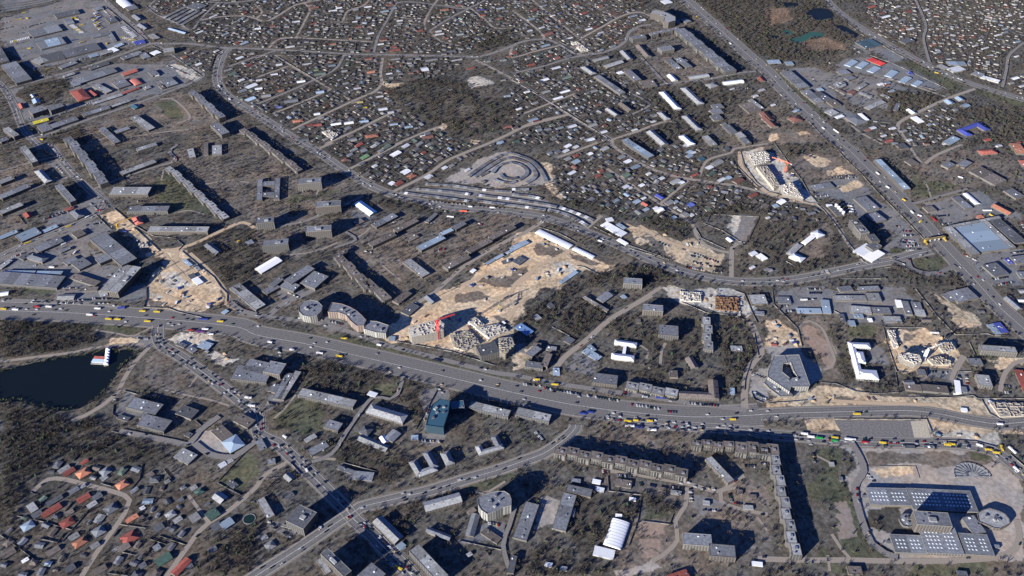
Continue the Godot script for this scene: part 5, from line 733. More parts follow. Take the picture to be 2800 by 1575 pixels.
const AREAS = [
	["water",[-676,-863,-655,-870,-635,-879,-611,-885,-586,-891,-565,-896,-550,-901,-531,-901,-518,-905,-511,-901,-509,-889,-516,-872,-519,-857,-522,-840,-525,-823,-534,-807,-546,-795,-564,-790,-584,-795,-607,-800,-626,-807,-644,-807,-661,-805,-686,-861],-1],
	["grass",[-722,-968,-585,-960,-580,-949,-718,-960],0],
	["grass",[-578,-956,-502,-953,-507,-945,-525,-933,-571,-943],0.1],
	["grass",[-388,-966,-360,-964,-358,-957,-386,-961],0.1],
	["wood",[-719,-962,-583,-949,-574,-925,-575,-911,-611,-899,-685,-883],1.6],
	["wood",[-650,-802,-609,-795,-574,-786,-551,-774,-528,-781,-495,-757,-630,-757],1.7],
	["soil",[-490,-901,-453,-889,-354,-810,-365,-800,-449,-826,-485,-840],0.25],
	["yard",[-503,-795,-497,-823,-481,-817,-488,-796,-462,-788,-466,-778,-492,-783],0.05],
	["sand",[-532,-1014,-535,-1037,-430,-1037,-415,-1014,-413,-1001,-443,-977,-524,-992],0],
	["pale",[-461,-941,-415,-935,-408,-917,-430,-909,-447,-915,-472,-925],0.05],
	["pale",[-418,-893,-403,-901,-374,-889,-382,-870,-399,-878],0.1],
	["soil",[-678,-1028,-625,-1023,-617,-1010,-667,-1007],0.1],
	["grass",[-714,-1032,-672,-1032,-667,-1023,-675,-1019,-717,-1018],0],
	["yard",[-670,-1037,-577,-1032,-556,-1016,-565,-1005,-658,-1007],0.05],
	["sand",[-552,-909,-549,-927,-521,-925,-518,-913],0],
	["yard",[-522,-929,-499,-929,-483,-905,-514,-909],0.05],
	["yard",[-579,-1037,-539,-1037,-534,-1016,-550,-1001,-567,-1010],0.1],
	["yard",[-403,-1010,-390,-1016,-365,-988,-363,-977],0.05],
	["wood",[-630,-757,-561,-757,-545,-740,-551,-705,-556,-677,-562,-662,-561,-631,-567,-611],1.9],
	["wood",[-558,-747,-444,-748,-410,-717,-415,-694,-451,-697,-506,-717,-534,-705],1.1],
	["village",[-557,-705,-428,-697,-374,-671,-304,-671,-319,-637,-363,-554,-542,-554,-561,-598,-556,-643],0.5],
	["grass",[-340,-677,-319,-728,-306,-716,-299,-683,-316,-660],0.05],
	["plaza",[-391,-734,-377,-755,-363,-757,-347,-731,-340,-723,-353,-717,-370,-725,-378,-731],0],
	["wood",[-342,-554,-332,-598,-286,-624,-271,-554],1.2],
	["wood",[-217,-757,-190,-740,-147,-720,-120,-709,-120,-690,-152,-671,-184,-660,-193,-671,-159,-694,-203,-708,-216,-717],1],
	["yard",[-207,-705,-199,-706,-159,-693,-162,-680,-190,-683],0.05],
	["grass",[-78,-680,-45,-671,-31,-662,0,-683,0,-691],0.15],
	["wood",[-170,-637,-111,-658,-98,-643,-117,-598,-148,-631],0.8],
	["yard",[-77,-740,-75,-757,-124,-757,-122,-742,-81,-737],0.05],
	["yard",[-41,-617,-30,-629,-8,-619,-13,-591,-56,-600],0.05],
	["yard",[-273,-624,-257,-624,-230,-609,-235,-600,-262,-612],0.05],
	["soil",[-271,-660,-246,-671,-242,-665,-259,-643],0.2],
	["soil",[76,-717,205,-683,230,-668,267,-680,296,-671,275,-572,148,-554,107,-572],0.28],
	["wood",[64,-662,103,-662,110,-662,143,-658,137,-624,112,-629,100,-594,75,-572,61,-598],0.9],
	["wood",[0,-594,76,-587,89,-579,106,-554,0,-554],1.4],
	["plaza",[38,-655,55,-653,51,-624,44,-615,27,-617],0],
	["pitch",[145,-624,173,-620,173,-603,140,-603],0],
	["pitch",[139,-601,163,-599,160,-587,137,-591],0],
	["pitch",[139,-589,157,-586,155,-576,137,-580],0],
	["grass",[148,-635,181,-640,176,-624,146,-625],0.1],
	["plaza",[107,-561,150,-575,157,-561,116,-554],0],
	["soil",[74,-757,207,-747,200,-736,214,-728,228,-705,211,-691,189,-702,68,-736],0.5],
	["wood",[149,-660,172,-660,185,-637,175,-633,146,-637],1],
	["yard",[203,-653,215,-660,241,-648,236,-635,213,-633],0.05],
	["plaza",[413,-742,581,-731,590,-709,598,-683,553,-579,528,-575,415,-574,390,-598,391,-637,391,-680,410,-705,394,-731],0.03],
	["grass",[366,-731,392,-725,388,-680,388,-637,387,-604,409,-574,367,-576,358,-601,362,-647,349,-651,343,-672,373,-697],0.25],
	["grass",[275,-572,358,-571,356,-555,339,-554,334,-569],0.3],
	["grass",[342,-600,354,-580,326,-577],0.35],
	["soil",[428,-725,569,-717,582,-705,558,-703,423,-706],0.02],
	["grass",[435,-571,518,-569,504,-554,424,-554],0.12],
	["grass",[551,-726,571,-723,578,-709,566,-705,549,-708],0.05],
	["wood",[401,-643,453,-643,436,-629,449,-616,448,-607,416,-607,401,-613],0.9],
	["none",[408,-674,564,-671,526,-577,406,-577,417,-611,399,-643],0],
	["sand",[426,-703,477,-702,477,-688,425,-688],0.02],
	["pitch",[364,-648,382,-653,375,-603,359,-601],0],
	["none",[325,-747,358,-740,347,-680,356,-617,320,-579,304,-579],0.12],
	["pale",[482,-757,511,-757,512,-744,483,-745],0],
	["pale",[517,-757,595,-757,588,-734,575,-731,518,-742],0.02],
	["sand",[-188,-933,-167,-964,-109,-1025,-76,-1037,0,-1037,0,-917,-36,-885,-90,-901,-137,-917,-159,-921],0],
	["none",[-95,-981,-42,-1014,-24,-994,-26,-945,-86,-945],0],
	["grass",[-357,-951,-243,-933,0,-851,0,-840,-211,-901,-356,-945],0.12],
	["wood",[-283,-874,-249,-885,-221,-874,-142,-851,-149,-817,-177,-812,-270,-833],0.9],
	["grass",[-184,-840,-149,-837,-149,-819,-174,-814],0.1],
	["wood",[-146,-833,-139,-848,-98,-831,-119,-765,-143,-808],0.6],
	["grass",[-295,-779,-280,-810,-236,-802,-232,-757,-282,-757],0.6],
	["yard",[-113,-824,-98,-831,-77,-826,-105,-768,-114,-757],0.03],
	["yard",[-271,-970,-237,-964,-226,-945,-247,-939,-275,-958],0.03],
	["yard",[-349,-1028,-318,-1044,-306,-1023,-319,-992,-331,-1001],0.05],
	["yard",[-316,-819,-295,-810,-300,-788,-316,-802],0.1],
	["none",[-288,-1005,-244,-1037,-150,-970,-175,-935],0.05],
	["sand",[0,-1037,44,-1037,14,-992,18,-979,0,-949],0],
	["sand",[0,-893,33,-917,24,-905,16,-870,0,-870],0],
	["pale",[217,-1037,314,-1035,338,-1023,339,-964,324,-972,275,-983,242,-1003,223,-1021],0.02],
	["wood",[0,-960,43,-1003,73,-1037,110,-1037,74,-994,53,-945],1.1],
	["wood",[80,-992,104,-1014,139,-979,123,-960,89,-925,60,-945],1.2],
	["wood",[142,-981,174,-970,202,-935,204,-917,176,-917,135,-939],0.8],
	["wood",[181,-917,267,-970,256,-901,249,-889,233,-889,196,-851,187,-885],0.7],
	["wood",[297,-977,327,-964,334,-933,330,-901,310,-866,294,-815,281,-815,275,-855,275,-901],1],
	["wood",[165,-859,188,-870,209,-851,216,-848,220,-837,169,-848],1],
	["yard",[74,-878,93,-901,115,-881,109,-864,77,-859],0.4],
	["plaza",[305,-823,328,-870,340,-870,326,-807,310,-808],0.02],
	["grass",[0,-840,51,-828,115,-817,190,-803,189,-793,114,-810,0,-833],0.35],
	["yard",[0,-909,5,-917,22,-917,18,-901,0,-893],0],
	["soil",[404,-970,446,-972,448,-929,440,-851,407,-844,424,-870,424,-909,397,-909],0.12],
	["pitch",[403,-949,426,-949,432,-909,429,-878,418,-866,417,-893,406,-909],0],
	["sand",[361,-970,383,-966,393,-937,394,-913,348,-909],0.05],
	["sand",[327,-810,354,-819,399,-833,422,-831,463,-819,499,-819,557,-814,591,-817,599,-808,608,-783,639,-778,635,-768,593,-776,535,-790,501,-798,399,-796,324,-798],0.02],
	["sand",[521,-947,572,-945,587,-933,606,-917,602,-889,586,-870,551,-870,522,-861,511,-861,516,-909],0],
	["pale",[600,-810,653,-810,640,-779,611,-776,597,-788],0],
	["sand",[367,-778,531,-778,600,-765,633,-765,630,-757,362,-757],0],
	["pale",[478,-768,515,-773,514,-757,472,-757],0],
	["sand",[611,-1023,637,-992,654,-964,655,-949,629,-943,618,-960,617,-985],0.08],
	["plaza",[348,-909,393,-909,400,-889,409,-851,383,-831,343,-815,329,-823],0],
	["yard",[547,-864,580,-863,573,-846,538,-848],0.02],
	["yard",[585,-859,602,-861,594,-824,569,-823],0.03],
	["yard",[463,-1025,551,-1037,581,-1037,571,-975,526,-958,469,-953,457,-985],0.05],
	["yard",[385,-1028,449,-1037,470,-1028,453,-977,386,-979],0.08],
	["grass",[471,-951,512,-949,505,-929,459,-929],0.15],
	["yard",[483,-909,504,-909,501,-870,479,-876],0.05],
	["wood",[440,-970,445,-945,455,-925,446,-844,431,-837,437,-917],0.8],
	["wood",[452,-846,502,-857,498,-828,466,-824],0.8],
	["grass",[628,-921,633,-901,681,-895,679,-891,626,-891],0.3],
	["sand",[631,-889,687,-889,678,-866,671,-878,644,-861],0.1],
	["sand",[-673,-1223,-645,-1235,-591,-1187,-545,-1129,-519,-1137,-496,-1119,-424,-1037,-535,-1037,-538,-1055,-527,-1099,-556,-1114,-595,-1160,-621,-1174],0.01],
	["yard",[-783,-1109,-748,-1147,-673,-1212,-639,-1179,-661,-1152,-623,-1089,-586,-1084,-591,-1037,-751,-1037],0.06],
	["yard",[-715,-1294,-688,-1294,-657,-1246,-677,-1223,-701,-1246],0.08],
	["soil",[-706,-1376,-627,-1430,-444,-1350,-411,-1201,-469,-1229,-583,-1373,-615,-1363,-683,-1309],0.55],
	["soil",[-901,-1383,-809,-1399,-758,-1337,-786,-1312,-852,-1270],0.5],
	["yard",[-817,-1383,-808,-1396,-759,-1340,-768,-1328],0.05],
	["grass",[-604,-1350,-588,-1344,-544,-1294,-474,-1215,-563,-1243,-609,-1288],0.4],
	["yard",[-750,-1229,-702,-1258,-677,-1223,-743,-1179],0.04],
	["soil",[-835,-1229,-804,-1235,-772,-1195,-807,-1166],0.15],
	["wood",[-500,-1121,-477,-1166,-410,-1195,-376,-1037,-415,-1037],0.8],
	["soil",[-465,-1451,-461,-1448,-371,-1350,-325,-1366,-263,-1294,-376,-1270,-424,-1258],0.5],
	["grass",[-372,-1276,-324,-1273,-290,-1294,-327,-1294,-334,-1235,-353,-1235],0.4],
	["soil",[-424,-1258,-244,-1270,-245,-1158,-287,-1121,-389,-1096],0.6],
	["soil",[-275,-1147,-222,-1223,0,-1223,0,-1174,-100,-1072,-219,-1072],0.55],
	["wood",[-239,-1300,-132,-1246,-140,-1218,-216,-1246],0.7],
	["wood",[-187,-1291,-69,-1264,0,-1252,0,-1232,-93,-1246,-177,-1270],0.5],
	["yard",[-261,-1252,-242,-1229,-220,-1212,-233,-1187,-259,-1212],0.1],
	["sand",[-83,-1037,-40,-1089,0,-1126,0,-1037],0.01],
	["none",[-262,-1121,-243,-1137,-164,-1037,-207,-1037],0.25],
	["village",[-349,-1427,-328,-1451,-21,-1451,-116,-1363,-201,-1294,-289,-1356],0.7],
	["yard",[-188,-1294,-146,-1303,0,-1294,0,-1255,-69,-1261],0.02],
	["plaza",[-119,-1321,-98,-1353,-30,-1416,0,-1420,0,-1306,-105,-1315],0.01],
	["plaza",[0,-1413,32,-1399,51,-1373,65,-1318,56,-1306,30,-1309,0,-1306],0.01],
	["yard",[0,-1288,55,-1270,79,-1243,133,-1206,121,-1187,57,-1240,0,-1252],0.02],
	["sand",[0,-1168,32,-1179,50,-1171,92,-1129,126,-1104,163,-1091,146,-1070,127,-1067,108,-1084,69,-1037,0,-1037],0],
	["sand",[189,-1201,207,-1193,235,-1160,265,-1147,290,-1158,300,-1129,321,-1116,312,-1072,284,-1074,243,-1101,228,-1132,193,-1147],0.02],
	["sand",[53,-1383,70,-1373,93,-1282,80,-1270,64,-1309],0.1],
	["village",[78,-1399,154,-1451,400,-1430,402,-1373,414,-1300,429,-1282,421,-1246,330,-1246,287,-1195,195,-1229,93,-1264,68,-1318],0.75],
	["wood",[201,-1212,244,-1235,287,-1193,266,-1158,234,-1174],1],
	["wood",[93,-1270,164,-1246,193,-1212,162,-1223,82,-1246],1],
	["wood",[53,-1218,120,-1179,177,-1132,227,-1096,211,-1091,140,-1145,64,-1187],0.8],
	["wood",[121,-1184,143,-1190,183,-1139,256,-1087,326,-1060,311,-1058,228,-1101],0.8],
	["wood",[134,-1072,166,-1096,254,-1072,219,-1037,102,-1037],1],
	["yard",[335,-1187,363,-1226,401,-1218,365,-1142,350,-1147],0.02],
	["pale",[337,-1184,362,-1225,378,-1223,355,-1179,346,-1168],0],
	["pale",[409,-1420,462,-1437,431,-1294,419,-1312,407,-1373],0.01],
	["none",[142,-1218,200,-1195,183,-1142,124,-1190],0.05],
	["wood",[312,-1246,421,-1246,415,-1218,401,-1218,324,-1223],0.8],
	["wood",[365,-1145,399,-1212,414,-1212,394,-1121],0.6],
	["soil",[460,-1427,494,-1389,524,-1410,568,-1416,598,-1360,593,-1340,505,-1321,495,-1328,482,-1383],0.12],
	["sand",[518,-1399,542,-1411,560,-1386,551,-1376,524,-1369,517,-1383],0.02],
	["sand",[543,-1360,579,-1366,592,-1350,548,-1340],0.05],
	["pale",[458,-1416,478,-1389,503,-1258,476,-1270,431,-1294],0],
	["wood",[480,-1451,578,-1451,578,-1437,525,-1413,490,-1399],0.8],
	["yard",[500,-1312,596,-1340,599,-1294,624,-1235,644,-1152,647,-1126,580,-1109,574,-1132,612,-1168,547,-1229,546,-1270,509,-1270],0.05],
	["sand",[553,-1309,594,-1326,597,-1303,555,-1292],0],
	["grass",[550,-1182,565,-1168,556,-1150,544,-1152],0.2],
	["grass",[591,-1137,604,-1134,599,-1119,584,-1121],0.5],
	["grass",[614,-1104,658,-1114,662,-1094,636,-1077,612,-1082],0.15],
	["wood",[445,-1243,511,-1240,524,-1126,532,-1096,429,-1077,386,-1084,411,-1201],0.7],
	["soil",[418,-1126,482,-1184,509,-1206,506,-1174,477,-1109,440,-1091],0.2],
	["grass",[690,-1344,705,-1328,766,-1309,699,-1273,662,-1282],0.4],
	["yard",[676,-1252,784,-1294,803,-1258,827,-1212,791,-1218,693,-1193,687,-1212],0.05],
	["yard",[664,-1121,714,-1116,792,-1132,751,-1037,705,-1037],0.06],
	["soil",[687,-1383,820,-1430,901,-1383,871,-1312,767,-1303,720,-1350],0.35],
	["wood",[567,-1087,634,-1065,679,-1065,668,-1037,595,-1037],0.6],
	["village",[426,-1270,494,-1249,508,-1229,493,-1206,414,-1212],0.5],
	["yard",[-1170,-2004,-1066,-2114,-971,-2114,-795,-1881,-843,-1841,-937,-1773,-998,-1750,-1053,-1811,-1117,-1881],0.02],
	["yard",[-1218,-2114,-1085,-2114,-1148,-2061,-1182,-2032],0.01],
	["yard",[-932,-1718,-831,-1773,-756,-1769,-713,-1792,-647,-1718,-661,-1679,-743,-1599,-818,-1591,-881,-1657],0.06],
	["pale",[-716,-1773,-699,-1773,-638,-1714,-650,-1700,-686,-1727],0.02],
	["yard",[-1002,-1657,-980,-1670,-908,-1591,-805,-1611,-900,-1517,-926,-1536],0.06],
	["wood",[-986,-1657,-947,-1683,-909,-1709,-884,-1666,-897,-1615,-926,-1583,-974,-1632],0.8],
	["soil",[-724,-1632,-659,-1644,-561,-1536,-571,-1487,-648,-1477,-689,-1517,-731,-1563],0.15],
	["grass",[-694,-1603,-665,-1611,-621,-1563,-632,-1536,-665,-1559],0],
	["sand",[-715,-1922,-649,-1906,-648,-1876,-702,-1891],0.05],
	["village",[-862,-2114,-609,-2114,-556,-1871,-691,-1876,-737,-1970,-833,-2049],0.7],
	["village",[-717,-1821,-634,-1845,-620,-1755,-631,-1736],0.5],
	["village",[-609,-1841,-551,-1845,-492,-1575,-558,-1636,-586,-1692],0.7],
	["soil",[-808,-1521,-738,-1583,-694,-1517,-626,-1462,-711,-1445,-765,-1445],0.35],
	["wood",[-847,-1445,-851,-1487,-798,-1506,-765,-1445],0.8],
	["village",[-609,-2114,0,-2114,0,-1954,-58,-1881,-129,-1811,-545,-1821],0.75],
	["village",[-545,-1821,-99,-1802,-136,-1718,-218,-1718,-258,-1674,-226,-1595,-214,-1575,-338,-1445,-377,-1445,-492,-1575],0.7],
	["village",[-205,-1575,-143,-1506,-85,-1445,-334,-1445],0.7],
	["wood",[-252,-1657,-196,-1700,-136,-1718,-94,-1679,-72,-1615,-33,-1624,0,-1615,0,-1499,-49,-1487,-103,-1462,-133,-1499,-162,-1521,-209,-1575],0.85],
	["base",[-101,-1615,-71,-1583,-79,-1544,-112,-1567],0.4],
	["soil",[-131,-1632,-113,-1615,-117,-1591,-132,-1611],0.2],
	["soil",[-73,-1544,-58,-1525,-68,-1499,-80,-1513],0.3],
	["base",[-212,-1615,-190,-1632,-176,-1599,-194,-1579],0.5],
	["wood",[-145,-1871,-92,-1922,0,-1949,0,-1871,-78,-1821],1],
	["sand",[-258,-1692,-219,-1687,-228,-1661,-253,-1670],0.05],
	["pale",[-91,-1700,-71,-1718,-34,-1687,-77,-1666],0.1],
	["sand",[-150,-1499,-125,-1525,-119,-1513,-135,-1495],0],
	["sand",[-75,-1469,-56,-1462,-59,-1445,-70,-1445],0.1],
	["village",[0,-2114,296,-2114,323,-2038,215,-1850,149,-1821,0,-1718],0.7],
	["village",[0,-1718,148,-1802,206,-1745,258,-1657,300,-1529,182,-1462,0,-1445],0.75],
	["wood",[237,-2114,332,-2114,309,-2078,266,-2049],0.8],
	["wood",[439,-2114,609,-2114,543,-1811,512,-1831],1],
	["soil",[268,-1954,386,-1965,441,-1736,314,-1687,271,-1811],0.35],
	["wood",[219,-1666,340,-1674,439,-1666,449,-1615,393,-1521,343,-1445,181,-1445,240,-1487],0.55],
	["wood",[406,-1976,416,-1981,488,-1773,496,-1732,474,-1745],0.4],
	["soil",[414,-1536,479,-1575,476,-1499,452,-1445],0.3],
	["yard",[326,-2061,345,-2066,372,-2026,384,-1981,352,-1976],0.05],
	["pale",[126,-1871,144,-1891,171,-1836,162,-1828,128,-1841],0.05],
	["wood",[609,-2114,737,-2114,768,-1927,732,-1881,707,-1821,608,-1783,540,-1797],1],
	["water",[679,-2032,705,-2064,737,-2061,743,-2015,720,-1998,692,-1995],-1],
	["water",[720,-1965,744,-1970,769,-1917,756,-1901,744,-1922],-1],
	["water",[632,-2102,676,-2096,672,-2072,646,-2069],-1],
	["water",[566,-1917,589,-1912,588,-1896,571,-1899],-1],
	["green_water",[634,-1906,663,-1933,692,-1925,688,-1909,657,-1901,631,-1876,614,-1876,604,-1891],-1],
	["green_water",[605,-1943,619,-1943,626,-1919,614,-1912,603,-1922],-1],
	["reed",[632,-1881,687,-1906,724,-1865,711,-1836,634,-1836],0.4],
	["reed",[597,-2061,645,-2066,643,-1998,575,-1959],0.5],
	["yard",[774,-1845,803,-1855,834,-1806,802,-1773,787,-1792],0],
	["yard",[673,-1773,714,-1802,754,-1806,805,-1769,867,-1666,846,-1653,747,-1718,673,-1745],0.01],
	["yard",[750,-1881,791,-1901,804,-1860,758,-1821,730,-1855],0.02],
	["grass",[816,-1778,835,-1797,900,-1692,899,-1657,871,-1666],0.15],
	["grass",[538,-1732,556,-1736,581,-1607,603,-1544,590,-1540],0.15],
	["yard",[559,-1750,630,-1755,644,-1595,651,-1555,605,-1540,587,-1632],0.08],
	["yard",[626,-1736,755,-1709,788,-1657,722,-1575,662,-1591],0.15],
	["village",[834,-2114,960,-2114,910,-1917,831,-1850,812,-1927],0.6],
	["village",[965,-2114,1218,-2114,1121,-1891,1049,-1811,984,-1674,941,-1745,878,-1783,928,-1943],0.7],
	["pale",[1075,-2009,1102,-2032,1102,-1998,1086,-1981],0.1],
	["grass",[933,-1661,1000,-1611,988,-1583,914,-1644],0.3],
	["wood",[731,-1666,857,-1628,725,-1525,722,-1575],0.9],
	["wood",[845,-1595,985,-1575,959,-1517,895,-1510,842,-1536],1],
	["village",[653,-1536,724,-1521,864,-1595,835,-1517,789,-1445,672,-1445],0.7],
	["wood",[891,-1499,961,-1521,928,-1445,825,-1445],0.9],
	["soil",[472,-1484,510,-1487,564,-1495,565,-1445,464,-1445],0.1],
	["sand",[471,-1477,488,-1480,492,-1466,474,-1455],0.05],
	["sand",[525,-1487,553,-1491,553,-1480,529,-1473],0.05],
	["village",[1010,-1718,1050,-1727,1013,-1640,990,-1666],0.6],
	["soil",[-75,-1023,-46,-1028,-34,-1014,-60,-1005,-81,-996],0],
	["soil",[-153,-929,-139,-933,-132,-917,-145,-917],0],
	["soil",[-24,-970,-4,-964,-12,-945,-26,-956],0],
	["soil",[39,-1145,62,-1142,77,-1124,64,-1104,46,-1111,37,-1126],0],
	["soil",[86,-1119,136,-1096,128,-1089,94,-1101],0],
	["soil",[0,-1079,30,-1089,34,-1077,15,-1048,0,-1041],0],
	["pale",[57,-1089,85,-1099,90,-1077,62,-1065],0],
	["soil",[196,-1166,219,-1158,244,-1109,227,-1119],0.1],
	["soil",[-54,-1044,-25,-1065,0,-1058,0,-1037],0],
	["soil",[-593,-1160,-549,-1124,-565,-1114,-597,-1147],0],
	["pale",[-522,-1072,-499,-1074,-465,-1037,-510,-1037],0],
	["soil",[-527,-1012,-503,-1007,-483,-992,-518,-992],0],
	["pale",[-526,-1028,-491,-1025,-490,-1012,-516,-1014],0],
	["soil",[537,-941,562,-939,551,-925,532,-917],0],
	["soil",[405,-819,442,-814,437,-805,405,-807],0],
]
const FENCES = [
	[2,[-676.1,-1221.8,-638.2,-1181.7]],[2,[-653.2,-1240.4,-607.7,-1195.4,-564.3,-1162.9,-528.3,-1157.6,-510.7,-1139.3,-514.8,-1126.5]],
	[2,[-603.5,-1187.2,-543.3,-1123.9,-546.8,-1120.1]],[2,[-509.5,-1123.9,-442.1,-1057.7,-428.1,-1036.9]],
	[2,[-539.1,-1055.4,-537,-1039]],[2,[-801.8,-1220.4,-780.1,-1195.4]],
	[2,[-536.4,-1036.9,-528.6,-1011.9,-526.4,-990.9,-490.2,-988.7,-475.2,-981.1,-428.9,-966.1]],[2,[-428.1,-1036.9,-414,-1020.9,-410.4,-1003]],
	[2,[-500.7,-826.1,-480.5,-819]],[2,[-505.3,-801.5,-500.8,-784.5,-494.2,-779.5,-481.3,-774.4]],
	[2,[-394.4,-774.4,-383.1,-764.5,-375.7,-769.5]],[2,[-159.3,-919.6,-81.9,-898.8,-22.2,-871.9]],
	[2,[-144.5,-985.4,-97,-1023.2,-78.7,-1036.9]],[2,[-96.3,-827.9,-119,-759.6]],
	[2,[-147.8,-815.5,-140.4,-805]],[2,[242.4,-1003,264.4,-987.6,275.8,-978.9,293.8,-976.8,314.2,-972.5,326.6,-964]],
	[2,[324.8,-1028.9,337.8,-1020.9,340.3,-983.2,343.5,-957.6]],[2,[342.1,-1020.9,343.4,-998.6,366.9,-996.4]],
	[2,[246.3,-1030,244.5,-1007.4]],[2,[276.1,-1025.5,274.3,-1005.2]],
	[2,[55.6,-949.3,88.8,-922.7]],[2,[334.6,-934.8,331,-891.1]],
	[2,[319.7,-881.4,305,-847.7,299.5,-826.1]],[2,[308.1,-824.3,309.1,-810.2,319.2,-804.1]],
	[2,[379.6,-1027.7,375.5,-996.4,397.4,-945.1,394,-908.7]],[2,[517.2,-947.2,511.7,-916.6,507.1,-860.7,521,-858.8]],
	[2,[518.9,-948.2,572.7,-947.2]],[2,[590.7,-1032.3,600.5,-970.3,611.7,-932.8,656.6,-934.8,663.2,-930.8,685.1,-930.8]],
	[2,[401.9,-840.5,420.9,-838.6,442.7,-824.3,464.7,-820.7,499.8,-822.5]],[2,[465,-1020.9,501.5,-1026.6,536.4,-1026.6]],
	[2,[457.7,-983.2,464.4,-976.8,462.5,-959.7]],[2,[497.2,-814.6,556.9,-813.7,591.4,-817.2,594.4,-812,654,-812]],
	[2,[598.8,-810.2,599.3,-786.2,610.7,-774.4]],[2,[624.7,-916.6,622.9,-891.1]],
	[2,[609.3,-887.2,606.4,-862.5]],[2,[325.1,-803.3,377.1,-808.5]],
	[2,[400.3,-776.9,516.9,-776.1,516.2,-756.5]],[2,[505.2,-858.8,499.5,-833.2]],
	[2,[575.9,-844.1,587.3,-860.7,605.7,-860.7]],[1,[425,-702.6,477.9,-701.9,476.5,-684.1]],
	[2,[512.5,-742.9,563.9,-740.5,585.5,-731]],[2,[597.8,-720.2,606.3,-701.9]],
	[2,[112.1,-687,111.5,-665.3,148.8,-659.6,144.4,-640.1,140.5,-623.8,127.2,-591.2]],[2,[146,-623.8,175.5,-619.2,181.9,-633.3]],
	[2,[-216.3,-697.4,-200,-707.2,-159.4,-693.7,-162.6,-681.2]],[2,[-264.2,-707.9,-247.9,-690,-287.4,-682.6]],
	[1,[-44.6,-665.3,-30.7,-662.5]],[2,[-57.7,-597.6,-11.7,-586.1,-7.5,-618.5]],
	[2,[-556.4,-630.6,-528,-623.8,-487.8,-611.9,-480.1,-633.3,-474.5,-662.5]],[2,[-342.9,-677.5,-332.1,-671,-311,-659.6]],
	[2,[-342.3,-679.7,-319,-726.4]],[2,[-437.2,-619.2,-406.9,-614.5]],
	[2,[-388.3,-604.1,-356.5,-592.5]],[2,[-434.9,-586.1,-408,-579.8]],
	[2,[-564.5,-605.4,-530.8,-584.8,-510.1,-571.1]],[2,[-517.1,-732.6,-521.8,-709.4]],
	[2,[-438.5,-704.9,-435,-682.6,-441.7,-663.9]],[2,[-411.4,-697.4,-397.7,-682.6]],
	[2,[-486.9,-609.3,-492.3,-597.6]],[2,[-492.6,-756.5,-402.9,-734.2]],
	[2,[130.5,-1188.5,164.3,-1157.6]],[2,[165.9,-1157.6,181.3,-1139.3,242.8,-1101.3]],
	[2,[42.9,-1187.2,74.1,-1170.9,99.6,-1147.1]],[2,[96.3,-1086.6,108.2,-1084.1,130.8,-1064.8]],
	[2,[391.8,-1376,416.8,-1302.8]],[2,[409,-1419.8,406.9,-1372.7,416.6,-1318.3,430.7,-1290.6]],
	[2,[324,-1223.3,400.3,-1216.2,366.7,-1144.5,352.2,-1149.8]],[2,[289.1,-1206.4,308.2,-1246.2,329.1,-1243.3,313.9,-1200.9]],
	[2,[292.1,-1184.4,297.3,-1157.6,329.7,-1129.1]],[2,[399.5,-1212,362.6,-1139.3]],
	[2,[307,-1198.1,335.1,-1176.3,352.7,-1152.4]],[2,[148.2,-1254.9,166,-1231.8]],
	[2,[180.5,-1131.6,239.7,-1101.3]],[2,[430.7,-1290.6,449.7,-1278.6,492.1,-1254.9,504.4,-1257.8,498.8,-1281.6,496,-1324.6,487.8,-1369.4,476.3,-1451.2]],
	[2,[581.4,-1451.2,588.6,-1399.4,603.2,-1346.7,614.2,-1287.6,635.4,-1200.9,645.1,-1155]],[2,[502.9,-1252,509.8,-1234.6,517.9,-1192.6,525.8,-1136.8,533.9,-1096.4,538.8,-1092.7]],
	[2,[481.9,-1050.7,486.8,-1057.7,557.2,-1055.4]],[2,[549.8,-1079.3,582.1,-1086.6,594.7,-1079.3]],
	[2,[416.4,-1098.8,428,-1084.1]],[2,[753.7,-1820.9,797.7,-1773.2,867.1,-1661.4]],
	[2,[750.6,-2009.1,776.4,-1911.6]],[2,[802.2,-1860.4,828,-1801.6]],
	[2,[746,-1713.8,791.6,-1691.7,844.2,-1652.9]],[2,[560.1,-1524.7,576.1,-1444.8]],
	[2,[-952.2,-2072.4,-795,-1880.7]],[2,[-860.6,-2078.3,-823.2,-2031.8,-734.2,-1959.5]],
	[2,[-780.1,-1860.4,-724.9,-1818.5,-631.7,-1713.8]],[2,[-1105.9,-1855.4,-1095.2,-1840.5]],
	[2,[-1022.4,-1773.2,-990.3,-1745.4]],[2,[-632.8,-1840.5,-623.2,-1736.3]],
	[2,[107.9,-1860.4,135.9,-1820.9,161.7,-1825.8,170.9,-1835.6]],[2,[314.4,-2043.3,338.2,-1975.8]],
	[2,[0,-1700.5,81.2,-1595.1,178.5,-1462.1]],[2,[183.7,-1458.6,235.9,-1487.5]],
	[2,[170.4,-2108.1,228.8,-2014.8]],[2,[-543.4,-1811.2,-332.1,-1813.6]],
	[2,[-501.1,-1811.2,-398,-1700.5]],[2,[-495.7,-1591,-460.3,-1559.3]],
	[2,[-340.3,-1875.6,-334.4,-1830.7]],[2,[-452.4,-1811.2,-446,-1787.3]],
	[2,[-191.3,-1773.2,-179.9,-1704.9]],[2,[-180.9,-1773.2,-165.8,-1704.9]],
	[2,[-172.5,-1773.2,-148.9,-1727.2]],[2,[-323.1,-1745.4,-320.3,-1709.3,-305,-1700.5]],
	[2,[-357.5,-1547.7,-329.2,-1509.7]],[2,[-386.3,-1754.6,-414.3,-1773.2]],
]
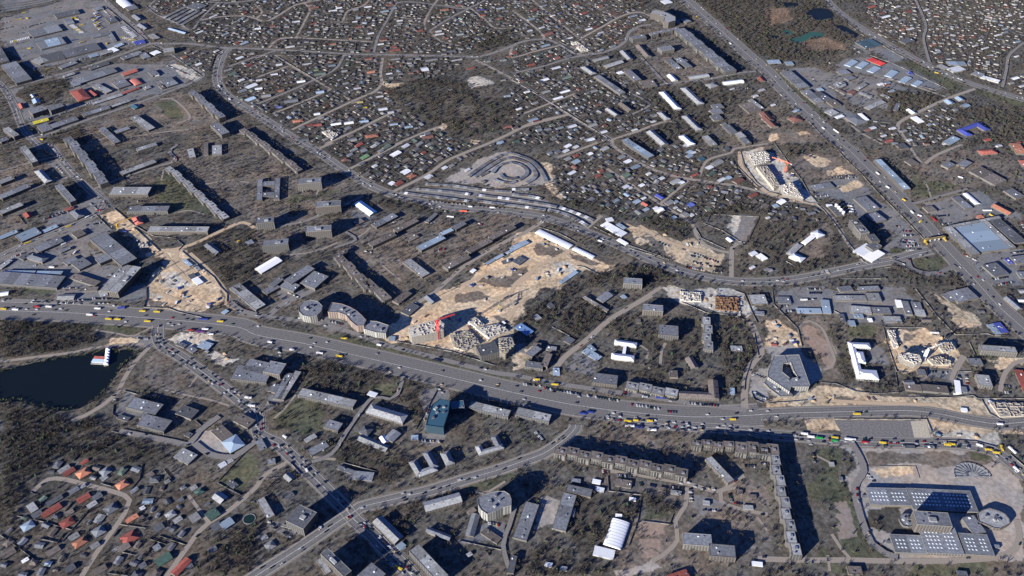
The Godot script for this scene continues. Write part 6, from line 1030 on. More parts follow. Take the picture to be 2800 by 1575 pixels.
const PARKING = [
	[15.5,-837.7,36.2,-835,8,-78],[42.5,-830.5,89.6,-819,14,-79],[97.1,-817.2,134.7,-808.5,12,-81],[151.8,-801.5,161.7,-799.8,4,-83],
	[162.9,-799.8,187.5,-793.8,11,-84],[225.5,-804.1,260.2,-799.8,11,-86],[195.7,-789.6,205.6,-788.7,4,-85],[317,-855.1,330.2,-849.6,5,21],
	[312.9,-822.5,323.4,-812,6,-16],[176.3,-873.8,184.5,-864.4,4,-84],[66.5,-978.9,73.7,-983.2,4,73],[273.3,-1112.6,296.5,-1105.1,9,-92],
	[280.2,-1117.6,311.7,-1096.4,10,-92],[270.1,-1101.3,286.3,-1089,7,-92],[285.6,-1093.9,296,-1092.7,4,-92],[296.5,-1086.6,314.1,-1084.1,7,-92],
	[260.2,-1085.3,284.6,-1078,9,-91],[300.4,-1074.4,313.5,-1072,5,-93],[230.3,-1147.1,241.4,-1136.8,4,-87],[359.4,-1147.1,364.1,-1147.1,2,-91],
	[610.3,-1153.7,627.7,-1149.8,9,-100],[609.7,-1147.1,628.5,-1143.2,9,-100],[612.4,-1136.8,631.9,-1139.3,9,-100],[609,-1126.5,631.4,-1129.1,9,-100],
	[612.6,-1189.9,620.6,-1189.9,4,-100],[619.3,-1176.3,631.9,-1176.3,6,-100],[617.3,-1165.6,631.5,-1165.6,6,-100],[549.7,-1334,589.3,-1340.4,10,-98],
	[564.3,-1330.8,590.8,-1334,7,-97],[689.5,-1217.6,708.3,-1220.4,7,-101],[640.5,-1073.2,660.7,-1079.3,9,-100],[507.3,-1275.6,528.1,-1278.6,6,-95],
	[686.3,-1195.4,703.2,-1198.1,6,-101],[713.9,-1055.4,736.6,-1060.1,7,-102],[712.6,-1041.3,737.5,-1048.3,7,-102],[818,-1200.9,816.5,-1187.2,3,0],
	[694.9,-1113.8,705.3,-1101.3,6,-31],[767.3,-1118.9,787.9,-1123.9,5,-10],[433.1,-1032.3,450.6,-1032.3,6,-97],[433.7,-1023.2,449.7,-1023.2,6,-97],
	[422.5,-1007.4,437.5,-1009.7,5,-9],[382.2,-994.2,393.6,-994.2,4,-92],[389.6,-983.2,403.8,-983.2,5,-92],[550.5,-860.7,558.4,-860.7,3,-102],
	[566.9,-858.8,572.2,-858.8,2,-103],[586.5,-855.1,586.3,-847.7,5,-8],[596.3,-853.3,592,-838.6,4,-8],[628.8,-824.3,640.9,-822.5,5,-101],
	[638.4,-835,644.1,-833.2,3,-101],[-254.3,-960.8,-238,-954.5,8,-71],[-273.7,-968.2,-267.4,-964,4,-70],[-262.4,-1023.2,-247.6,-1020.9,7,-74],
	[-324.8,-1023.2,-310.1,-1014.1,6,-29],[-316.4,-906.7,-312,-891.1,6,-8],[-310.3,-805,-298.2,-801.5,6,-67],[-96.5,-831.4,-89.5,-822.5,4,0],
	[-105.6,-796.4,-109.2,-776.1,5,-74],[-209.9,-767.8,-207.7,-761.3,3,0],[-146,-836.8,-144.8,-824.3,4,-62],[-606.1,-1010.8,-569.7,-1009.7,14,-64],
	[-646.6,-1007.4,-609.2,-1007.4,12,-60],[-692.3,-1003,-667.5,-1001.9,8,0],[-605,-999.7,-580.7,-999.7,9,0],[-401.6,-1005.2,-378.5,-985.4,9,28],
	[-514.3,-925.7,-500.3,-924.7,7,-66],[-354.5,-849.6,-345.4,-844.1,5,-70],[-510.6,-817.2,-504.5,-806.7,4,0],[-535.3,-776.1,-529.1,-776.1,3,0],
	[-652.7,-1000.8,-629.8,-1000.8,9,93],[-656.9,-1034.6,-633.6,-1034.6,6,-16],[-29.8,-622.5,-15.3,-618.5,9,-79],[-271.5,-622.5,-263.2,-614.5,6,-13],
	[-257.1,-617.2,-247.2,-611.9,5,-19],[-220.7,-618.5,-212.5,-615.9,5,-24],[-169.8,-619.8,-155.5,-611.9,8,-19],[-150.4,-605.4,-122.6,-579.8,13,-13],
	[-140.5,-576.1,-122.3,-565,8,-19],[-112.7,-742.1,-85.8,-739.7,9,-77],[-252,-608,-244.4,-602.8,4,-24],[-240.4,-610.6,-229.7,-606.7,6,-66],
	[-116.1,-567.4,-106.7,-557.7,4,-18],[184.7,-671,197.1,-668.9,9,-93],[148.7,-679.7,150.4,-673.9,3,0],[158.7,-675.4,165.3,-672.5,4,-87],
	[123.9,-688.5,139,-687,8,-86],[87.2,-698.9,87.1,-697.4,2,-85],[106.9,-694.4,112.6,-692.9,4,-85],[206.2,-668.2,204.8,-651.2,5,0],
	[250.4,-663.9,250.3,-651.2,5,-7],[276.4,-702.6,286.9,-701.9,6,-92],[282.8,-717.1,290.6,-714,5,0],[29.4,-754.9,37.6,-742.1,8,21],
	[297.3,-706.4,302.9,-704.9,3,0],[217.6,-638.8,234.2,-637.4,4,0],[254.3,-648.4,259.8,-647,3,0],[362.1,-724.8,359.4,-704.9,6,-15],
	[362.5,-735.7,363.3,-734.2,1,0],[417.2,-688.5,421.5,-679.7,3,0],[-755.3,-1209.2,-724.1,-1228.9,12,-63],[-748.9,-1217.6,-730,-1231.8,9,-63],
	[-680.2,-1192.6,-661.3,-1198.1,8,-62],[-697.6,-1254.9,-686.3,-1246.2,6,-55],[-676.6,-1260.8,-662.4,-1243.3,6,-24],[-778.6,-1369.4,-757.5,-1350,9,36],
	[-804.1,-1399.4,-796.2,-1392.6,4,36],[-799.1,-1372.7,-774,-1343.5,6,-10],[-752.2,-1340.4,-737.3,-1327.7,4,-10],[-686.3,-1269.6,-675.6,-1257.8,4,33],
	[-685.3,-1243.3,-680,-1237.5,3,-58],[-839.3,-1444.1,-814.1,-1416.4,6,-31],[-721.8,-1086.6,-716.2,-1091.5,4,-59],[-682.3,-1134.2,-676.4,-1126.5,3,-61],
	[-620.4,-1260.8,-608.9,-1260.8,5,-67],[-601.4,-1060.1,-597.8,-1067.2,4,30],[-764.3,-1108.8,-750.2,-1118.9,8,-59],[-355.2,-1290.6,-338.4,-1290.6,7,-74],
	[-291.8,-1237.5,-270.2,-1246.2,6,30],[-130.4,-1240.4,-108.7,-1231.8,5,-27],[-150.2,-1263.7,-14.4,-1240.4,22,-79],[-129.2,-1198.1,-124.6,-1200.9,3,19],
	[-119.5,-1123.9,-104.5,-1129.1,6,-76],[-58.9,-1200.9,-49.2,-1195.4,4,-27],[-225.6,-1123.9,-217.6,-1121.4,3,-18],[-190.2,-1200.9,-187.3,-1203.6,2,0],
	[-1149.9,-2020.4,-1171.3,-2006.3,8,-61],[-1153.5,-1975.8,-1142.4,-1986.8,5,-61],[-1097.2,-1954.1,-1061,-1981.3,15,-62],[-1144,-1943.3,-1124.1,-1959.5,8,-61],
	[-725.1,-1768.5,-696.9,-1750,8,-22],[-691.5,-1745.4,-662.6,-1722.7,10,-67],[-914.6,-1540,-884.8,-1555.4,12,-63],[-885.9,-1563.3,-853.3,-1583,12,-62],
	[-905.6,-1513.4,-866.3,-1480.2,9,-19],[-861.1,-1476.5,-841.9,-1483.8,7,-61],[-876.4,-1543.8,-855.9,-1559.3,8,-62],[-855.9,-1559.3,-855.6,-1579,5,-60],
	[-826.9,-1595.1,-806.9,-1615.4,8,-63],[-688.1,-1670,-669.8,-1683,8,-67],[-791.4,-1571.1,-768.7,-1583,8,38],[-965.3,-1713.8,-954.5,-1722.7,5,-62],
	[-847,-1860.4,-833,-1870.5,6,-65],[-950.8,-2054.8,-925.2,-2020.4,6,-13],[-883.3,-1551.6,-878.7,-1549.6,2,0],[-914.7,-1792.1,-901.7,-1796.8,5,-61],
	[-907.7,-2009.1,-887.5,-1975.8,4,-13],[737.5,-1875.6,780.5,-1896.1,10,-99],[733.1,-1860.4,742.3,-1825.8,8,-14],[745.2,-1835.6,784,-1850.4,9,-99],
	[610.6,-1709.3,614.2,-1691.7,4,-13],[547.7,-1745.4,563.2,-1750,4,0],[690.9,-1611.3,705.1,-1619.5,5,34],[645.6,-1575.1,654.8,-1567.2,5,-95],
	[454.8,-1657.2,474.4,-1665.7,6,-93],[232.3,-1636.1,252.4,-1640.3,7,-85],
]
const BUSES = [
	[-724.9,-987.2,-4,"y",11],[-707.3,-985.9,-4,"w",11],[-679.2,-992,-4,"r",11],[-662.1,-992,-4,"w",11],[-590.9,-988,-4,"w",11],
	[-597.5,-974.6,-4,"w",11],[-525.2,-982.6,-4,"y",11],[-504.2,-981.1,-4,"y",11],[-567.7,-965.7,-4,"y",11],[-554.8,-965,-4,"y",11],
	[-511.4,-960.8,-4,"y",11],[-434.2,-965,-4,"u",16],[-409.2,-960.4,-4,"y",11],[-444.8,-942,-4,"r",11],[-431.5,-938.9,-4,"p",16],
	[-416.4,-933.8,-4,"w",11],[-426,-944.1,-4,"w",11],[-337.3,-813.7,-4,"w",11],[-329.6,-799,-4,"w",11],[-230.5,-925.7,-12,"y",11],
	[-232.1,-890.1,-12,"y",11],[-330.8,-917.6,-12,"w",8],[-259.2,-895.9,-10,"w",11],[-298,-902.4,-8,"w",8],[-181,-912.1,-16,"w",8],
	[-101,-881.4,-16,"d",14],[31.9,-845.9,-5,"y",11],[55.7,-836.8,-6,"y",11],[143.9,-773.3,-8,"y",11],[171.3,-773.6,-8,"y",9],
	[154,-774.4,-8,"y",8],[189.8,-812.8,-8,"u",14],[204.7,-809.3,-8,"d",12],[169.7,-814.6,-6,"w",9],[97.8,-788.2,-8,"u",11],
	[88.8,-785.8,-8,"u",11],[180.3,-818.6,-4,"w",8],[145.6,-765.4,-5,"w",14],[156.4,-762.6,-5,"u",12],[172,-758.8,-4,"w",14],
	[275.4,-776.1,0,"y",9],[432.6,-785.3,0,"y",11],[570.6,-819.9,4,"w",9],[584.2,-936.5,-2,"w",14],[421.1,-1007.4,4,"w",12],
	[605,-768.2,-4,"w",9],[358.8,-752.5,-8,"w",10],[365.5,-747.7,-8,"w",10],[375.3,-745.6,-8,"n",10],[394.3,-746.1,-8,"y",10],
	[392.4,-741.3,-8,"n",10],[412.4,-743.4,-8,"w",16],[450.3,-738.1,-8,"y",10],[428.7,-738.9,-8,"r",10],[527.9,-735,-8,"y",10],
	[533,-735.7,-8,"y",10],[574.3,-727.1,-8,"y",10],[582,-722.5,-8,"y",10],[591.4,-729.5,-100,"y",11],[566.2,-734.2,-25,"w",9],
	[602.8,-726.4,-66,"w",14],[595.2,-697.4,-66,"w",10],[-121.1,-563.7,-33,"y",12],[-277.7,-747.7,-38,"w",8],[-241.8,-695.2,-60,"w",7],
	[-754.8,-1145.1,38,"y",12],[-708.1,-1188.5,38,"y",12],[-687.3,-1214.8,43,"w",8],[-426.3,-1149.8,46,"y",8],[-672.5,-1120.1,77,"w",9],
	[-693.5,-1083.6,-4,"w",10],[-697.6,-1141.9,42,"w",9],[-674.4,-1233.2,33,"r",8],[-79.4,-1231.8,-2,"r2",14],[-99.8,-1216.2,-10,"w",14],
	[-32.4,-1241.8,-5,"w",10],[-68.5,-1244.7,-5,"w",8],[137.9,-1149.8,-28,"w",9],[650.8,-1264.3,-59,"y",9],[656.7,-1202.3,37,"y",8],
	[680.8,-1209.2,-70,"r",16],[652.1,-1228.9,-74,"w",9],[635.8,-1302.8,-59,"w",9],[632.3,-1346.1,-70,"w",10],[776.7,-1233.8,0,"w",18],
	[777.8,-1220.4,-61,"y",9],[660.9,-1219,-33,"w",8],[770.8,-1334,-35,"w",10],[555.5,-1246.2,0,"w",9],[554.6,-1237.5,0,"w",9],
	[553.4,-1230.4,0,"w",9],[549.7,-1243.3,0,"y",8],[600.7,-1491.9,-66,"w",18],[873.7,-1729.5,-35,"y",14],[877.4,-1745.4,-41,"d",14],
	[579.5,-1502.2,-66,"w",8],[425.1,-2011.9,-57,"y",10],[474.4,-1870.5,-67,"w",9],[-586.3,-1670,-62,"w",14],[-552.3,-1615.4,-50,"w",10],
	[-937.6,-1878.1,43,"y",13],[-1040,-1847,14,"y",9],[-960.3,-1747.7,28,"y",10],[-893.2,-1496.7,-26,"y",9],[-859.1,-1462.1,-26,"y",9],
	[-818.8,-1621.6,39,"y",12],[-880.7,-1870.5,-59,"y",9],[-1002.5,-1946,-30,"y",10],[-971.2,-1970.4,31,"y",11],[-1129.4,-2037.5,32,"y",11],
	[-1123.3,-2000.7,32,"y",9],[-1108.5,-2006.3,-30,"y",9],[-958.8,-1888.3,30,"u",12],[-990.1,-1750,-54,"u",10],[-1091.9,-1878.1,-60,"w",12],
	[-1089.2,-1880.2,-60,"w",12],[-1086.5,-1882.3,-60,"y",12],[-1083.8,-1884.4,-60,"y",12],[-1081.1,-1886.5,-60,"w",12],[-1078.4,-1888.6,-61,"w",12],
	[-1075.7,-1890.7,-61,"w",12],[-1073,-1892.8,-61,"w",12],[-1070.3,-1894.9,-61,"w",12],[-1067.6,-1897,-61,"w",12],[-1064.9,-1899.1,-61,"w",12],
	[-1062.2,-1901.2,-61,"w",12],[-963.3,-2037.5,51,"w",12],[-960.1,-2032.7,51,"w",12],[-956.9,-2028,51,"u",12],[-953.7,-2023.2,51,"y",12],
	[-950.5,-2018.5,51,"u",12],[-947.4,-2013.8,51,"w",12],[-944.2,-2009.1,51,"u",12],[-961.3,-2009.1,51,"u",12],[-955.9,-2003.5,51,"y",12],
	[-950.5,-1997.9,51,"w",12],[-945.2,-1992.4,51,"u",12],[-939.8,-1986.8,51,"y",12],[-934.5,-1981.3,51,"w",12],[-942.6,-1978.6,56,"y",12],
	[-938.2,-1972.5,56,"w",12],[-933.8,-1966.5,56,"y",12],[-929.5,-1960.6,56,"u",12],[-925.2,-1954.6,55,"y",12],[-920.9,-1948.7,55,"w",12],
	[-992.7,-1967.6,31,"w",12],[-988,-1962.5,31,"w",12],[-983.3,-1957.5,30,"w",12],[-978.6,-1952.4,30,"w",12],[-974,-1947.4,30,"y",12],
	[-969.3,-1942.3,30,"w",12],[-964.7,-1937.3,30,"y",12],[-960.1,-1932.4,30,"w",12],[-955.5,-1927.4,30,"w",12],[-1003.5,-2009.1,15,"y",12],
	[-998.1,-2003.5,15,"y",12],[-992.6,-1997.9,15,"w",12],[-872.2,-1956.8,30,"w",12],[-867,-1949.4,30,"w",12],[-861.8,-1942,30,"w",12],
	[-856.6,-1934.7,30,"w",12],[-851.5,-1927.4,29,"w",12],[-857,-1903.8,36,"y",12],[-851.6,-1900.6,36,"w",12],[-846.1,-1897.3,36,"w",12],
	[-840.7,-1894.1,36,"y",12],[-835.3,-1890.9,36,"w",12],[-847.1,-1927.4,36,"w",12],[-843.1,-1922.1,36,"w",12],[-839.2,-1916.9,36,"w",12],
	[-835.4,-1911.6,36,"w",12],[-831.5,-1906.4,36,"w",12],[-835.6,-1898.6,29,"w",12],[-829.4,-1889.6,29,"y",12],[-823.3,-1880.7,29,"w",12],
]
const GARAGES = [
	[6.5,[-75.1,-1335.6,-46.8,-1374.4,-15.6,-1407.9,0,-1411.3,14.2,-1402.8,31.7,-1389.4,48.5,-1359.7,58.7,-1321.4],"curving row of dark garages in the oval garage estate, outer ring",0],
	[6.5,[-64.7,-1334,-39.7,-1366.2,-17.3,-1391,0,-1396.1,10.6,-1391,26.3,-1379.4,38.1,-1356.5,40.2,-1334,25.4,-1315.2],"curving row of dark garages in the oval garage estate, second ring",0],
	[6.5,[-52.4,-1321.4,-45.5,-1316.8],"short garage row in the oval garage estate",0],
	[6.5,[-34.1,-1346.8,-22.3,-1371.1,0,-1381,10.5,-1376.1,22.6,-1362.9,25.8,-1343.6,11.9,-1324.6],"curving row of dark garages in the oval garage estate, third ring",0],
	[6,[-30.4,-1327.7,-20,-1318.3,0,-1315.2,6.8,-1321.4],"straight garage row closing the oval garage estate",1],
	[6,[-20.3,-1343.6,-13.3,-1330.9,0,-1327.7,8.6,-1332.4],"curving row of dark garages in the oval garage estate, innermost ring",0],
	[6,[-54.5,-1337.2,-41.1,-1350],"short dark garage stub inside the oval garage estate",0],
	[6,[-161,-1296.1,-111.8,-1289.1,-69.7,-1280.1],"pale garage row behind the boulevard, first",1],
	[6,[-59.6,-1278.6,0,-1265.2,16.5,-1260.7,49.3,-1251.9,73.6,-1243.2],"long pale garage row behind the boulevard",1],
	[6,[-188.6,-1286.1,-127.5,-1272.6,-70.6,-1259.3],"grey garage row nearest the boulevard trees",1],
	[6,[-62.4,-1262.2,0,-1247.6,32.7,-1240.3,55.4,-1234.6],"grey garage row above the boulevard bend",1],
	[6,[-147,-1312.1,-95.9,-1305.9,-50,-1293.7,0,-1287.6],"dark garage row under the oval estate",1],
	[6,[0,-1295.2,28.6,-1295.2],"dark short garage row at the slope foot",1],
	[6,[0,-1280.1,26.6,-1275.6,49.7,-1266.6],"pale garage row at the slope foot",1],
	[6,[58.7,-1236,90.5,-1220.4,120.9,-1189.8],"grey garage row along the boulevard curve",1],
	[6,[78.5,-1241.8,105.3,-1224.6,131.5,-1205],"mixed garage row along the boulevard curve",1],
	[5.5,[690.6,-1644.8,708.6,-1626],"thin garage row beside the wood of the old gasworks",1],
]
const SITES = [
	[15,[-141.7,-932.5,-119.2,-942.8,-101.7,-949,-92.9,-938.7,-93.5,-926.4,-114.7,-918.3,-135.8,-912.3,-140.8,-922.4],"white raw concrete floor of an oval tower going up beside the avenue",0,4.2],
	[2.5,[-63.9,-959,-51.6,-967.5,-38.7,-952.7,-51,-946.5],"white raw concrete floor behind the dug pit",0,4.2],
	[2.5,[-50.9,-944.4,-19.2,-953.8,-5.2,-940.3,-31.1,-923],"white square concrete floor slab beside the pit",0,4.2],
	[10,[-18.7,-915.8,-1.1,-917.8,4.3,-901.9,-9,-882.5,-17,-888.3],"raw concrete grid of a tower going up next to the dark roof slab",1,4.2],
	[2,[-86.3,-932.6,-57.6,-938.8,-43.2,-914.5,-63,-898.7,-79.5,-906.5],"rough foundation grid on the building site by the avenue",1,3.6],
	[6,[415,-1401.3,447.6,-1413.2,454.7,-1406.4,452.7,-1379.5,421,-1361.4],"white chequered concrete floor at the hillside building site",0,4.2],
	[5,[424.6,-1361.4,444.4,-1364.6,449.1,-1332.5,452.3,-1301.3,440.1,-1292.1],"pale raw concrete block at the hillside building site",1,4.2],
	[6,[449.7,-1298.2,474.8,-1312.1,482.4,-1260.7,452.2,-1272.5],"white chequered concrete floor beside the sandy slope",0,4.2],
	[9,[515.4,-885.5,530.7,-887.4,542.7,-883.5,542,-872.1,531.2,-865.5,516.3,-875.9],"bright white concrete floor of the round building site",0,4.2],
	[2.5,[554.9,-882.7,570.3,-888.4,586.7,-878.8,582.9,-872.2,558.8,-871.3],"grey ring of foundation walls on the round building site",1,3.4],
	[3,[576.4,-913.4,598.8,-915.4,600.4,-901.5,580.8,-895.7],"raw concrete core on the round building site",1,3.6],
	[2,[520.2,-940.8,529.9,-940.8,524.2,-906.5,516.8,-904.6],"white strip of concrete walls on the round building site",0,3.2],
	[1.2,[245.6,-1026.3,277,-1022.9,272.3,-1002.7,242.6,-1004.9],"grid of pale foundation piles on the levelled plot",0,3],
	[1.2,[294.5,-1015,327.3,-1012.7,322.8,-981.9,289.6,-986.2],"brown formwork grid on the levelled plot",2,4],
	[1.5,[-582.6,-1142.5,-569.4,-1145.1,-563.1,-1134.8,-575.4,-1129.6],"white girder frame in the metro trench",0,3],
	[1.5,[127.8,-1872.3,141.2,-1879.9,164.5,-1837.3,149.1,-1829.9],"pale foundation walls in the fenced village plot",0,4],
	[2,[606.2,-804.8,648.5,-803.1,639.9,-781,609.5,-779.3],"half-built pale walls in the excavated lot by the avenue",1,4.6],
	[2,[-351.4,-1487.6,-337.8,-1495,-318.5,-1476.7,-328.6,-1458.7],"white unfinished villa walls on the garden lane",0,4],
]
const CLUTTER = [
	[[-156.7,-920.6,-141.8,-970.3,-97,-1023.2,0,-1036.9,0,-928.7,-62.8,-893],26],
	[[0,-1165.6,39.5,-1176.3,125.9,-1101.3,160,-1091.5,105.3,-1086.6,65.8,-1036.9,0,-1036.9],34],
	[[-75.8,-1036.9,0,-1123.9,0,-1036.9],14],
	[[-669.1,-1220.4,-643.8,-1231.8,-550.2,-1126.5,-515.4,-1134.2,-430.1,-1039,-532.6,-1039,-529.8,-1098.8],30],
	[[-533.5,-1032.3,-429,-1034.6,-415.4,-1003,-445.7,-976.8,-522.5,-992],26],
	[[522.1,-945.1,587,-932.8,606.6,-904.7,584.2,-870,513,-862.5],22],
	[[360.4,-966.1,390.8,-934.8,392.3,-912.7,348.4,-910.7],22],
	[[225,-1023.2,313.7,-1032.3,336.3,-1020.9,336.8,-966.1,283.6,-983.2],16],
	[[199.3,-1192.6,288.7,-1152.4,318.3,-1116.3,243.8,-1108.8],14],
	[[457.1,-1412.9,485.7,-1382.6,500.2,-1260.8,475.9,-1269.6,432,-1296.7],18],
	[[366.1,-815.5,556.2,-812,589,-798.1,399.7,-798.1],14],
	[[600.7,-808.5,652.5,-808.5,639.9,-779.5,612.1,-777.8],14],
	[[-467.6,-934.8,-414.8,-932.8,-378.7,-885.3,-404.4,-881.4,-429.8,-906.7],10],
	[[518.1,-754.9,592.8,-754.9,586.2,-735.7,520.8,-742.1],10],
]
const CRANES = [
	[[-101,-924.7],34,26,28,"c0392f","red lattice tower crane beside the oval concrete floor"],
	[[550.2,-882.4],20,26,26,"d8d8d2","pale tower crane on the round building site"],
	[[472.9,-1350],20,28,143,"b05a3a","rust red tower crane on the hillside building site"],
	[[-517.8,-1048.3],18,36,50,"50555c","dark grey gantry crane jib over the metro building site"],
	[[-624.6,-1179],12,26,46,"c8a23a","ochre tower crane over the metro trench"],
	[[-18.1,-983.2],9,14,83,"8f8458","dull ochre tower crane in the sandy pit"],
]
const BRIDGE = [[645.8,-1147.5],[675.8,-1155.3]]
const CAFE = [[-550.2,-881.4],[-542.8,-888.2],104]
const SILOS = [[531.7,-1243.3],[534.1,-1236.9],[535.8,-1229.8],[537.7,-1222.7]]
const FAN = [538.7,-685.3]
const POND = [-294.5,-626.8]
const LOT = [[401.2,-775.8,516.4,-774.8,511.7,-744,406.5,-745.9],[496.2,-773.6,516.1,-774.4,511.2,-744.3,491.5,-745.3]]

const GX0 := -1300.0
const GZ0 := -2300.0
const GW := 2600.0
const GH := 1820.0
const IW := 2048
const IH := 1434
const HSC := 0.32

var rng := RandomNumberGenerator.new()
var mats := {}
var tex := {}
var cls := PackedByteArray()
var dens := PackedByteArray()
var occ := PackedByteArray()
var road_pts := {}
var names := {}
var box_mesh: ArrayMesh
var CLASSES := ["base", "grass", "sand", "pale", "yard", "soil", "wood", "water", "plaza", "pitch", "none", "village", "reed", "green_water"]
var GROUND := {
	"base": Color(0.352, 0.338, 0.314), "grass": Color(0.318, 0.325, 0.268), "sand": Color(0.690, 0.620, 0.520), "pale": Color(0.670, 0.645, 0.595),
	"yard": Color(0.435, 0.432, 0.430), "soil": Color(0.400, 0.375, 0.348), "wood": Color(0.300, 0.288, 0.266), "water": Color(.2, .22, .2),
	"plaza": Color(0.565, 0.545, 0.520), "pitch": Color(0.530, 0.475, 0.435), "none": Color(0.420, 0.390, 0.370), "village": Color(0.315, 0.302, 0.282), "reed": Color(0.420, 0.365, 0.315), "green_water": Color(.2, .25, .2)}
var ROOF := {
	"g1": Color(0.450, 0.467, 0.500), "g2": Color(0.575, 0.585, 0.590), "g3": Color(0.330, 0.345, 0.375), "gb": Color(0.455, 0.475, 0.505), "k": Color(0.425, 0.395, 0.375),
	"w": Color(.91, .925, .94), "lb": Color(0.560, 0.630, 0.690), "lb2": Color(0.380, 0.500, 0.660), "lbw": Color(.78, .87, .94), "r": Color(0.560, 0.285, 0.250),
	"r2": Color(0.740, 0.420, 0.360), "r3": Color(0.880, 0.280, 0.220), "o": Color(0.700, 0.460, 0.360), "rb": Color(0.470, 0.315, 0.280), "n": Color(.42, .58, .40),
	"n2": Color(.37, .45, .40), "dg": Color(.23, .34, .31), "u": Color(0.270, 0.310, 0.600), "u2": Color(.38, .47, .80), "y": Color(0.860, 0.800, 0.200),
	"y2": Color(.72, .66, .30), "t": Color(0.200, 0.345, 0.415), "t2": Color(.19, .31, .37), "cr": Color(.87, .78, .70), "gm": Color(.45, .45, .455)}
var COLOUR_WORD := {"g1": "grey", "g2": "pale grey", "g3": "dark grey", "gb": "blue-grey", "k": "brown", "w": "white", "lb": "light blue", "lb2": "blue", "lbw": "white-blue", "r": "red", "r2": "salmon red", "r3": "bright red", "o": "orange", "rb": "brick red", "n": "green", "n2": "grey-green", "dg": "dark green", "u": "strong blue", "u2": "blue", "y": "yellow", "y2": "mustard", "t": "teal", "t2": "dark teal", "cr": "cream", "gm": "grey"}

# ------------------------------------------------------------------ small helpers
func numbered(called: String) -> String:
	var n: int = names.get(called, -1) + 1
	names[called] = n
	return called if n == 0 else "%s_%03d" % [called, n]

func thing(called: String, label: String, category: String, at := Vector3.ZERO, yaw := 0.0, group := "") -> Node3D:
	var o := Node3D.new()
	o.name = numbered(called)
	add_child(o)
	o.position = at
	o.rotation_degrees.y = yaw
	tag(o, label, category, group)
	return o

func tag(o: Node, label: String, category: String, group := "", kind := "") -> void:
	if label != "":
		o.set_meta("label", " ".join(label.split(" ").slice(0, 16)))
	if category != "":
		o.set_meta("category", category)
	if group != "":
		o.set_meta("group", group)
	if kind != "":
		o.set_meta("kind", kind)

func part(called: String, mesh: Mesh, m: Material, parent: Node, at := Vector3.ZERO, sc := Vector3.ONE, yaw := 0.0) -> MeshInstance3D:
	var o := MeshInstance3D.new()
	o.name = called
	o.mesh = mesh
	if m:
		o.material_override = m
	o.position = at
	o.scale = sc
	o.rotation_degrees.y = yaw
	parent.add_child(o, true)
	return o

func begin() -> SurfaceTool:
	var st := SurfaceTool.new()
	st.begin(Mesh.PRIMITIVE_TRIANGLES)
	st.set_smooth_group(-1)
	return st

func fin(st: SurfaceTool) -> ArrayMesh:
	st.generate_normals()
	return st.commit()

func quad(st: SurfaceTool, a: Vector3, b: Vector3, c: Vector3, d: Vector3) -> void:
	# a b c d run clockwise seen from the front
	st.add_vertex(a); st.add_vertex(b); st.add_vertex(c)
	st.add_vertex(a); st.add_vertex(c); st.add_vertex(d)

func tri(st: SurfaceTool, a: Vector3, b: Vector3, c: Vector3) -> void:
	st.add_vertex(a); st.add_vertex(b); st.add_vertex(c)

func boxat(st: SurfaceTool, c: Vector3, s: Vector3, yaw := 0.0) -> void:
	# box standing on c (base centre) of size s
	var r := Basis(Vector3.UP, deg_to_rad(yaw))
	var h := s * 0.5
	var p := []
	for y in [0.0, s.y]:
		for q in [Vector2(-1, -1), Vector2(1, -1), Vector2(1, 1), Vector2(-1, 1)]:
			p.append(c + r * Vector3(q.x * h.x, y, q.y * h.z))
	quad(st, p[4], p[5], p[6], p[7])
	for i in 4:
		var j := (i + 1) % 4
		quad(st, p[i], p[j], p[4 + j], p[4 + i])

func tube(st: SurfaceTool, a: Vector3, b: Vector3, ra: float, rb: float, n := 3) -> void:
	var d := (b - a).normalized()
	var u := d.cross(Vector3(0.31, 0.2, 0.93)).normalized()
	var v := d.cross(u)
	for i in n:
		var t0 := TAU * i / n
		var t1 := TAU * (i + 1) / n
		var e0 := u * cos(t0) + v * sin(t0)
		var e1 := u * cos(t1) + v * sin(t1)
		if rb < 0.004:
			tri(st, a + e0 * ra, b, a + e1 * ra)
		else:
			quad(st, a + e0 * ra, b + e0 * rb, b + e1 * rb, a + e1 * ra)

func make_noise_tex(key: String, freq: float, lo: float, hi: float, kind := FastNoiseLite.TYPE_SIMPLEX, sz := 512, oct := 5, contrast := 1.0) -> void:
	var n := FastNoiseLite.new()
	n.noise_type = kind
	n.frequency = freq
	n.fractal_octaves = oct
	n.seed = hash(key) % 1000
	var im := n.get_seamless_image(sz, sz)
	im.convert(Image.FORMAT_L8)
	var d := im.get_data()
	for i in d.size():
		var v := clampf((d[i] / 255.0 - .5) * contrast + .5, 0.0, 1.0)
		d[i] = int(255.0 * (lo + (hi - lo) * v))
	im = Image.create_from_data(sz, sz, false, Image.FORMAT_L8, d)
	tex[key] = ImageTexture.create_from_image(im)

func mat(key: String, col: Color, t := "grunge", scale := 0.035, rough := 0.9, metallic := 0.0) -> StandardMaterial3D:
	if mats.has(key):
		return mats[key]
	var m := StandardMaterial3D.new()
	m.albedo_color = col
	m.roughness = rough
	m.metallic = metallic
	if t != "":
		m.albedo_texture = tex[t]
		m.uv1_triplanar = true
		m.uv1_world_triplanar = true
		m.uv1_scale = Vector3.ONE * scale
	mats[key] = m
	return m

func roof_mat(c: String, v := 0) -> StandardMaterial3D:
	var key := "roof_%s_%d" % [c, v]
	if mats.has(key):
		return mats[key]
	var col: Color = ROOF[c]
	var f: float = [1.0, .92, 1.07, .85][v]
	col = Color(minf(col.r * f, .96), minf(col.g * f, .96), minf(col.b * f, .96))
	var shiny := c in ["lb", "w", "lbw", "u", "r3", "t", "lb2"]
	return mat(key, col, "metal" if shiny else "grunge", .05 if shiny else .032, .55 if shiny else .92)

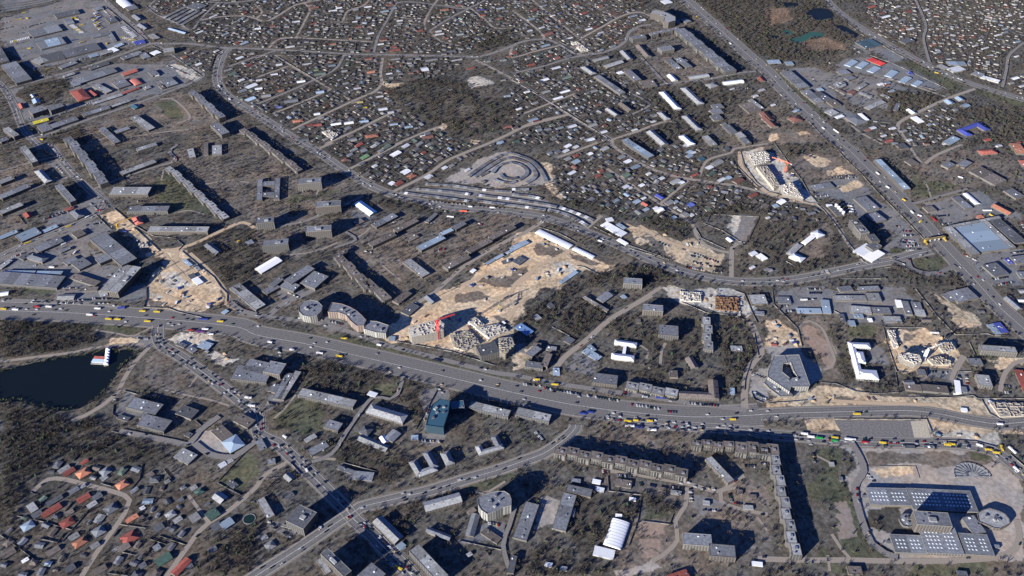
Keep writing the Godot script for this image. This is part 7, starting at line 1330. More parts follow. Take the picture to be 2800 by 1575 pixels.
# ------------------------------------------------------------------ grids on the ground
func cell(x: float, z: float) -> int:
	var i := int((x - GX0) / GW * IW)
	var j := int((z - GZ0) / GH * IH)
	if i < 0 or j < 0 or i >= IW or j >= IH:
		return -1
	return j * IW + i

func fill_poly(grid: PackedByteArray, p: PackedVector2Array, v: int, only_zero := false) -> PackedByteArray:
	var z0 := INF
	var z1 := -INF
	for q in p:
		z0 = minf(z0, q.y); z1 = maxf(z1, q.y)
	var j0 := maxi(0, int((z0 - GZ0) / GH * IH))
	var j1 := mini(IH - 1, int((z1 - GZ0) / GH * IH) + 1)
	for j in range(j0, j1 + 1):
		var z := GZ0 + (j + .5) * GH / IH
		var xs := PackedFloat32Array()
		for k in p.size():
			var a := p[k]
			var b := p[(k + 1) % p.size()]
			if (a.y <= z) != (b.y <= z):
				xs.append(a.x + (z - a.y) / (b.y - a.y) * (b.x - a.x))
		xs.sort()
		for k in range(0, xs.size() - 1, 2):
			var i0 := maxi(0, int((xs[k] - GX0) / GW * IW + .5))
			var i1 := mini(IW - 1, int((xs[k + 1] - GX0) / GW * IW - .5))
			for i in range(i0, i1 + 1):
				if not only_zero or grid[j * IW + i] == 0:
					grid[j * IW + i] = v
	return grid

func poly2(a: Array) -> PackedVector2Array:
	var p := PackedVector2Array()
	for i in range(0, a.size(), 2):
		p.append(Vector2(a[i], a[i + 1]))
	return p

func rect_poly(x: float, z: float, l: float, w: float, yaw: float) -> PackedVector2Array:
	var r := Basis(Vector3.UP, deg_to_rad(yaw))
	var p := PackedVector2Array()
	for q in [Vector2(-1, -1), Vector2(1, -1), Vector2(1, 1), Vector2(-1, 1)]:
		var v := r * Vector3(q.x * l * .5, 0, q.y * w * .5)
		p.append(Vector2(x + v.x, z + v.z))
	return p

func in_view(x: float, z: float, m := 25.0) -> bool:
	return z < -520.0 and z > -2230.0 and absf(x) < 302.0 + .433 * absf(z) + m

func smooth(p: PackedVector2Array, step := 9.0) -> PackedVector2Array:
	var out := PackedVector2Array()
	for i in p.size() - 1:
		var a := p[maxi(i - 1, 0)]
		var b := p[i]
		var c := p[i + 1]
		var d := p[mini(i + 2, p.size() - 1)]
		var n := maxi(1, int(b.distance_to(c) / step))
		for k in n:
			var t := float(k) / n
			out.append(b.cubic_interpolate(c, a, d, t) if b.distance_to(a) > 1.0 or i == 0 else b.lerp(c, t))
	out.append(p[p.size() - 1])
	return out

func ribbon(st: SurfaceTool, p: PackedVector2Array, w: float, y: float, off := 0.0) -> void:
	var L := PackedVector3Array()
	var R := PackedVector3Array()
	for i in p.size():
		var d := (p[mini(i + 1, p.size() - 1)] - p[maxi(i - 1, 0)]).normalized()
		var n := Vector2(-d.y, d.x)
		var c := p[i] + n * off
		L.append(Vector3(c.x - n.x * w * .5, y, c.y - n.y * w * .5))
		R.append(Vector3(c.x + n.x * w * .5, y, c.y + n.y * w * .5))
	for i in p.size() - 1:
		quad(st, L[i], L[i + 1], R[i + 1], R[i])

# ------------------------------------------------------------------ start
func _ready() -> void:
	rng.seed = 20250
	set_camera_and_light()
	make_textures()
	setup_grids()
	build_ground()
	build_roads()
	build_lot()
	build_water()
	build_blocks()
	build_outlines()
	build_garage_rows()
	build_sites()
	build_houses()
	build_fences()
	build_specials()
	build_vehicles()
	build_street_lamps()
	build_trees()

func set_camera_and_light() -> void:
	var cam := Camera3D.new()
	cam.name = "camera"
	cam.fov = 35.0
	cam.near = 1.0
	cam.far = 9000.0
	cam.position = Vector3(0, 850, 0)
	cam.rotation_degrees = Vector3(-39.4, 0, 0)
	add_child(cam)
	cam.current = true
	var env := Environment.new()
	env.background_mode = Environment.BG_SKY
	var sky := Sky.new()
	var sm := ProceduralSkyMaterial.new()
	sm.sky_top_color = Color(.21, .36, .68)
	sm.sky_horizon_color = Color(.54, .66, .84)
	sm.ground_bottom_color = Color(.30, .29, .28)
	sm.ground_horizon_color = Color(.60, .68, .77)
	sm.sun_angle_max = 1.0
	sky.sky_material = sm
	env.sky = sky
	env.background_energy_multiplier = .31
	env.tonemap_mode = Environment.TONE_MAPPER_LINEAR
	env.tonemap_exposure = 3.1
	env.sdfgi_enabled = true
	env.ssao_enabled = true
	env.ssil_enabled = true
	var we := WorldEnvironment.new()
	we.name = "environment"
	we.environment = env
	add_child(we)
	var sun := DirectionalLight3D.new()
	sun.name = "sun"
	sun.light_energy = 1.6
	sun.light_color = Color(1.0, .975, .945)
	sun.light_angular_distance = .5
	sun.shadow_enabled = true
	var el := deg_to_rad(13.8)
	var az := deg_to_rad(43.0)
	sun.basis = Basis.looking_at(Vector3(cos(az) * cos(el), -sin(el), -sin(az) * cos(el)))
	add_child(sun)

func make_textures() -> void:
	make_noise_tex("grunge", .010, .80, 1.0, FastNoiseLite.TYPE_SIMPLEX, 512, 5, 1.5)
	make_noise_tex("metal", .03, .86, 1.0, FastNoiseLite.TYPE_SIMPLEX, 512, 4, 1.3)
	make_noise_tex("asphalt", .02, .82, 1.0, FastNoiseLite.TYPE_SIMPLEX, 1024, 6, 1.5)
	make_noise_tex("wall", .02, .84, 1.0, FastNoiseLite.TYPE_SIMPLEX, 256, 4, 1.2)
	make_noise_tex("bark", .05, .6, 1.0, FastNoiseLite.TYPE_SIMPLEX, 256, 3, 1.4)
	box_mesh = null
	var st := begin()
	boxat(st, Vector3.ZERO, Vector3.ONE)
	box_mesh = fin(st)

func setup_grids() -> void:
	cls.resize(IW * IH)
	dens.resize(IW * IH)
	occ.resize(IW * IH)
	dens.fill(42)
	for a in AREAS:
		var p := poly2(a[1])
		var k := CLASSES.find(a[0])
		if a[0] != "none":
			cls = fill_poly(cls, p, k)
		if a[0] in ["water", "green_water"]:
			dens = fill_poly(dens, p, 0)
			occ = fill_poly(occ, p, 1)
		elif a[2] >= 0:
			dens = fill_poly(dens, p, int(minf(a[2] * (145.0 if a[0] == "village" else 100.0), 250.0)))

func build_ground() -> void:
	var imgs := []
	for q in [[.0045, 3, 5], [.03, 7, 4], [.16, 11, 3], [.02, 19, 3], [.02, 29, 3], [.45, 41, 2]]:
		var n := FastNoiseLite.new()
		n.noise_type = FastNoiseLite.TYPE_SIMPLEX
		n.frequency = q[0]
		n.seed = q[1]
		n.fractal_octaves = q[2]
		var im := n.get_image(IW, IH, false, false, false)
		im.convert(Image.FORMAT_L8)
		imgs.append(im.get_data())
	var big: PackedByteArray = imgs[0]
	var mid: PackedByteArray = imgs[1]
	var fine: PackedByteArray = imgs[2]
	var wx: PackedByteArray = imgs[3]
	var wz: PackedByteArray = imgs[4]
	var speck: PackedByteArray = imgs[5]
	var lut := []
	for c in CLASSES:
		lut.append(GROUND[c])
	# how rough the cover of each class is (grass and litter are patchy, yards even)
	var rough := [.42, .36, .36, .36, .2, .38, .4, .3, .2, .16, .4, .45, .45, .3]
	var data := PackedByteArray()
	data.resize(IW * IH * 3)
	var k := 0
	for j in IH:
		for i in IW:
			var id := j * IW + i
			var dx := (wx[id] - 128) / 14
			var dz := (wz[id] - 128) / 18
			var i2 := clampi(i + dx + (fine[id] - 128) / 60, 0, IW - 1)
			var j2 := clampi(j + dz, 0, IH - 1)
			var c := cls[j2 * IW + i2]
			var col: Color = lut[c]
			var r: float = rough[c]
			var f := 1.0 + r * ((mid[id] - 128) / 300.0 + (fine[id] - 128) / 210.0 + (speck[id] - 128) / 330.0 + (big[id] - 128) / 420.0)
			var warm := (wx[id] + big[id] - 256) / 3200.0
			data[k] = clampi(int(255.0 * col.r * f * (1.0 + warm)), 0, 255)
			data[k + 1] = clampi(int(255.0 * col.g * f), 0, 255)
			data[k + 2] = clampi(int(255.0 * col.b * f * (1.0 - warm)), 0, 255)
			k += 3
	var im2 := Image.create_from_data(IW, IH, false, Image.FORMAT_RGB8, data)
	var m := StandardMaterial3D.new()
	m.albedo_texture = ImageTexture.create_from_image(im2)
	m.roughness = 1.0
	m.metallic_specular = .2
	var st := SurfaceTool.new()
	st.begin(Mesh.PRIMITIVE_TRIANGLES)
	var xs := [-5200.0, GX0, GX0 + GW, 5200.0]
	var zs := [-7500.0, GZ0, GZ0 + GH, 1500.0]
	for a in 3:
		for b in 3:
			var q := [Vector2(xs[a], zs[b]), Vector2(xs[a + 1], zs[b]), Vector2(xs[a + 1], zs[b + 1]), Vector2(xs[a], zs[b + 1])]
			for n in [0, 1, 2, 0, 2, 3]:
				st.set_uv(Vector2((q[n].x - GX0) / GW, (q[n].y - GZ0) / GH))
				st.set_normal(Vector3.UP)
				st.add_vertex(Vector3(q[n].x, 0, q[n].y))
	var g := part("ground", st.commit(), m, self)
	g.set_meta("kind", "structure")

func build_roads() -> void:
	var asph := mat("asphalt", Color(.435, .43, .426), "asphalt", .02, .95)
	var asph2 := mat("asphalt_worn", Color(.485, .472, .46), "asphalt", .02, .95)
	var dirt := mat("dirt_road", Color(.575, .54, .495), "asphalt", .03, 1.0)
	var sand := mat("sandy_road", Color(.72, .64, .53), "asphalt", .03, 1.0)
	var verge := mat("verge", Color(.50, .475, .44), "asphalt", .03, 1.0)
	var paint := mat("paint", Color(.80, .80, .78), "grunge", .05, .8)
	var n := 0
	for r in ROADS:
		var p := smooth(poly2(r[2]))
		var w: float = r[0]
		var st := begin()
		var y := .10 + .012 * n if r[1] == "a" else .05 + .0009 * n
		var nm: String = r[3]
		ribbon(st, p, w, y)
		var m: Material = asph
		if r[1] == "d":
			m = sand if nm in ["sandy_track"] else dirt
		elif nm in ["village_road", "village_lane", "estate_road", "park_road", "library_road", "side_road"]:
			m = asph2
		var o := part(numbered(nm), fin(st), m, self)
		o.set_meta("kind", "structure")
		var bb := Rect2(p[0], Vector2.ZERO)
		for q in p:
			bb = bb.expand(q)
		road_top.append([p, w * .5, bb.grow(w), y])
		if r[1] == "a" and w > 10.0:
			var s2 := begin()
			ribbon(s2, p, w + 5.0, .035 + .0009 * n)
			part("verge", fin(s2), verge, o)
			for sd in [-1.0, 1.0]:
				var sk := begin()
				ribbon(sk, p, .7, y + .12, sd * (w * .5 + .1))
				part("kerb", fin(sk), mat("kerb", Color(.66, .64, .61), "asphalt", .05, .95), o)
			var nl := int(w / 3.6)
			for q in nl:
				var sw := begin()
				ribbon(sw, p, 1.9, y + .015, (q + .5) * w / nl - w * .5)
				part("wheel_track", fin(sw), mat("wheel_track", Color(.405, .398, .392), "asphalt", .013, .95), o)
			var offs := [0.0]
			for of in offs:
				var s3 := begin()
				ribbon(s3, p, .5, y + .03, of)
				part("centre_line", fin(s3), paint, o)
		n += 1
		for i in p.size() - 1:
			var steps := maxi(1, int(p[i].distance_to(p[i + 1]) / .9))
			var dir := (p[i + 1] - p[i]).normalized()
			var nn := Vector2(-dir.y, dir.x)
			for s in steps:
				var c := p[i].lerp(p[i + 1], float(s) / steps)
				var hw := w * .5 + 1.2
				var q := -hw
				while q <= hw:
					var id := cell(c.x + nn.x * q, c.y + nn.y * q)
					if id >= 0:
						occ[id] = 1
					q += .9
			var key := Vector2i((p[i] / 40.0).floor())
			if not road_pts.has(key):
				road_pts[key] = []
			road_pts[key].append([p[i], dir])

func build_lot() -> void:
	var m := [mat("lot_asphalt", Color(.44, .435, .43), "asphalt", .012, .95), mat("lot_sand", Color(.70, .67, .60), "asphalt", .02, 1.0)]
	for i in 2:
		var p := poly2(LOT[i])
		var st := begin()
		var q := []
		for v in p:
			q.append(Vector3(v.x, .04 + .02 * i, v.y))
		quad(st, q[0], q[1], q[2], q[3])
		var o := part(numbered("paved_lot" if i == 0 else "sandy_lot"), fin(st), m[i], self)
		o.set_meta("kind", "structure")
		occ = fill_poly(occ, p, 1)

func road_dir(x: float, z: float) -> float:
	var best := 1e9
	var ang := 0.6
	var kk := Vector2i((Vector2(x, z) / 40.0).floor())
	for a in range(-2, 3):
		for b in range(-2, 3):
			for e in road_pts.get(kk + Vector2i(a, b), []):
				var d: float = e[0].distance_squared_to(Vector2(x, z))
				if d < best:
					best = d
					ang = atan2(e[1].y, e[1].x)
	return -rad_to_deg(ang)

func build_water() -> void:
	var wm := StandardMaterial3D.new()
	wm.albedo_color = Color(.055, .085, .092)
	wm.roughness = .35
	wm.metallic_specular = .35
	var nt := NoiseTexture2D.new()
	var fl := FastNoiseLite.new()
	fl.frequency = .05
	fl.seed = 8
	nt.noise = fl
	nt.width = 256
	nt.height = 256
	nt.seamless = true
	nt.as_normal_map = true
	nt.bump_strength = 1.2
	wm.normal_enabled = true
	wm.normal_texture = nt
	wm.normal_scale = .25
	wm.uv1_triplanar = true
	wm.uv1_world_triplanar = true
	wm.uv1_scale = Vector3.ONE * .08
	var gm := wm.duplicate()
	gm.albedo_color = Color(.19, .32, .275)
	var n := 0
	for a in AREAS:
		if a[0] in ["water", "green_water"]:
			var p := poly2(a[1])
			p.append(p[0])
			var sp := smooth(p, 14.0)
			sp.remove_at(sp.size() - 1)
			var ix := Geometry2D.triangulate_polygon(sp)
			var st := begin()
			for i in range(0, ix.size(), 3):
				var A := sp[ix[i]]
				var B := sp[ix[i + 1]]
				var C := sp[ix[i + 2]]
				if (B - A).cross(C - A) < 0:
					var T := B
					B = C
					C = T
				tri(st, Vector3(A.x, .02, A.y), Vector3(B.x, .02, B.y), Vector3(C.x, .02, C.y))
			var o := part(numbered("lake" if n == 0 else "pond"), fin(st), gm if a[0] == "green_water" else wm, self)
			o.set_meta("kind", "structure")
			n += 1

# ------------------------------------------------------------------ buildings
func kind_of(label: String, h: float, k: String) -> Array:
	for e in [["school", "school_building", "school"], ["nursery", "nursery_building", "school"], ["garages", "garage_row", "garages"], ["garage", "garage", "garage"], ["kiosk", "kiosk", "kiosk"], ["cabin", "site_cabin", "cabin"], ["shelter", "bus_shelter", "bus shelter"], ["tower", "tower_block", "tower block"], ["high-rise", "tower_block", "tower block"], ["slab", "apartment_block", "apartment block"], ["block", "apartment_block", "apartment block"], ["library", "library_building", "library"], ["hangar", "hangar", "hangar"], ["tent hall", "tent_hall", "hall"], ["hall", "hall_building", "hall"], ["market", "market_building", "market"], ["depot", "depot_building", "depot"], ["works", "works_building", "factory"], ["workshop", "workshop", "workshop"], ["factory", "factory_building", "factory"], ["shed", "shed", "shed"], ["hut", "hut", "hut"], ["porch", "porch", "porch"], ["house", "house_building", "house"], ["villa", "villa", "house"], ["cottage", "cottage", "house"], ["canopy", "canopy_building", "canopy"], ["office", "office_building", "office"]]:
		if label.contains(e[0]):
			return [e[1], e[2]]
	return ["flat_roofed_building", "building"]

func wall_mat(k: String, seed_i: int) -> Material:
	if k == "white":
		return mat("wall_white", Color(.53, .53, .515), "wall", .06, .9)
	if k == "cream":
		return mat("wall_cream", Color(.50, .445, .41), "wall", .06, .9)
	if k == "glass":
		return mat("wall_glass", Color(.16, .265, .32), "", 1.0, .25, .2)
	var cs := [Color(.345, .34, .33), Color(.36, .34, .32), Color(.32, .315, .31), Color(.385, .375, .36), Color(.33, .31, .29)]
	var i := seed_i % cs.size()
	return mat("wall_%d" % i, cs[i], "wall", .06, .92)

func windows_for(p: PackedVector2Array, y0: float, h: float) -> ArrayMesh:
	# joined dark panes set just proud of the wall, one row for each storey
	var st := begin()
	var fh := 2.9 * HSC
	var nf := int(h / fh)
	var any := false
	var ccw := Geometry2D.is_polygon_clockwise(p)
	for i in p.size():
		var a := p[i]
		var b := p[(i + 1) % p.size()]
		var d := b - a
		var ln := d.length()
		if ln < 4.0:
			continue
		d /= ln
		var nrm := Vector2(d.y, -d.x) * (-1.0 if ccw else 1.0)
		# faces that no viewpoint near the camera can see are left plain
		if nrm.y < -.35:
			continue
		var n := int(ln / 3.2)
		var o := (ln - n * 3.2) * .5
		for f in nf:
			var y := y0 + f * fh + fh * .26
			for k in n:
				var c := a + d * (o + (k + .5) * 3.2) + nrm * .04
				var u := d * 1.1
				var A := Vector3(c.x - u.x, y, c.y - u.y)
				var B := Vector3(c.x + u.x, y, c.y + u.y)
				var up := Vector3(0, fh * .56, 0)
				quad(st, A, A + up, B + up, B)
				any = true
	return fin(st) if any else null

func vents_on(o: Node3D, l: float, w: float, h: float, count: int, c: String) -> void:
	for i in count:
		var s := Vector3(rng.randf_range(1.0, 2.6), rng.randf_range(.3, .7), rng.randf_range(1.0, 2.2))
		var q := Vector3(rng.randf_range(-.44, .44) * l, h + .1, rng.randf_range(-.32, .32) * w)
		part("vent", box_mesh, roof_mat(["g2", "g3", "g1", "w"][rng.randi() % 4]), o, q, s)

func gable_roof(l: float, w: float, h: float, rise: float, over := .4) -> ArrayMesh:
	var st := begin()
	var a := l * .5 + over
	var b := w * .5 + over
	var th := .15
	var e := [Vector3(-a, h, -b), Vector3(a, h, -b), Vector3(a, h, b), Vector3(-a, h, b)]
	var r0 := Vector3(-a, h + rise, 0)
	var r1 := Vector3(a, h + rise, 0)
	quad(st, e[3], r0, r1, e[2])
	quad(st, e[1], r1, r0, e[0])
	var dn := Vector3(0, -th, 0)
	quad(st, e[3] + dn, e[3], e[2], e[2] + dn)
	quad(st, e[1] + dn, e[1], e[0], e[0] + dn)
	return fin(st)

func hip_roof(l: float, w: float, h: float, rise: float, over := .4) -> ArrayMesh:
	var st := begin()
	var a := l * .5 + over
	var b := w * .5 + over
	var rl := maxf(0.0, a - b * .95)
	var e := [Vector3(-a, h, -b), Vector3(a, h, -b), Vector3(a, h, b), Vector3(-a, h, b)]
	var r0 := Vector3(-rl, h + rise, 0)
	var r1 := Vector3(rl, h + rise, 0)
	quad(st, e[3], r0, r1, e[2])
	quad(st, e[1], r1, r0, e[0])
	tri(st, e[0], r0, e[3])
	tri(st, e[2], r1, e[1])
	var dn := Vector3(0, -.15, 0)
	for i in 4:
		var j := (i + 1) % 4
		quad(st, e[i] + dn, e[j] + dn, e[j], e[i])
	return fin(st)

func walls_box(l: float, w: float, h: float, gable := 0.0) -> ArrayMesh:
	var st := begin()
	boxat(st, Vector3.ZERO, Vector3(l, h, w))
	if gable > 0.0:
		for s in [-1.0, 1.0]:
			var A := Vector3(s * l * .5, h, -w * .5)
			var B := Vector3(s * l * .5, h + gable * .96, 0)
			var C := Vector3(s * l * .5, h, w * .5)
			if s > 0:
				tri(st, C, B, A)
			else:
				tri(st, A, B, C)
	return fin(st)

func vault_mesh(l: float, w: float, h: float, rise: float, ribs := 0) -> ArrayMesh:
	var st := begin()
	var n := 12
	var pr := PackedVector2Array()
	for i in n + 1:
		var t := PI * i / n
		pr.append(Vector2(-cos(t) * w * .5, h + sin(t) * rise))
	for i in n:
		quad(st, Vector3(-l * .5, pr[i + 1].y, pr[i + 1].x), Vector3(-l * .5, pr[i].y, pr[i].x), Vector3(l * .5, pr[i].y, pr[i].x), Vector3(l * .5, pr[i + 1].y, pr[i + 1].x))
		for s in [-1.0, 1.0]:
			var x: float = s * l * .5
			tri(st, Vector3(x, h, 0), Vector3(x, pr[i].y, pr[i].x), Vector3(x, pr[i + 1].y, pr[i + 1].x))
	return fin(st)

func rim_mesh(l: float, w: float, h: float, t := .45, rise := .45) -> ArrayMesh:
	var st := begin()
	boxat(st, Vector3(0, h, -w * .5 + t * .5), Vector3(l, rise, t))
	boxat(st, Vector3(0, h, w * .5 - t * .5), Vector3(l, rise, t))
	boxat(st, Vector3(-l * .5 + t * .5, h, 0), Vector3(t, rise, w - 2.0 * t))
	boxat(st, Vector3(l * .5 - t * .5, h, 0), Vector3(t, rise, w - 2.0 * t))
	return fin(st)

func build_blocks() -> void:
	var idx := 0
	for b in BLOCKS:
		idx += 1
		var k: String = b[0]
		var x: float = b[1]
		var z: float = b[2]
		var l: float = b[3]
		var w: float = b[4]
		var yaw: float = b[5]
		var h: float = maxf(b[6], 1.3)
		var c: String = b[7]
		var label: String = b[8]
		var n: int = int(b[9]) if b.size() > 9 else 0
		var group: String = b[10] if b.size() > 10 else ""
		var wk: String = b[11] if b.size() > 11 else ""
		var kd := kind_of(label, h, k)
		var o := thing(kd[0], label, kd[1], Vector3(x, 0, z), yaw, group)
		occ = fill_poly(occ, rect_poly(x, z, l + 3.0, w + 3.0, yaw), 1)
		var wm := wall_mat(wk, idx)
		if c == "w" or c == "lbw":
			wm = wall_mat("white", 0)
		match k:
			"G", "H":
				var rise := minf(w * .14, 1.9)
				var wp := part("walls", walls_box(l, w, h, rise if k == "G" else 0.0), wm, o)
				var rp := part("roof", gable_roof(l, w, h, rise) if k == "G" else hip_roof(l, w, h, rise), roof_mat(c, idx % 3), o)
				if h > 3.5:
					var wn := windows_for(rect_poly(0, 0, l, w, 0), 0, h)
					if wn:
						part("windows", wn, mat("pane", Color(.17, .18, .20), "", 1.0, .35), wp).set_meta("kind", "stuff")
					for i in mini(4, int(l / 14.0)):
						part("chimney", box_mesh, roof_mat("rb"), rp, Vector3((i - 1.0) * 11.0, h + rise * .55, w * .12), Vector3(.9, .9, .7))
			"V":
				part("walls", walls_box(l, w, h * .5), wm, o)
				var vr := vault_mesh(l + .4, w + .3, h * .5, h * .6)
				part("vaulted_roof", vr, roof_mat(c), o)
				var ribs := int(l / 4.0)
				for i in ribs:
					part("roof_rib", vault_mesh(.25, w + .42, h * .5, h * .6 + .06), roof_mat("g2" if c == "w" else "lb", 1), o, Vector3(-l * .5 + (i + .5) * l / ribs, 0, 0))
			"S", "M":
				part("walls", walls_box(l, w, h), wm, o)
				if k == "M":
					for i in n:
						part("roof_panel", box_mesh, roof_mat(["g1", "g3", "k", "gm", "g2", "gb"][rng.randi() % 6], rng.randi() % 4), o, Vector3(-l * .5 + (i + .5) * l / n, h + rng.randf() * .1, 0), Vector3(l / n - .08, .18, w + .4))
				else:
					var np := maxi(1, int(l / 14.0))
					for i in np:
						part("roof_panel", box_mesh, roof_mat(c, (i + idx) % 3), o, Vector3(-l * .5 + (i + .5) * l / np, h, 0), Vector3(l / np - .06 + (.5 if np == 1 else 0.0), .2, w + .5))
					if l > 12.0 and c != "w":
						vents_on(o, l, w, h + .1, 1 + rng.randi() % 3, c)
			"Z":
				var sec := l / n
				var st := begin()
				for i in n:
					var off := (1.1 if i % 2 == 0 else -1.1)
					boxat(st, Vector3(-l * .5 + (i + .5) * sec, 0, off), Vector3(sec + .02 * (i % 2), h, w - 2.0))
					boxat(st, Vector3(-l * .5 + (i + .18) * sec, 0, off - w * .5 + .6), Vector3(sec * .22, h * .96, 1.6))
					boxat(st, Vector3(-l * .5 + (i + .82) * sec, 0, off + w * .5 - .6), Vector3(sec * .22, h * .96, 1.6))
				var wz2 := part("walls", fin(st), wm, o)
				for i in n:
					var off := (1.1 if i % 2 == 0 else -1.1)
					var cx := -l * .5 + (i + .5) * sec
					part("roof_panel", box_mesh, roof_mat(c, rng.randi() % 4), o, Vector3(cx, h, off), Vector3(sec - .5, .16, w - 2.5))
					part("parapet", rim_mesh(sec, w - 2.0, h, .4, .28), wm, o, Vector3(cx, 0, off))
					part("stair_head", box_mesh, roof_mat("g1", rng.randi() % 3), o, Vector3(cx + sec * .12, h + .12, off + .5), Vector3(3.4, .8, 3.0))
					part("balcony_band", box_mesh, mat("balcony", Color(.42, .415, .40), "wall", .06, .9), o, Vector3(cx, h * .1, off + w * .5 - .7), Vector3(sec * .5, h * .82, .9))
					if rng.randf() < .6:
						part("vent", box_mesh, roof_mat("g3"), o, Vector3(cx - sec * .25, h + .12, off - 1.5), Vector3(1.6, .8, 1.4))
				var wz := windows_for(rect_poly(0, 0, l, w + 2.4, 0), 0, h)
				if wz:
					part("windows", wz, mat("pane", Color(.17, .18, .20), "", 1.0, .35), wz2).set_meta("kind", "stuff")
			_:
				var wf := part("walls", walls_box(l, w, h), wm, o)
				part("parapet", rim_mesh(l, w, h, .42, .22 if h < 6.0 else .3), wall_mat("white", 0) if (h > 6.0 and idx % 2 == 0) or k == "L" else wm, o)
				var np := clampi(int(l / 17.0), 1, 8)
				if w > 28.0:
					np = clampi(int(l / 24.0), 1, 4)
				for i in np:
					var pl := (l - .9) / np
					part("roof_panel", box_mesh, roof_mat(c, (i * 7 + idx * 3) % 4), o, Vector3(-l * .5 + .45 + (i + .5) * pl, h, 0), Vector3(pl - .12, .12, w - .9))
				if k == "L":
					var nx := int(l / 3.7)
					var nz := int(w / 4.4)
					for i in nx:
						for j in nz:
							if i == 0 or j == 0 or i == nx - 1 or j == nz - 1 or i == nx / 2:
								continue
							part("skylight", skylight_mesh(), mat("skylight", Color(.72, .745, .76), "", 1.0, .4), o, Vector3(-l * .5 + (i + .5) * l / nx, h + .12, -w * .5 + (j + .5) * w / nz))
				else:
					if h > 10.0:
						part("stair_head", box_mesh, roof_mat("g2", idx % 3), o, Vector3(l * rng.randf_range(-.15, .15), h + .12, w * .1), Vector3(clampf(l * .22, 3.0, 9.0), 1.2, clampf(w * .35, 2.5, 6.0)))
					vents_on(o, l, w, h, clampi(int(l * w / 170.0), 1, 7), c)
				if h > 3.5:
					var wn := windows_for(rect_poly(0, 0, l, w, 0), 0, h)
					if wn:
						part("windows", wn, mat("pane", Color(.17, .18, .20), "", 1.0, .35), wf).set_meta("kind", "stuff")

var _sky: ArrayMesh
func skylight_mesh() -> ArrayMesh:
	if _sky == null:
		var st := begin()
		var a := 1.05
		var e := [Vector3(-a, 0, -a), Vector3(a, 0, -a), Vector3(a, 0, a), Vector3(-a, 0, a)]
		var t := Vector3(0, .35, 0)
		for i in 4:
			tri(st, e[i], e[(i + 1) % 4], t)
		_sky = fin(st)
	return _sky

func extrude(p: PackedVector2Array, y0: float, y1: float, top := true) -> ArrayMesh:
	var st := begin()
	var cw := Geometry2D.is_polygon_clockwise(p)
	for i in p.size():
		var a := p[i]
		var b := p[(i + 1) % p.size()]
		if not cw:
			var t := a
			a = b
			b = t
		quad(st, Vector3(b.x, y0, b.y), Vector3(b.x, y1, b.y), Vector3(a.x, y1, a.y), Vector3(a.x, y0, a.y))
	if top:
		var ix := Geometry2D.triangulate_polygon(p)
		for i in range(0, ix.size(), 3):
			var A := p[ix[i]]
			var B := p[ix[i + 1]]
			var C := p[ix[i + 2]]
			if (B - A).cross(C - A) < 0:
				var T := B
				B = C
				C = T
			tri(st, Vector3(A.x, y1, A.y), Vector3(B.x, y1, B.y), Vector3(C.x, y1, C.y))
	return fin(st)

func build_outlines() -> void:
	for b in OUTLINES:
		var p := poly2(b[3])
		var h: float = maxf(b[1], 1.5)
		var c := Vector2.ZERO
		for q in p:
			c += q / p.size()
		occ = fill_poly(occ, p, 1)
		var lp := PackedVector2Array()
		for q in p:
			lp.append(q - c)
		if b[6].size() > 0:
			# an open inner court, cut through to the ground with a hair-thin joint to the outside
			var cp := PackedVector2Array()
			var cc := Vector2.ZERO
			for q in poly2(b[6]):
				cp.append(q - c)
				cc += (q - c) / float(b[6].size() / 2)
			var slit := PackedVector2Array([cc + Vector2(-.06, 0), cc + Vector2(.06, 0), cc + Vector2(.06, -90), cc + Vector2(-.06, -90)])
			var cut := Geometry2D.merge_polygons(cp, slit)
			var ringp := Geometry2D.clip_polygons(lp, cut[0])
			if ringp.size() > 0:
				lp = ringp[0]
		var kd := kind_of(b[4], h, "F")
		var o := thing(kd[0], b[4], kd[1], Vector3(c.x, 0, c.y))
		var wm := wall_mat(b[5], int(h))
		part("walls", extrude(lp, 0, h), wm, o)
		var ins := Geometry2D.offset_polygon(lp, -.6)
		if ins.size() > 0:
			part("roof", extrude(ins[0], h - .1, h + .1), roof_mat(b[2]), o)
		var rim := begin()
		for i in lp.size():
			var a := lp[i]
			var e := lp[(i + 1) % lp.size()]
			var d := e - a
			var m := (a + e) * .5
			boxat(rim, Vector3(m.x, h, m.y), Vector3(d.length() + .2, .5, .45), -rad_to_deg(atan2(d.y, d.x)))
		part("parapet", fin(rim), wm, o)
		for i in 5:
			var t := lp[(i * 3) % lp.size()] * rng.randf_range(.1, .55)
			if Geometry2D.is_point_in_polygon(t, lp):
				part("roof_box", box_mesh, roof_mat(["g2", "g3", "g1"][i % 3]), o, Vector3(t.x, h + .1, t.y), Vector3(rng.randf_range(2, 5), rng.randf_range(.8, 1.8), rng.randf_range(2, 4)), rng.randf() * 60.0)
		if h > 3.5:
			var wn := windows_for(lp, 0, h)
			if wn:
				part("windows", wn, mat("pane", Color(.17, .18, .20), "", 1.0, .35), o).set_meta("kind", "stuff")

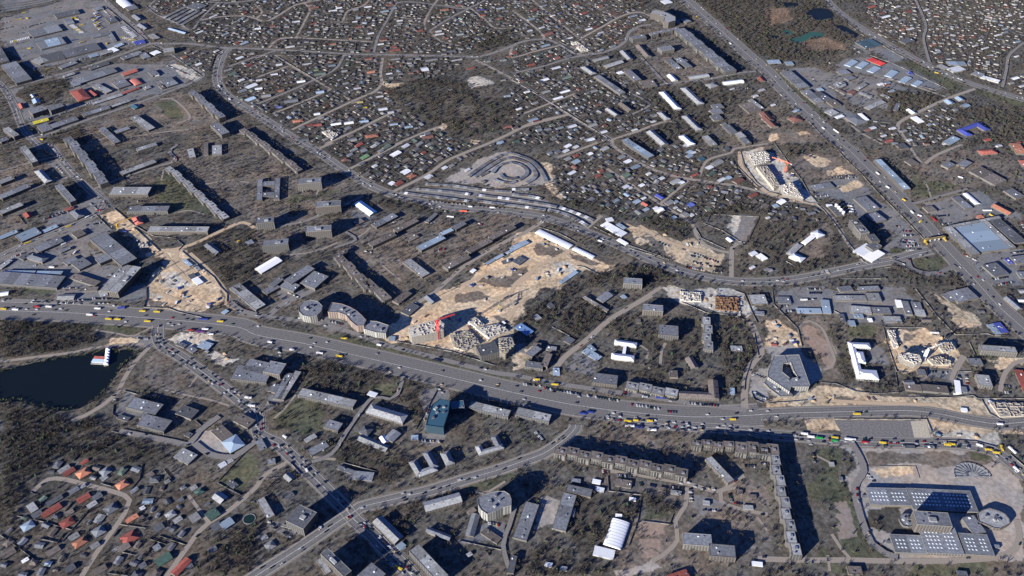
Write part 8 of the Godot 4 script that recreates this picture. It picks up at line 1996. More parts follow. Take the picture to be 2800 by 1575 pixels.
func build_garage_rows() -> void:
	var i := 0
	for g in GARAGES:
		var p := smooth(poly2(g[1]), 6.0)
		var w: float = g[0]
		var o := thing("garage_row", g[2], "garages", Vector3(p[0].x, 0, p[0].y), 0, "lock-up garage rows of the garage estate")
		var st := begin()
		for k in p.size() - 1:
			var a := p[k] - p[0]
			var b := p[k + 1] - p[0]
			var d := b - a
			var m := (a + b) * .5
			var yaw := -rad_to_deg(atan2(d.y, d.x))
			boxat(st, Vector3(m.x, 0, m.y), Vector3(d.length(), 1.4, w), yaw)
			part("roof_panel", box_mesh, roof_mat(["g1", "g3", "g3", "gb", "gm", "k"][rng.randi() % 6] if g[3] == 0 else ["g2", "g1", "g2", "g2", "gm", "g1", "w", "k"][rng.randi() % 8], rng.randi() % 4), o, Vector3(m.x, 1.4 + rng.randf() * .12, m.y), Vector3(d.length() - .1, .2, w + .5), yaw)
			occ = fill_poly(occ, rect_poly(m.x + p[0].x, m.y + p[0].y, d.length() + 2.0, w + 3.0, yaw), 1)
		part("walls", fin(st), wall_mat("", i), o)
		i += 1

func build_sites() -> void:
	# buildings going up: a slab carrying the stubs of its walls, cores and columns
	var conc := mat("fresh_concrete", Color(.72, .70, .66), "wall", .06, .9)
	var conc2 := mat("old_concrete", Color(.60, .575, .53), "wall", .06, .95)
	for s in SITES:
		var p := poly2(s[1])
		var h: float = s[0]
		var c := Vector2.ZERO
		for q in p:
			c += q / p.size()
		var lp := PackedVector2Array()
		for q in p:
			lp.append(q - c)
		occ = fill_poly(occ, p, 1)
		var o := thing("unfinished_building", s[2], "construction", Vector3(c.x, 0, c.y))
		var m: Material = conc if s[3] == 0 else (conc2 if s[3] == 1 else mat("rusty_formwork", Color(.47, .36, .27), "grunge", .05, 1.0))
		if h > 5.0:
			var core := Geometry2D.offset_polygon(lp, -.5)
			if core.size() > 0:
				part("core_walls", extrude(core[0], 0, h - .3), mat("raw_core", Color(.30, .285, .265), "wall", .06, .95), o)
			var nfl := int(h / 1.3)
			for i in nfl:
				part("floor_slab", extrude(lp, h * (i + 1) / nfl - (.18 if i < nfl - 1 else .3), h * (i + 1) / nfl), m, o)
		else:
			part("floor_slab", extrude(lp, 0, h), m, o)
		var d := (lp[1] - lp[0]).normalized()
		var yaw := -rad_to_deg(atan2(d.y, d.x))
		var e := Vector2(-d.y, d.x)
		var sp: float = s[4]
		for i in range(-14, 15):
			for j in range(-14, 15):
				var q := d * (i * sp) + e * (j * sp)
				if not Geometry2D.is_point_in_polygon(q, lp):
					continue
				if rng.randf() < .55:
					part("wall_stub", box_mesh, m, o, Vector3(q.x, h, q.y), Vector3(sp * rng.randf_range(.55, .98), rng.randf_range(.7, 1.5), .45), yaw)
				if rng.randf() < .55:
					var q2 := q + (d + e) * sp * .5
					if Geometry2D.is_point_in_polygon(q2, lp):
						part("wall_stub", box_mesh, m, o, Vector3(q2.x, h, q2.y), Vector3(.45, rng.randf_range(.7, 1.5), sp * rng.randf_range(.55, .98)), yaw)
				if rng.randf() < .16:
					part("form_panel", box_mesh, roof_mat(["k", "g3", "y2", "rb"][rng.randi() % 4]), o, Vector3(q.x + sp * .3, h, q.y), Vector3(sp * .5, .25, sp * .4), yaw)
	# loose stacks of material and cabins lying about on the sites
	for s in CLUTTER:
		var p := poly2(s[0])
		var r := Rect2(p[0], Vector2.ZERO)
		for q in p:
			r = r.expand(q)
		var n := 0
		var tries := 0
		while n < int(s[1] * .55) and tries < 4000:
			tries += 1
			var q := Vector2(rng.randf_range(r.position.x, r.end.x), rng.randf_range(r.position.y, r.end.y))
			var id := cell(q.x, q.y)
			if id < 0 or occ[id] == 1 or not Geometry2D.is_point_in_polygon(q, p):
				continue
			n += 1
			var ty := rng.randi() % 4
			var yaw := rng.randf() * 180.0
			if ty == 0:
				var o := thing("site_cabin", "site cabin on the building site near the " + near_name(q.x, q.y), "cabin", Vector3(q.x, 0, q.y), yaw, "site cabins")
				part("walls", box_mesh, wall_mat("", n), o, Vector3.ZERO, Vector3(6, 1.6, 2.6))
				part("roof", box_mesh, roof_mat(["w", "lb", "g2", "u", "rb"][rng.randi() % 5]), o, Vector3(0, 1.6, 0), Vector3(6.3, .15, 2.9))
			elif ty == 1:
				var o := thing("slab_stack", "stack of concrete slabs on the building site near the " + near_name(q.x, q.y), "building material", Vector3(q.x, 0, q.y), yaw, "stacks of slabs on the sites")
				for k in 3:
					part("slab", box_mesh, conc if k % 2 == 0 else conc2, o, Vector3(rng.randf() * .4, k * .34, rng.randf() * .3), Vector3(5.0, .3, 2.4))
			elif ty == 2:
				var o := thing("timber_stack", "stack of timber beams on the building site near the " + near_name(q.x, q.y), "building material", Vector3(q.x, 0, q.y), yaw, "stacks of timber on the sites")
				for k in 4:
					part("beam", box_mesh, roof_mat(["k", "rb", "g3"][k % 3]), o, Vector3(0, 0, k * .8 - 1.2), Vector3(rng.randf_range(4, 7), .7, .6))
			else:
				var o := thing("spoil_heap", "heap of dug earth on the building site near the " + near_name(q.x, q.y), "earth heap", Vector3(q.x, 0, q.y), yaw, "heaps of earth on the sites")
				part("earth", heap_mesh(rng.randf_range(2.5, 6.0), rng.randf_range(.8, 2.0)), mat("spoil", Color(.66, .58, .46), "asphalt", .06, 1.0), o)

func heap_mesh(r: float, h: float) -> ArrayMesh:
	var st := begin()
	var n := 9
	var rings := []
	for k in 4:
		var a := []
		for i in n:
			var t := TAU * i / n
			var rr := r * (1.0 - k / 3.6) * rng.randf_range(.75, 1.15)
			a.append(Vector3(cos(t) * rr, h * (k / 3.0) * rng.randf_range(.85, 1.1), sin(t) * rr * .8))
		rings.append(a)
	for k in 3:
		for i in n:
			var j := (i + 1) % n
			quad(st, rings[k][i], rings[k][j], rings[k + 1][j], rings[k + 1][i])
	for i in range(1, n - 1):
		tri(st, rings[3][0], rings[3][i], rings[3][i + 1])
	return fin(st)

# ------------------------------------------------------------------ village houses
func build_houses() -> void:
	var list := []
	for h in HOUSES:
		var hc: String = h[5]
		if hc == "w" and h[2] * h[3] < 60.0 and rng.randf() < .5:
			hc = "g2"
		elif hc == "lb" and h[2] * h[3] < 60.0 and rng.randf() < .5:
			hc = "gb"
		list.append([h[0], h[1], clampf(h[2], 5.0, 26.0), clampf(h[3], 4.0, 18.0), float(h[4]), hc, h[6]])
		occ = fill_poly(occ, rect_poly(h[0], h[1], h[2] + 3.0, h[3] + 3.0, h[4]), 1)
	# the many plain roofs between the striking ones
	var palette := ["g1", "g1", "g3", "g3", "k", "k", "k", "g3", "g2", "gb", "g3", "n2", "rb", "g2", "gb", "g3", "g1", "k", "g3", "k", "gb", "g1", "g3", "k", "lb"]
	for a in AREAS:
		if a[0] != "village":
			continue
		var p := poly2(a[1])
		var r := Rect2(p[0], Vector2.ZERO)
		for q in p:
			r = r.expand(q)
		var tries := int(r.get_area() / 95.0)
		for t in tries:
			var q := Vector2(rng.randf_range(r.position.x, r.end.x), rng.randf_range(r.position.y, r.end.y))
			if not in_view(q.x, q.y, 5.0) or not Geometry2D.is_point_in_polygon(q, p):
				continue
			var ok := true
			for e in [[0, 0], [5.5, 0], [-5.5, 0], [0, 5.5], [0, -5.5], [3.5, 3.5], [-3.5, 3.5], [3.5, -3.5], [-3.5, -3.5]]:
				var id := cell(q.x + e[0], q.y + e[1])
				if id < 0 or occ[id] == 1:
					ok = false
					break
			if not ok:
				continue
			var yaw := road_dir(q.x, q.y) + (90.0 if rng.randf() < .5 else 0.0) + rng.randf_range(-5, 5)
			var big := rng.randf()
			var l := rng.randf_range(7.0, 11.5) if big < .6 else rng.randf_range(4.0, 6.5)
			var w := l * rng.randf_range(.55, .85)
			list.append([q.x, q.y, l, w, yaw, palette[rng.randi() % palette.size()], "h" if rng.randf() < .22 else "g"])
			occ = fill_poly(occ, rect_poly(q.x, q.y, l + 2.5, w + 2.5, yaw), 1)
	list.sort_custom(func(a, b): return a[2] * a[3] / (850.0 * 850.0 + a[1] * a[1]) * absf(850.0 / sqrt(850.0 * 850.0 + a[1] * a[1])) > b[2] * b[3] / (850.0 * 850.0 + b[1] * b[1]) * absf(850.0 / sqrt(850.0 * 850.0 + b[1] * b[1])))
	var rest := SurfaceTool.new()
	rest.begin(Mesh.PRIMITIVE_TRIANGLES)
	rest.set_smooth_group(-1)
	var wallc := [Color(.40, .37, .33), Color(.50, .47, .42), Color(.30, .27, .25), Color(.55, .53, .50)]
	var n := 0
	for h in list:
		var l: float = h[2]
		var w: float = h[3]
		var y := rng.randf_range(.8, 1.5)
		var rise := w * rng.randf_range(.09, .16)
		var rm: ArrayMesh = hip_roof(l, w, y, rise) if h[6] == "h" else gable_roof(l, w, y, rise)
		var wl := walls_box(l, w, y, 0.0 if h[6] == "h" else rise)
		if n < 300:
			var size_word := "large" if l * w > 130.0 else ("small" if l * w < 55.0 else "plain")
			var o := thing("house", "%s house with %s %s roof %s" % [size_word, COLOUR_WORD[h[5]], "hipped" if h[6] == "h" else "gabled", "near the " + near_name(h[0], h[1])], "house", Vector3(h[0], 0, h[1]), h[4], "houses of the garden quarters")
			part("walls", wl, wall_mat("", n), o)
			var rp := part("roof", rm, roof_mat(h[5], n % 4), o)
			part("chimney", box_mesh, roof_mat("rb"), rp, Vector3(l * .2, y + rise * .4, w * .12), Vector3(.7, .6, .7))
		else:
			var xf := Transform3D(Basis(Vector3.UP, deg_to_rad(h[4])), Vector3(h[0], 0, h[1]))
			var rc: Color = ROOF[h[5]].srgb_to_linear() * rng.randf_range(.5, .85)
			add_coloured(rest, rm, xf, rc)
			add_coloured(rest, wl, xf, wallc[n % 4] * .7)
		n += 1
	rest.generate_normals()
	var vm := StandardMaterial3D.new()
	vm.vertex_color_use_as_albedo = true
	vm.roughness = .9
	vm.albedo_texture = tex["grunge"]
	vm.uv1_triplanar = true
	vm.uv1_world_triplanar = true
	vm.uv1_scale = Vector3.ONE * .04
	var ro := part("distant_houses", rest.commit(), vm, self)
	tag(ro, "mass of small grey and brown roofed houses across the far garden quarters", "houses", "", "stuff")
	print("houses ", list.size())

func add_coloured(st: SurfaceTool, m: ArrayMesh, xf: Transform3D, c: Color) -> void:
	var a := m.surface_get_arrays(0)
	var v: PackedVector3Array = a[Mesh.ARRAY_VERTEX]
	st.set_color(c)
	if a[Mesh.ARRAY_INDEX] != null:
		for i in a[Mesh.ARRAY_INDEX]:
			st.add_vertex(xf * v[i])
	else:
		for q in v:
			st.add_vertex(xf * q)

var landmarks := []
func near_name(x: float, z: float) -> String:
	if landmarks.is_empty():
		var rx := RegEx.create_from_string("^(.*?)( (beside|with|in|at|of|behind|facing|on|by|near|between|along|rising|running|stepping|standing|crossing|joined|joining|closing|going|across|inside|above|below|above|under|among|stands|next|and a|from|around|down|to) .*|,.*)?$")
		for q in BLOCKS:
			if q[3] * q[4] < 150.0:
				continue
			var m := rx.search(q[8])
			landmarks.append([Vector2(q[1], q[2]), m.get_string(1) if m else q[8]])
	var best := 1e12
	var s := ""
	for e in landmarks:
		var dd: float = e[0].distance_squared_to(Vector2(x, z))
		if dd < best:
			best = dd
			s = e[1]
	return s

func build_fences() -> void:
	var fm := mat("fence_board", Color(.33, .33, .34), "wall", .1, .9)
	var fm2 := mat("fence_panel", Color(.46, .45, .43), "wall", .1, .9)
	var i := 0
	for f in FENCES:
		var p := poly2(f[1])
		var o := thing("panel_fence", "%s grey panel fence near the %s" % [["straight", "bent", "many-cornered"][clampi(p.size() - 2, 0, 2)], near_name(p[p.size() / 2].x, p[p.size() / 2].y)], "fence", Vector3(p[0].x, 0, p[0].y), 0, "panel fences round yards and sites")
		var h: float = f[0] * .5
		for k in p.size() - 1:
			var a := p[k] - p[0]
			var b := p[k + 1] - p[0]
			var d := b - a
			var n := clampi(int(d.length() / 9.0), 1, 22)
			var yaw := -rad_to_deg(atan2(d.y, d.x))
			for s in n:
				var m := a.lerp(b, (s + .5) / n)
				part("panel", box_mesh, fm if (i + s) % 3 else fm2, o, Vector3(m.x, 0, m.y), Vector3(d.length() / n - .1, h + (s % 2) * .08, .22), yaw)
		i += 1
	# the low hedges and fences that cut the gardens into plots
	var st := begin()
	for a in AREAS:
		if a[0] != "village":
			continue
		var p := poly2(a[1])
		var r := Rect2(p[0], Vector2.ZERO)
		for q in p:
			r = r.expand(q)
		for t in int(r.get_area() / 380.0):
			var q := Vector2(rng.randf_range(r.position.x, r.end.x), rng.randf_range(r.position.y, r.end.y))
			if not in_view(q.x, q.y) or not Geometry2D.is_point_in_polygon(q, p):
				continue
			var yaw := road_dir(q.x, q.y) + (90.0 if rng.randf() < .65 else 0.0)
			var ln := rng.randf_range(9.0, 30.0)
			var dv := Vector2(cos(deg_to_rad(yaw)), -sin(deg_to_rad(yaw)))
			var ok := true
			for e in [-.5, -.25, 0.0, .25, .5]:
				var id := cell(q.x + dv.x * ln * e, q.y + dv.y * ln * e)
				if id < 0 or occ[id] == 1:
					ok = false
			if ok:
				boxat(st, Vector3(q.x, 0, q.y), Vector3(ln, rng.randf_range(.8, 1.5), .25), yaw)
	var g := part("garden_fences", fin(st), fm, self)
	tag(g, "low dark fences dividing the garden plots between the houses", "fences", "", "stuff")

# ------------------------------------------------------------------ one-off things
func crane(at: Array, h: float, jib: float, yaw: float, col: Color, label: String) -> void:
	var o := thing("tower_crane", label, "crane", Vector3(at[0], 0, at[1]), yaw)
	var m := mat("crane_%s" % col.to_html(), col, "", 1.0, .5)
	var st := begin()
	var s := 1.3
	for q in [Vector2(-s, -s), Vector2(s, -s), Vector2(s, s), Vector2(-s, s)]:
		tube(st, Vector3(q.x, 0, q.y), Vector3(q.x, h, q.y), .3, .3, 4)
	var n := int(h / 3.0)
	for i in n:
		var y0 := h * i / n
		var y1 := h * (i + 1) / n
		tube(st, Vector3(-s, y0, s), Vector3(s, y1, s), .17, .17, 3)
		tube(st, Vector3(s, y0, s), Vector3(s, y1, -s), .17, .17, 3)
		tube(st, Vector3(-s, y1, -s), Vector3(-s, y0, s), .17, .17, 3)
	part("mast", fin(st), m, o)
	st = begin()
	tube(st, Vector3(-9, h, -.7), Vector3(jib, h, -.7), .25, .25, 4)
	tube(st, Vector3(-9, h, .7), Vector3(jib, h, .7), .25, .25, 4)
	tube(st, Vector3(0, h + 1.8, 0), Vector3(jib, h + 1.2, 0), .22, .22, 4)
	for i in int(jib / 2.5):
		var x := i * 2.5
		tube(st, Vector3(x, h, -.7), Vector3(x + 1.2, h + 1.6, 0), .13, .13, 3)
		tube(st, Vector3(x + 1.2, h + 1.6, 0), Vector3(x + 2.5, h, .7), .13, .13, 3)
	part("jib", fin(st), m, o)
	part("cab", box_mesh, m, o, Vector3(0, h - 1.2, 1.4), Vector3(2.2, 2.4, 2.0))
	part("counterweight", box_mesh, roof_mat("g2"), o, Vector3(-8.0, h - 1.2, 0), Vector3(2.6, 1.8, 2.2))
	part("base", box_mesh, roof_mat("g2"), o, Vector3(0, 0, 0), Vector3(5, .6, 5))

func build_specials() -> void:
	for c in CRANES:
		crane(c[0], c[1], c[2], c[3], Color(c[4]), c[5])
	# yellow footbridge over the highway
	var A := Vector2(BRIDGE[0][0], BRIDGE[0][1])
	var B := Vector2(BRIDGE[1][0], BRIDGE[1][1])
	var d := B - A
	var ln := d.length()
	var yaw := -rad_to_deg(atan2(d.y, d.x))
	var mid := (A + B) * .5
	var o := thing("footbridge", "yellow covered footbridge crossing the wide highway", "bridge", Vector3(mid.x, 0, mid.y), yaw)
	var ym := mat("bridge_yellow", Color(.60, .51, .20), "metal", .08, .6)
	part("deck", box_mesh, roof_mat("g3"), o, Vector3(0, 4.6, 0), Vector3(ln, .4, 3.4))
	for s in [-1.0, 1.0]:
		part("side_rail", box_mesh, ym, o, Vector3(0, 5.0, s * 1.6), Vector3(ln, .7, .25))
		part("stair", box_mesh, ym, o, Vector3(s * (ln * .5 + 1.4), 0, 0), Vector3(2.2, 5.0, 3.2))
		part("stair_flight", box_mesh, ym, o, Vector3(s * (ln * .5 + 1.4), 0, 4.2), Vector3(1.8, 2.2, 5.0))
	for s in [-.25, .02, .25]:
		part("pier", box_mesh, roof_mat("g2"), o, Vector3(ln * s, 0, 0), Vector3(.8, 4.6, 2.0))
	# floating cafe on the lake
	var cq := Vector3(CAFE[0][0], 0, CAFE[0][1])
	o = thing("floating_cafe", "white and red roofed floating cafe on the dark lake", "cafe", cq, -4)
	part("pontoon", box_mesh, roof_mat("g2"), o, Vector3(0, 0, 0), Vector3(20, .7, 14))
	part("cabin", box_mesh, wall_mat("white", 0), o, Vector3(0, .7, 0), Vector3(17, 1.7, 11))
	part("roof_panel", box_mesh, roof_mat("lbw"), o, Vector3(-1, 2.4, 2.4), Vector3(17, .25, 6))
	part("roof_panel", box_mesh, roof_mat("r2"), o, Vector3(-1, 2.42, -3.4), Vector3(17, .25, 5.4))
	part("roof_panel", box_mesh, roof_mat("r2", 1), o, Vector3(8.8, 2.42, 0), Vector3(2.4, .25, 11))
	o = thing("lake_tents", "row of white party tents on the pier beside the floating cafe", "tents", Vector3(CAFE[1][0], 0, CAFE[1][1]), CAFE[2])
	part("pier", box_mesh, roof_mat("g2"), o, Vector3.ZERO, Vector3(34, .6, 6))
	for i in 6:
		part("tent", hip_roof(5.2, 5.4, 1.8, 1.5, .2), roof_mat("w"), o, Vector3(-14 + i * 5.6, .6, 0))
		part("tent_wall", box_mesh, wall_mat("white", 0), o, Vector3(-14 + i * 5.6, .6, 0), Vector3(5.0, 1.8, 5.2))
	# four steel silos
	for s in SILOS:
		var so := thing("silo", "steel silo standing in the row beside the dark shed", "silo", Vector3(s[0], 0, s[1]), 0, "row of silos")
		var st := begin()
		tube(st, Vector3.ZERO, Vector3(0, 6, 0), 2.6, 2.6, 12)
		part("drum", fin(st), roof_mat("g2"), so)
		st = begin()
		tube(st, Vector3(0, 6, 0), Vector3(0, 7.2, 0), 2.7, .0, 12)
		part("cone", fin(st), roof_mat("w"), so)
	# fan-shaped pergola in the library plaza
	var f := Vector2(FAN[0], FAN[1])
	o = thing("fan_pergola", "half-round pergola of radiating beams on the library plaza", "pergola", Vector3(f.x, 0, f.y))
	var fd := begin()
	for i in 24:
		var t0 := PI + PI * i / 24.0
		var t1 := PI + PI * (i + 1) / 24.0
		tri(fd, Vector3(0, .12, 0), Vector3(cos(t0) * 21.0, .12, sin(t0) * 21.0), Vector3(cos(t1) * 21.0, .12, sin(t1) * 21.0))
	part("paving", fin(fd), roof_mat("g2"), o)
	for i in 13:
		var t := PI + PI * i / 12.0
		var v := Vector2(cos(t), sin(t))
		part("beam", box_mesh, roof_mat("g3"), o, Vector3(v.x * 13.5, 1.0, v.y * 13.5), Vector3(15, .3, .4), -rad_to_deg(t))
		part("post", box_mesh, roof_mat("g2"), o, Vector3(v.x * 20.5, 0, v.y * 20.5), Vector3(.7, 1.0, .7))
	var ring := begin()
	for i in 24:
		var t := PI + PI * (i + .5) / 24.0
		boxat(ring, Vector3(cos(t) * 21.0, .95, sin(t) * 21.0), Vector3(2.85, .3, .5), -rad_to_deg(t) + 90.0)
	part("ring_beam", fin(ring), roof_mat("g2"), o)
	# round green basin in the village
	var st2 := begin()
	for i in 20:
		var t0 := TAU * i / 20
		var t1 := TAU * (i + 1) / 20
		tri(st2, Vector3(0, .3, 0), Vector3(cos(t0) * 6.4, .3, sin(t0) * 6.4), Vector3(cos(t1) * 6.4, .3, sin(t1) * 6.4))
	o = thing("garden_pond", "round garden pond of dark green water with a pale rim", "pond", Vector3(POND[0], 0, POND[1]))
	part("water", fin(st2), mat("pond_green", Color(.10, .17, .14), "", 1.0, .1), o)
	var rb := begin()
	for i in 20:
		var t := TAU * (i + .5) / 20
		boxat(rb, Vector3(cos(t) * 6.7, 0, sin(t) * 6.7), Vector3(2.2, .45, .6), -rad_to_deg(t) + 90.0)
	part("rim", fin(rb), roof_mat("g2"), o)
	occ = fill_poly(occ, rect_poly(POND[0], POND[1], 15, 15, 0), 1)

# ------------------------------------------------------------------ vehicles
func car_meshes() -> Array:
	var st := begin()
	boxat(st, Vector3(0, .2, 0), Vector3(4.1, .32, 1.7))
	boxat(st, Vector3(0, .52, 0), Vector3(3.9, .08, 1.55))
	var roof := begin()
	boxat(roof, Vector3(-.15, .92, 0), Vector3(1.7, .08, 1.35))
	var gl := begin()
	var b := [Vector3(-1.6, .6, -.76), Vector3(1.15, .6, -.76), Vector3(1.15, .6, .76), Vector3(-1.6, .6, .76)]
	var t := [Vector3(-1.05, .93, -.66), Vector3(.6, .93, -.66), Vector3(.6, .93, .66), Vector3(-1.05, .93, .66)]
	for i in 4:
		var j := (i + 1) % 4
		quad(gl, b[i], b[j], t[j], t[i])
	return [fin(st), fin(roof), fin(gl)]

func build_vehicles() -> void:
	var cm := car_meshes()
	var wheel := begin()
	tube(wheel, Vector3(0, .32, -.1), Vector3(0, .32, .1), .32, .32, 8)
	var wmesh := fin(wheel)
	var cols := [["white", Color(.74, .74, .74)], ["white", Color(.70, .70, .69)], ["silver", Color(.72, .73, .75)], ["silver", Color(.66, .67, .68)], ["black", Color(.08, .08, .09)], ["dark grey", Color(.17, .18, .20)], ["black", Color(.10, .10, .12)], ["grey", Color(.30, .31, .33)], ["dark blue", Color(.10, .14, .28)], ["red", Color(.50, .11, .09)], ["black", Color(.08, .08, .09)], ["silver", Color(.6, .61, .62)], ["grey", Color(.22, .23, .25)], ["grey", Color(.42, .43, .45)], ["green", Color(.10, .22, .16)], ["beige", Color(.66, .60, .48)]]
	var spots := []
	for r in ROADS:
		var dn: float = r[4]
		if dn <= 0.0:
			continue
		var w: float = r[0]
		var p := smooth(poly2(r[2]), 7.5)
		var lanes := []
		if w > 28.0:
			lanes = [-15.5, -11.5, -7.5, -4.0, 4.0, 7.5, 11.5, 15.5]
		elif w > 20.0:
			lanes = [-8.0, -4.0, 4.0, 8.0]
		elif w > 13.5:
			lanes = [-5.0, -1.7, 1.7, 5.0]
		else:
			lanes = [-1.8, 1.8]
		for i in p.size() - 1:
			var d := (p[i + 1] - p[i]).normalized()
			var n := Vector2(-d.y, d.x)
			for q in lanes:
				if rng.randf() < dn * (.2 if w > 20.0 else .5):
					var c: Vector2 = p[i].lerp(p[i + 1], rng.randf() * .3) + n * (q + rng.randf_range(-.3, .3))
					if in_view(c.x, c.y, 0.0):
						spots.append([c, -rad_to_deg(atan2(d.y, d.x)) + (180.0 if q < 0 else 0.0), .1 + .012 * 25, r[3].replace("_", " ")])
	for r in PARKING:
		for i in int(r[4]):
			if rng.randf() < .1:
				continue
			var t: float = 0.0 if r[4] < 2 else float(i) / (r[4] - 1)
			spots.append([Vector2(lerpf(r[0], r[2], t), lerpf(r[1], r[3], t)), r[5] + rng.randf_range(-5, 5) + (180.0 if rng.randf() < .3 else 0.0), .0, "parking"])
	spots.sort_custom(func(a, b): return a[0].y > b[0].y)
	# keep cars from standing inside each other
	var used := {}
	var keep := []
	for s in spots:
		var key := Vector2i((s[0] / 2.6).floor())
		if used.has(key):
			continue
		used[key] = true
		keep.append(s)
	var bodies := []
	for c in cols:
		bodies.append(mat("car_%s" % c[1].to_html(), c[1], "", 1.0, .3))
	var glass := mat("car_glass", Color(.06, .07, .09), "", 1.0, .1)
	var tyre := mat("tyre", Color(.05, .05, .05), "", 1.0, .9)
	var xf_rest := []
	var col_rest := []
	var protos := {}
	var n := 0
	for s in keep:
		var ci := rng.randi() % cols.size()
		var y := 0.0 if s[3] == "parking" else .45
		if s[3] == "parking":
			y = .02
		if n < 300:
			var o: Node3D
			var where: String = "%s near the %s" % ["parked" if s[3] == "parking" else "on the %s" % s[3], near_name(s[0].x, s[0].y)]
			if not protos.has(ci):
				o = Node3D.new()
				part("body", cm[0], bodies[ci], o)
				part("roof", cm[1], bodies[ci], o)
				part("window", cm[2], glass, o)
				for q in [Vector3(-1.35, 0, -.8), Vector3(1.35, 0, -.8), Vector3(-1.35, 0, .8), Vector3(1.35, 0, .8)]:
					part("wheel", wmesh, tyre, o, q)
				protos[ci] = o
			else:
				o = protos[ci].duplicate()
			o.name = numbered("car")
			add_child(o)
			o.position = Vector3(s[0].x, road_y(s), s[0].y)
			o.rotation_degrees.y = s[1]
			tag(o, "small %s car %s" % [cols[ci][0], where], "car", "cars on the streets and yards")
		else:
			xf_rest.append(Transform3D(Basis(Vector3.UP, deg_to_rad(s[1])), Vector3(s[0].x, road_y(s), s[0].y)))
			col_rest.append(cols[ci][1].srgb_to_linear())
		n += 1
	var st := SurfaceTool.new()
	st.begin(Mesh.PRIMITIVE_TRIANGLES)
	st.set_smooth_group(-1)
	add_coloured(st, cm[0], Transform3D.IDENTITY, Color.WHITE)
	add_coloured(st, cm[1], Transform3D.IDENTITY, Color.WHITE)
	add_coloured(st, cm[2], Transform3D.IDENTITY, Color(.06, .06, .07))
	st.generate_normals()
	var vm := StandardMaterial3D.new()
	vm.vertex_color_use_as_albedo = true
	vm.roughness = .35
	scatter("distant_cars", st.commit(), vm, xf_rest, col_rest, "many small cars on the farther streets and yards", "cars")
	print("cars ", n)
	# buses, trolleybuses and lorries
	var bm := {}
	var bc := {"y": ["yellow", Color(.72, .63, .20)], "w": ["white", Color(.80, .80, .80)], "u": ["blue", Color(.18, .23, .48)], "r": ["red", Color(.55, .16, .16)], "r2": ["salmon", Color(.88, .42, .32)], "p": ["purple", Color(.36, .20, .42)], "n": ["green", Color(.16, .52, .28)], "d": ["dark", Color(.14, .16, .20)]}
	for b in BUSES:
		var ln: float = b[4] * .82
		var e: Array = bc[b[3]]
		var m := mat("bus_%s" % b[3], e[1], "", 1.0, .35)
		var far: bool = b[1] < -1750.0 and b[0] < -480.0
		var o := thing("bus", "%s %s %s" % [e[0], "articulated bus" if ln > 13.0 else "bus", "parked in the depot yard" if far else "on the street near the " + near_name(b[0], b[1])], "bus", Vector3(b[0], road_y([Vector2(b[0], b[1]), 0, 0, "x"]), b[1]), b[2], "buses in the depot" if far else "buses in the street traffic")
		if not bm.has(ln):
			var s1 := begin()
			boxat(s1, Vector3(0, .3, 0), Vector3(ln, .5, 2.4))
			boxat(s1, Vector3(0, 1.15, 0), Vector3(ln, .4, 2.4))
			var s2 := begin()
			boxat(s2, Vector3(0, .78, 0), Vector3(ln - .12, .4, 2.34))
			bm[ln] = [fin(s1), fin(s2)]
		part("body", bm[ln][0], m, o)
		part("window_band", bm[ln][1], glass, o)
		part("roof_unit", box_mesh, m, o, Vector3(ln * .1, 1.55, 0), Vector3(ln * .3, .15, 1.6))
		for q in [Vector3(-ln * .32, 0, -1.15), Vector3(ln * .32, 0, -1.15), Vector3(-ln * .32, 0, 1.15), Vector3(ln * .32, 0, 1.15)]:
			part("wheel", wmesh, tyre, o, q)

func road_y(s: Array) -> float:
	# vehicles stand on the top sheet of whatever road runs under them
	if s[3] == "parking":
		return .02
	var best := .02
	var p: Vector2 = s[0]
	var n := 0
	for e in road_top:
		if e[2].has_point(p):
			var q: PackedVector2Array = e[0]
			for i in q.size() - 1:
				if Geometry2D.get_closest_point_to_segment(p, q[i], q[i + 1]).distance_to(p) < e[1]:
					best = maxf(best, e[3])
					break
	return best

var road_top := []

func scatter(called: String, mesh: Mesh, m: Material, xf: Array, col: Array, label: String, category: String) -> void:
	if xf.is_empty():
		return
	var mm := MultiMesh.new()
	mm.transform_format = MultiMesh.TRANSFORM_3D
	mm.use_colors = true
	mm.mesh = mesh
	mm.instance_count = xf.size()
	for i in xf.size():
		mm.set_instance_transform(i, xf[i])
		mm.set_instance_color(i, col[i])
	var o := MultiMeshInstance3D.new()
	o.name = numbered(called)
	o.multimesh = mm
	o.material_override = m
	add_child(o)
	tag(o, label, category, "", "stuff")

func build_street_lamps() -> void:
	var st := begin()
	tube(st, Vector3.ZERO, Vector3(0, 5.4, 0), .16, .11, 5)
	var pole := fin(st)
	var m := mat("lamp_steel", Color(.42, .43, .44), "", 1.0, .6)
	for k in [0, 1, 8, 9]:
		if k >= ROADS.size():
			continue
		var r = ROADS[[0, 1, 10, 9][[0, 1, 8, 9].find(k)]]
		var p := smooth(poly2(r[2]), 38.0)
		for i in p.size() - 1:
			if not in_view(p[i].x, p[i].y, 0.0):
				continue
			var d := (p[i + 1] - p[i]).normalized()
			var nn := Vector2(-d.y, d.x)
			var side := 1.0 if i % 2 == 0 else -1.0
			var c: Vector2 = p[i] + nn * side * (r[0] * .5 + 1.6)
			var o := thing("street_lamp", "slim steel street lamp on the %s near the %s" % [String(r[3]), near_name(c.x, c.y)], "street lamp", Vector3(c.x, 0, c.y), -rad_to_deg(atan2(-nn.y * side, -nn.x * side)), "street lamps")
			part("pole", pole, m, o)
			part("arm", box_mesh, m, o, Vector3(.9, 5.3, 0), Vector3(2.0, .14, .14))
			part("lamp_head", box_mesh, m, o, Vector3(1.9, 5.22, 0), Vector3(.8, .16, .35))

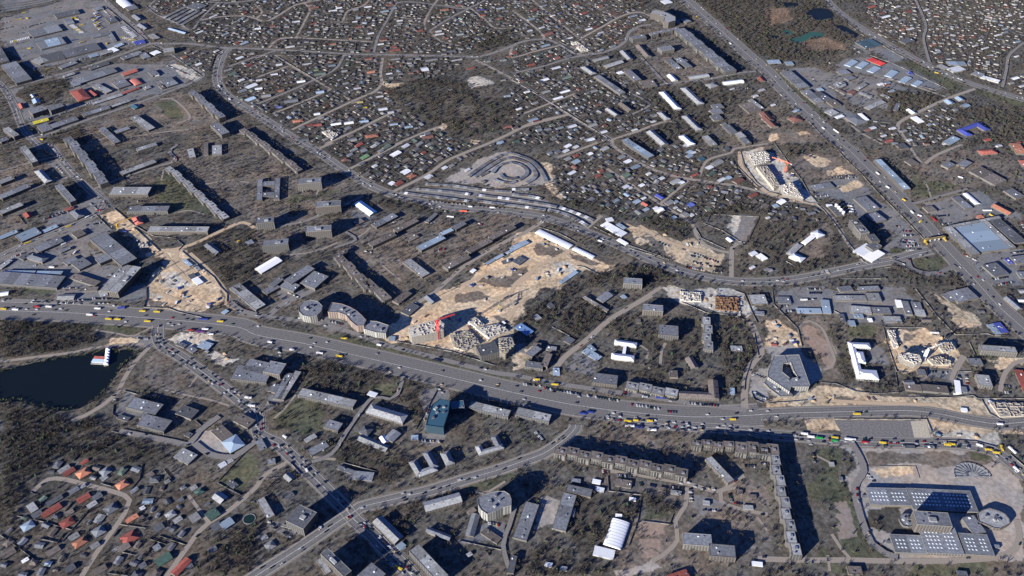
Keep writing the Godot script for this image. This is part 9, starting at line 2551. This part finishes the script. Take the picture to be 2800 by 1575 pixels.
# ------------------------------------------------------------------ trees
func tree_mesh(sd: int, green: float, shape: int) -> Array:
	# returns [trunk, crown]: a trunk with limbs, and the spray of bare twigs
	var r := RandomNumberGenerator.new()
	r.seed = sd
	var st := begin()
	var h := 1.0
	tube(st, Vector3.ZERO, Vector3(.02, .42, .01), .036, .026, 5)
	var tips := []
	var nl := 9
	for i in nl:
		var t := TAU * i / nl + r.randf() * .6
		var up := r.randf_range(.25, .95)
		var out := Vector3(cos(t) * .42 * sqrt(1.0 - up * .6), .42 + up * .5, sin(t) * .42 * sqrt(1.0 - up * .6))
		if shape == 1:
			out = Vector3(cos(t) * .26, .35 + up * .6, sin(t) * .26)
		var b := Vector3(.02, r.randf_range(.22, .44), .01)
		tube(st, b, out, .02, .0, 3)
		tips.append([b, out])
	var trunk := fin(st)
	var cr := begin()
	var nt := 120 if shape < 2 else 150
	for i in nt:
		var e: Array = tips[i % nl]
		var b: Vector3 = e[0].lerp(e[1], r.randf_range(.3, 1.0))
		var dir: Vector3 = (e[1] - e[0]).normalized() + Vector3(r.randf_range(-1, 1), r.randf_range(-.35, .8), r.randf_range(-1, 1)) * .9
		dir = dir.normalized()
		var ln := r.randf_range(.14, .30)
		var sd2 := dir.cross(Vector3(r.randf() - .5, r.randf() - .5, r.randf() - .5)).normalized() * r.randf_range(.012, .024)
		if shape == 2:
			ln = r.randf_range(.08, .16)
			sd2 *= 4.0
		tri(cr, b - sd2, b + dir * ln, b + sd2)
	return [trunk, fin(cr)]

func conifer_mesh() -> Array:
	var st := begin()
	tube(st, Vector3.ZERO, Vector3(0, .5, 0), .03, .02, 5)
	var cr := begin()
	var r := RandomNumberGenerator.new()
	r.seed = 77
	for k in 130:
		var y := r.randf_range(.12, .95)
		var t := r.randf() * TAU
		var rad := (1.0 - y) * .34 + .03
		var b := Vector3(0, y + .05, 0)
		var e := Vector3(cos(t) * rad, y - .06, sin(t) * rad)
		var sd2 := Vector3(-sin(t), 0, cos(t)) * rad * .28
		tri(cr, b, e - sd2, e + sd2)
	return [fin(st), fin(cr)]

func build_trees() -> void:
	var kinds := []
	for i in 4:
		kinds.append(tree_mesh(100 + i, 0.0, 0))
	kinds.append(tree_mesh(201, 0.0, 1))
	kinds.append(tree_mesh(301, 1.0, 2))
	kinds.append(conifer_mesh())
	var spots := []
	var r := RandomNumberGenerator.new()
	r.seed = 99
	var patch := FastNoiseLite.new()
	patch.frequency = .012
	patch.seed = 5
	var cand := 300000
	for i in cand:
		var z := -r.randf_range(530.0, 2200.0)
		var x := r.randf_range(-1290.0, 1290.0)
		if absf(x) > 330.0 + .433 * absf(z):
			continue
		var id := cell(x, z)
		if id < 0 or occ[id] == 1:
			continue
		var pn := patch.get_noise_2d(x, z)
		var pr := dens[id] / 200.0 * (1.0 + pn * .9)
		if r.randf() > pr:
			continue
		var c: String = CLASSES[cls[id]]
		spots.append([x, z, c, pn])
	# rows of street trees beside the larger roads
	for rd in ROADS:
		if rd[1] != "a" or rd[0] < 13.5:
			continue
		var p := smooth(poly2(rd[2]), 8.0)
		for i in p.size() - 1:
			var d := (p[i + 1] - p[i]).normalized()
			var n := Vector2(-d.y, d.x)
			for s in [-1.0, 1.0]:
				if r.randf() < .36:
					var q: Vector2 = p[i] + n * s * (rd[0] * .5 + r.randf_range(3.0, 8.0))
					var id := cell(q.x, q.y)
					if id >= 0 and occ[id] == 0 and in_view(q.x, q.y):
						spots.append([q.x, q.y, "street", 0.0])
	# bushes and reeds along the lake shore
	var shore := poly2(AREAS[0][1])
	shore.append(shore[0])
	shore = smooth(shore, 3.4)
	for i in shore.size() - 1:
		if r.randf() < .6 and in_view(shore[i].x, shore[i].y):
			var d := (shore[i + 1] - shore[i]).normalized()
			var q := shore[i] + Vector2(d.y, -d.x) * r.randf_range(-1.0, 4.5) * (1.0 if Geometry2D.is_polygon_clockwise(shore) else -1.0)
			spots.append([q.x, q.y, "shore", 0.0])
	spots.sort_custom(func(a, b): return a[1] > b[1])
	var bare := []
	var bare_hues := [Color(.275, .252, .228), Color(.262, .248, .23), Color(.30, .274, .246), Color(.248, .228, .205)]
	for h in bare_hues:
		bare.append(mat("twigs_%s" % h.to_html(), h, "", 1.0, 1.0))
	var trunk_m := mat("bark", Color(.38, .33, .285), "bark", .3, 1.0)
	var green_m := mat("shrub_green", Color(.36, .385, .27), "", 1.0, 1.0)
	var con_m := mat("conifer", Color(.19, .25, .185), "", 1.0, 1.0)
	var xfs := []
	var cls2 := []
	for k in kinds.size():
		xfs.append([])
		cls2.append([])
	var n := 0
	for s in spots:
		var x: float = s[0]
		var z: float = s[1]
		var c: String = s[2]
		var k := r.randi() % 5
		var g := r.randf()
		if c in ["grass", "wood"] and g < .06:
			k = 6
		elif c in ["grass", "village", "soil", "base", "wood"] and g < .13:
			k = 5
		elif c == "shore":
			k = 5
		elif g < .025:
			k = 6
		var h := r.randf_range(2.4, 4.6)
		if c == "wood":
			h = r.randf_range(3.2, 5.4)
		elif c in ["village"]:
			h = r.randf_range(1.7, 3.6)
		elif c == "reed":
			h = r.randf_range(1.2, 2.4)
		elif c == "street":
			h = r.randf_range(2.6, 4.2)
		if k == 5:
			h *= .75
		var wd := h * r.randf_range(1.25, 1.8)
		var yaw := r.randf() * TAU
		var xf := Transform3D(Basis(Vector3.UP, yaw).scaled(Vector3(wd, h, wd)), Vector3(x, 0, z))
		if n < 300 and in_view(x, z, -8.0):
			var hue := r.randi() % 4
			var kind_word := "conifer" if k == 6 else ("greenish bush" if k == 5 else ("slender bare tree" if k == 4 else "bare spreading tree"))
			var where: String = {"wood": "in the wood", "grass": "on the grass", "village": "in a garden", "street": "at the roadside", "plaza": "on the library plaza", "soil": "in the courtyard"}.get(c, "between the buildings")
			var o := thing("tree" if k != 5 else "bush", "%s %s near the %s" % [kind_word, where, near_name(x, z)], "tree" if k != 5 else "bush", Vector3(x, 0, z), 0, "trees near the stepped blocks and village")
			o.transform = xf
			part("trunk", kinds[k][0], trunk_m, o)
			part("crown", kinds[k][1], green_m if k == 5 else (con_m if k == 6 else bare[hue]), o)
			n += 1
			continue
		xfs[k].append(xf)
		var col: Color = bare_hues[r.randi() % 4]
		if k == 5:
			col = Color(.36, .385, .27)
		elif k == 6:
			col = Color(.19, .25, .185)
		elif c == "reed":
			col = Color(.52, .40, .30)
		col = col.srgb_to_linear() * r.randf_range(.75, 1.2)
		cls2[k].append(col)
	var vm := StandardMaterial3D.new()
	vm.vertex_color_use_as_albedo = true
	vm.roughness = 1.0
	for k in kinds.size():
		var st := SurfaceTool.new()
		st.begin(Mesh.PRIMITIVE_TRIANGLES)
		st.set_smooth_group(-1)
		add_coloured(st, kinds[k][0], Transform3D.IDENTITY, Color(.8, .8, .8))
		add_coloured(st, kinds[k][1], Transform3D.IDENTITY, Color.WHITE)
		st.generate_normals()
		scatter(["bare_woodland", "bare_woodland", "bare_woodland", "bare_woodland", "slender_woodland", "green_scrub", "conifer_woodland"][k], st.commit(), vm, xfs[k], cls2[k], ["mass of bare brown trees filling courtyards, gardens and woods", "mass of bare brown trees filling courtyards, gardens and woods", "mass of bare brown trees filling courtyards, gardens and woods", "mass of bare brown trees filling courtyards, gardens and woods", "mass of slender bare trees among the houses and woods", "scattered greenish scrub on lawns and in gardens", "scattered dark conifers among the bare trees"][k], "trees")
	print("trees ", spots.size())
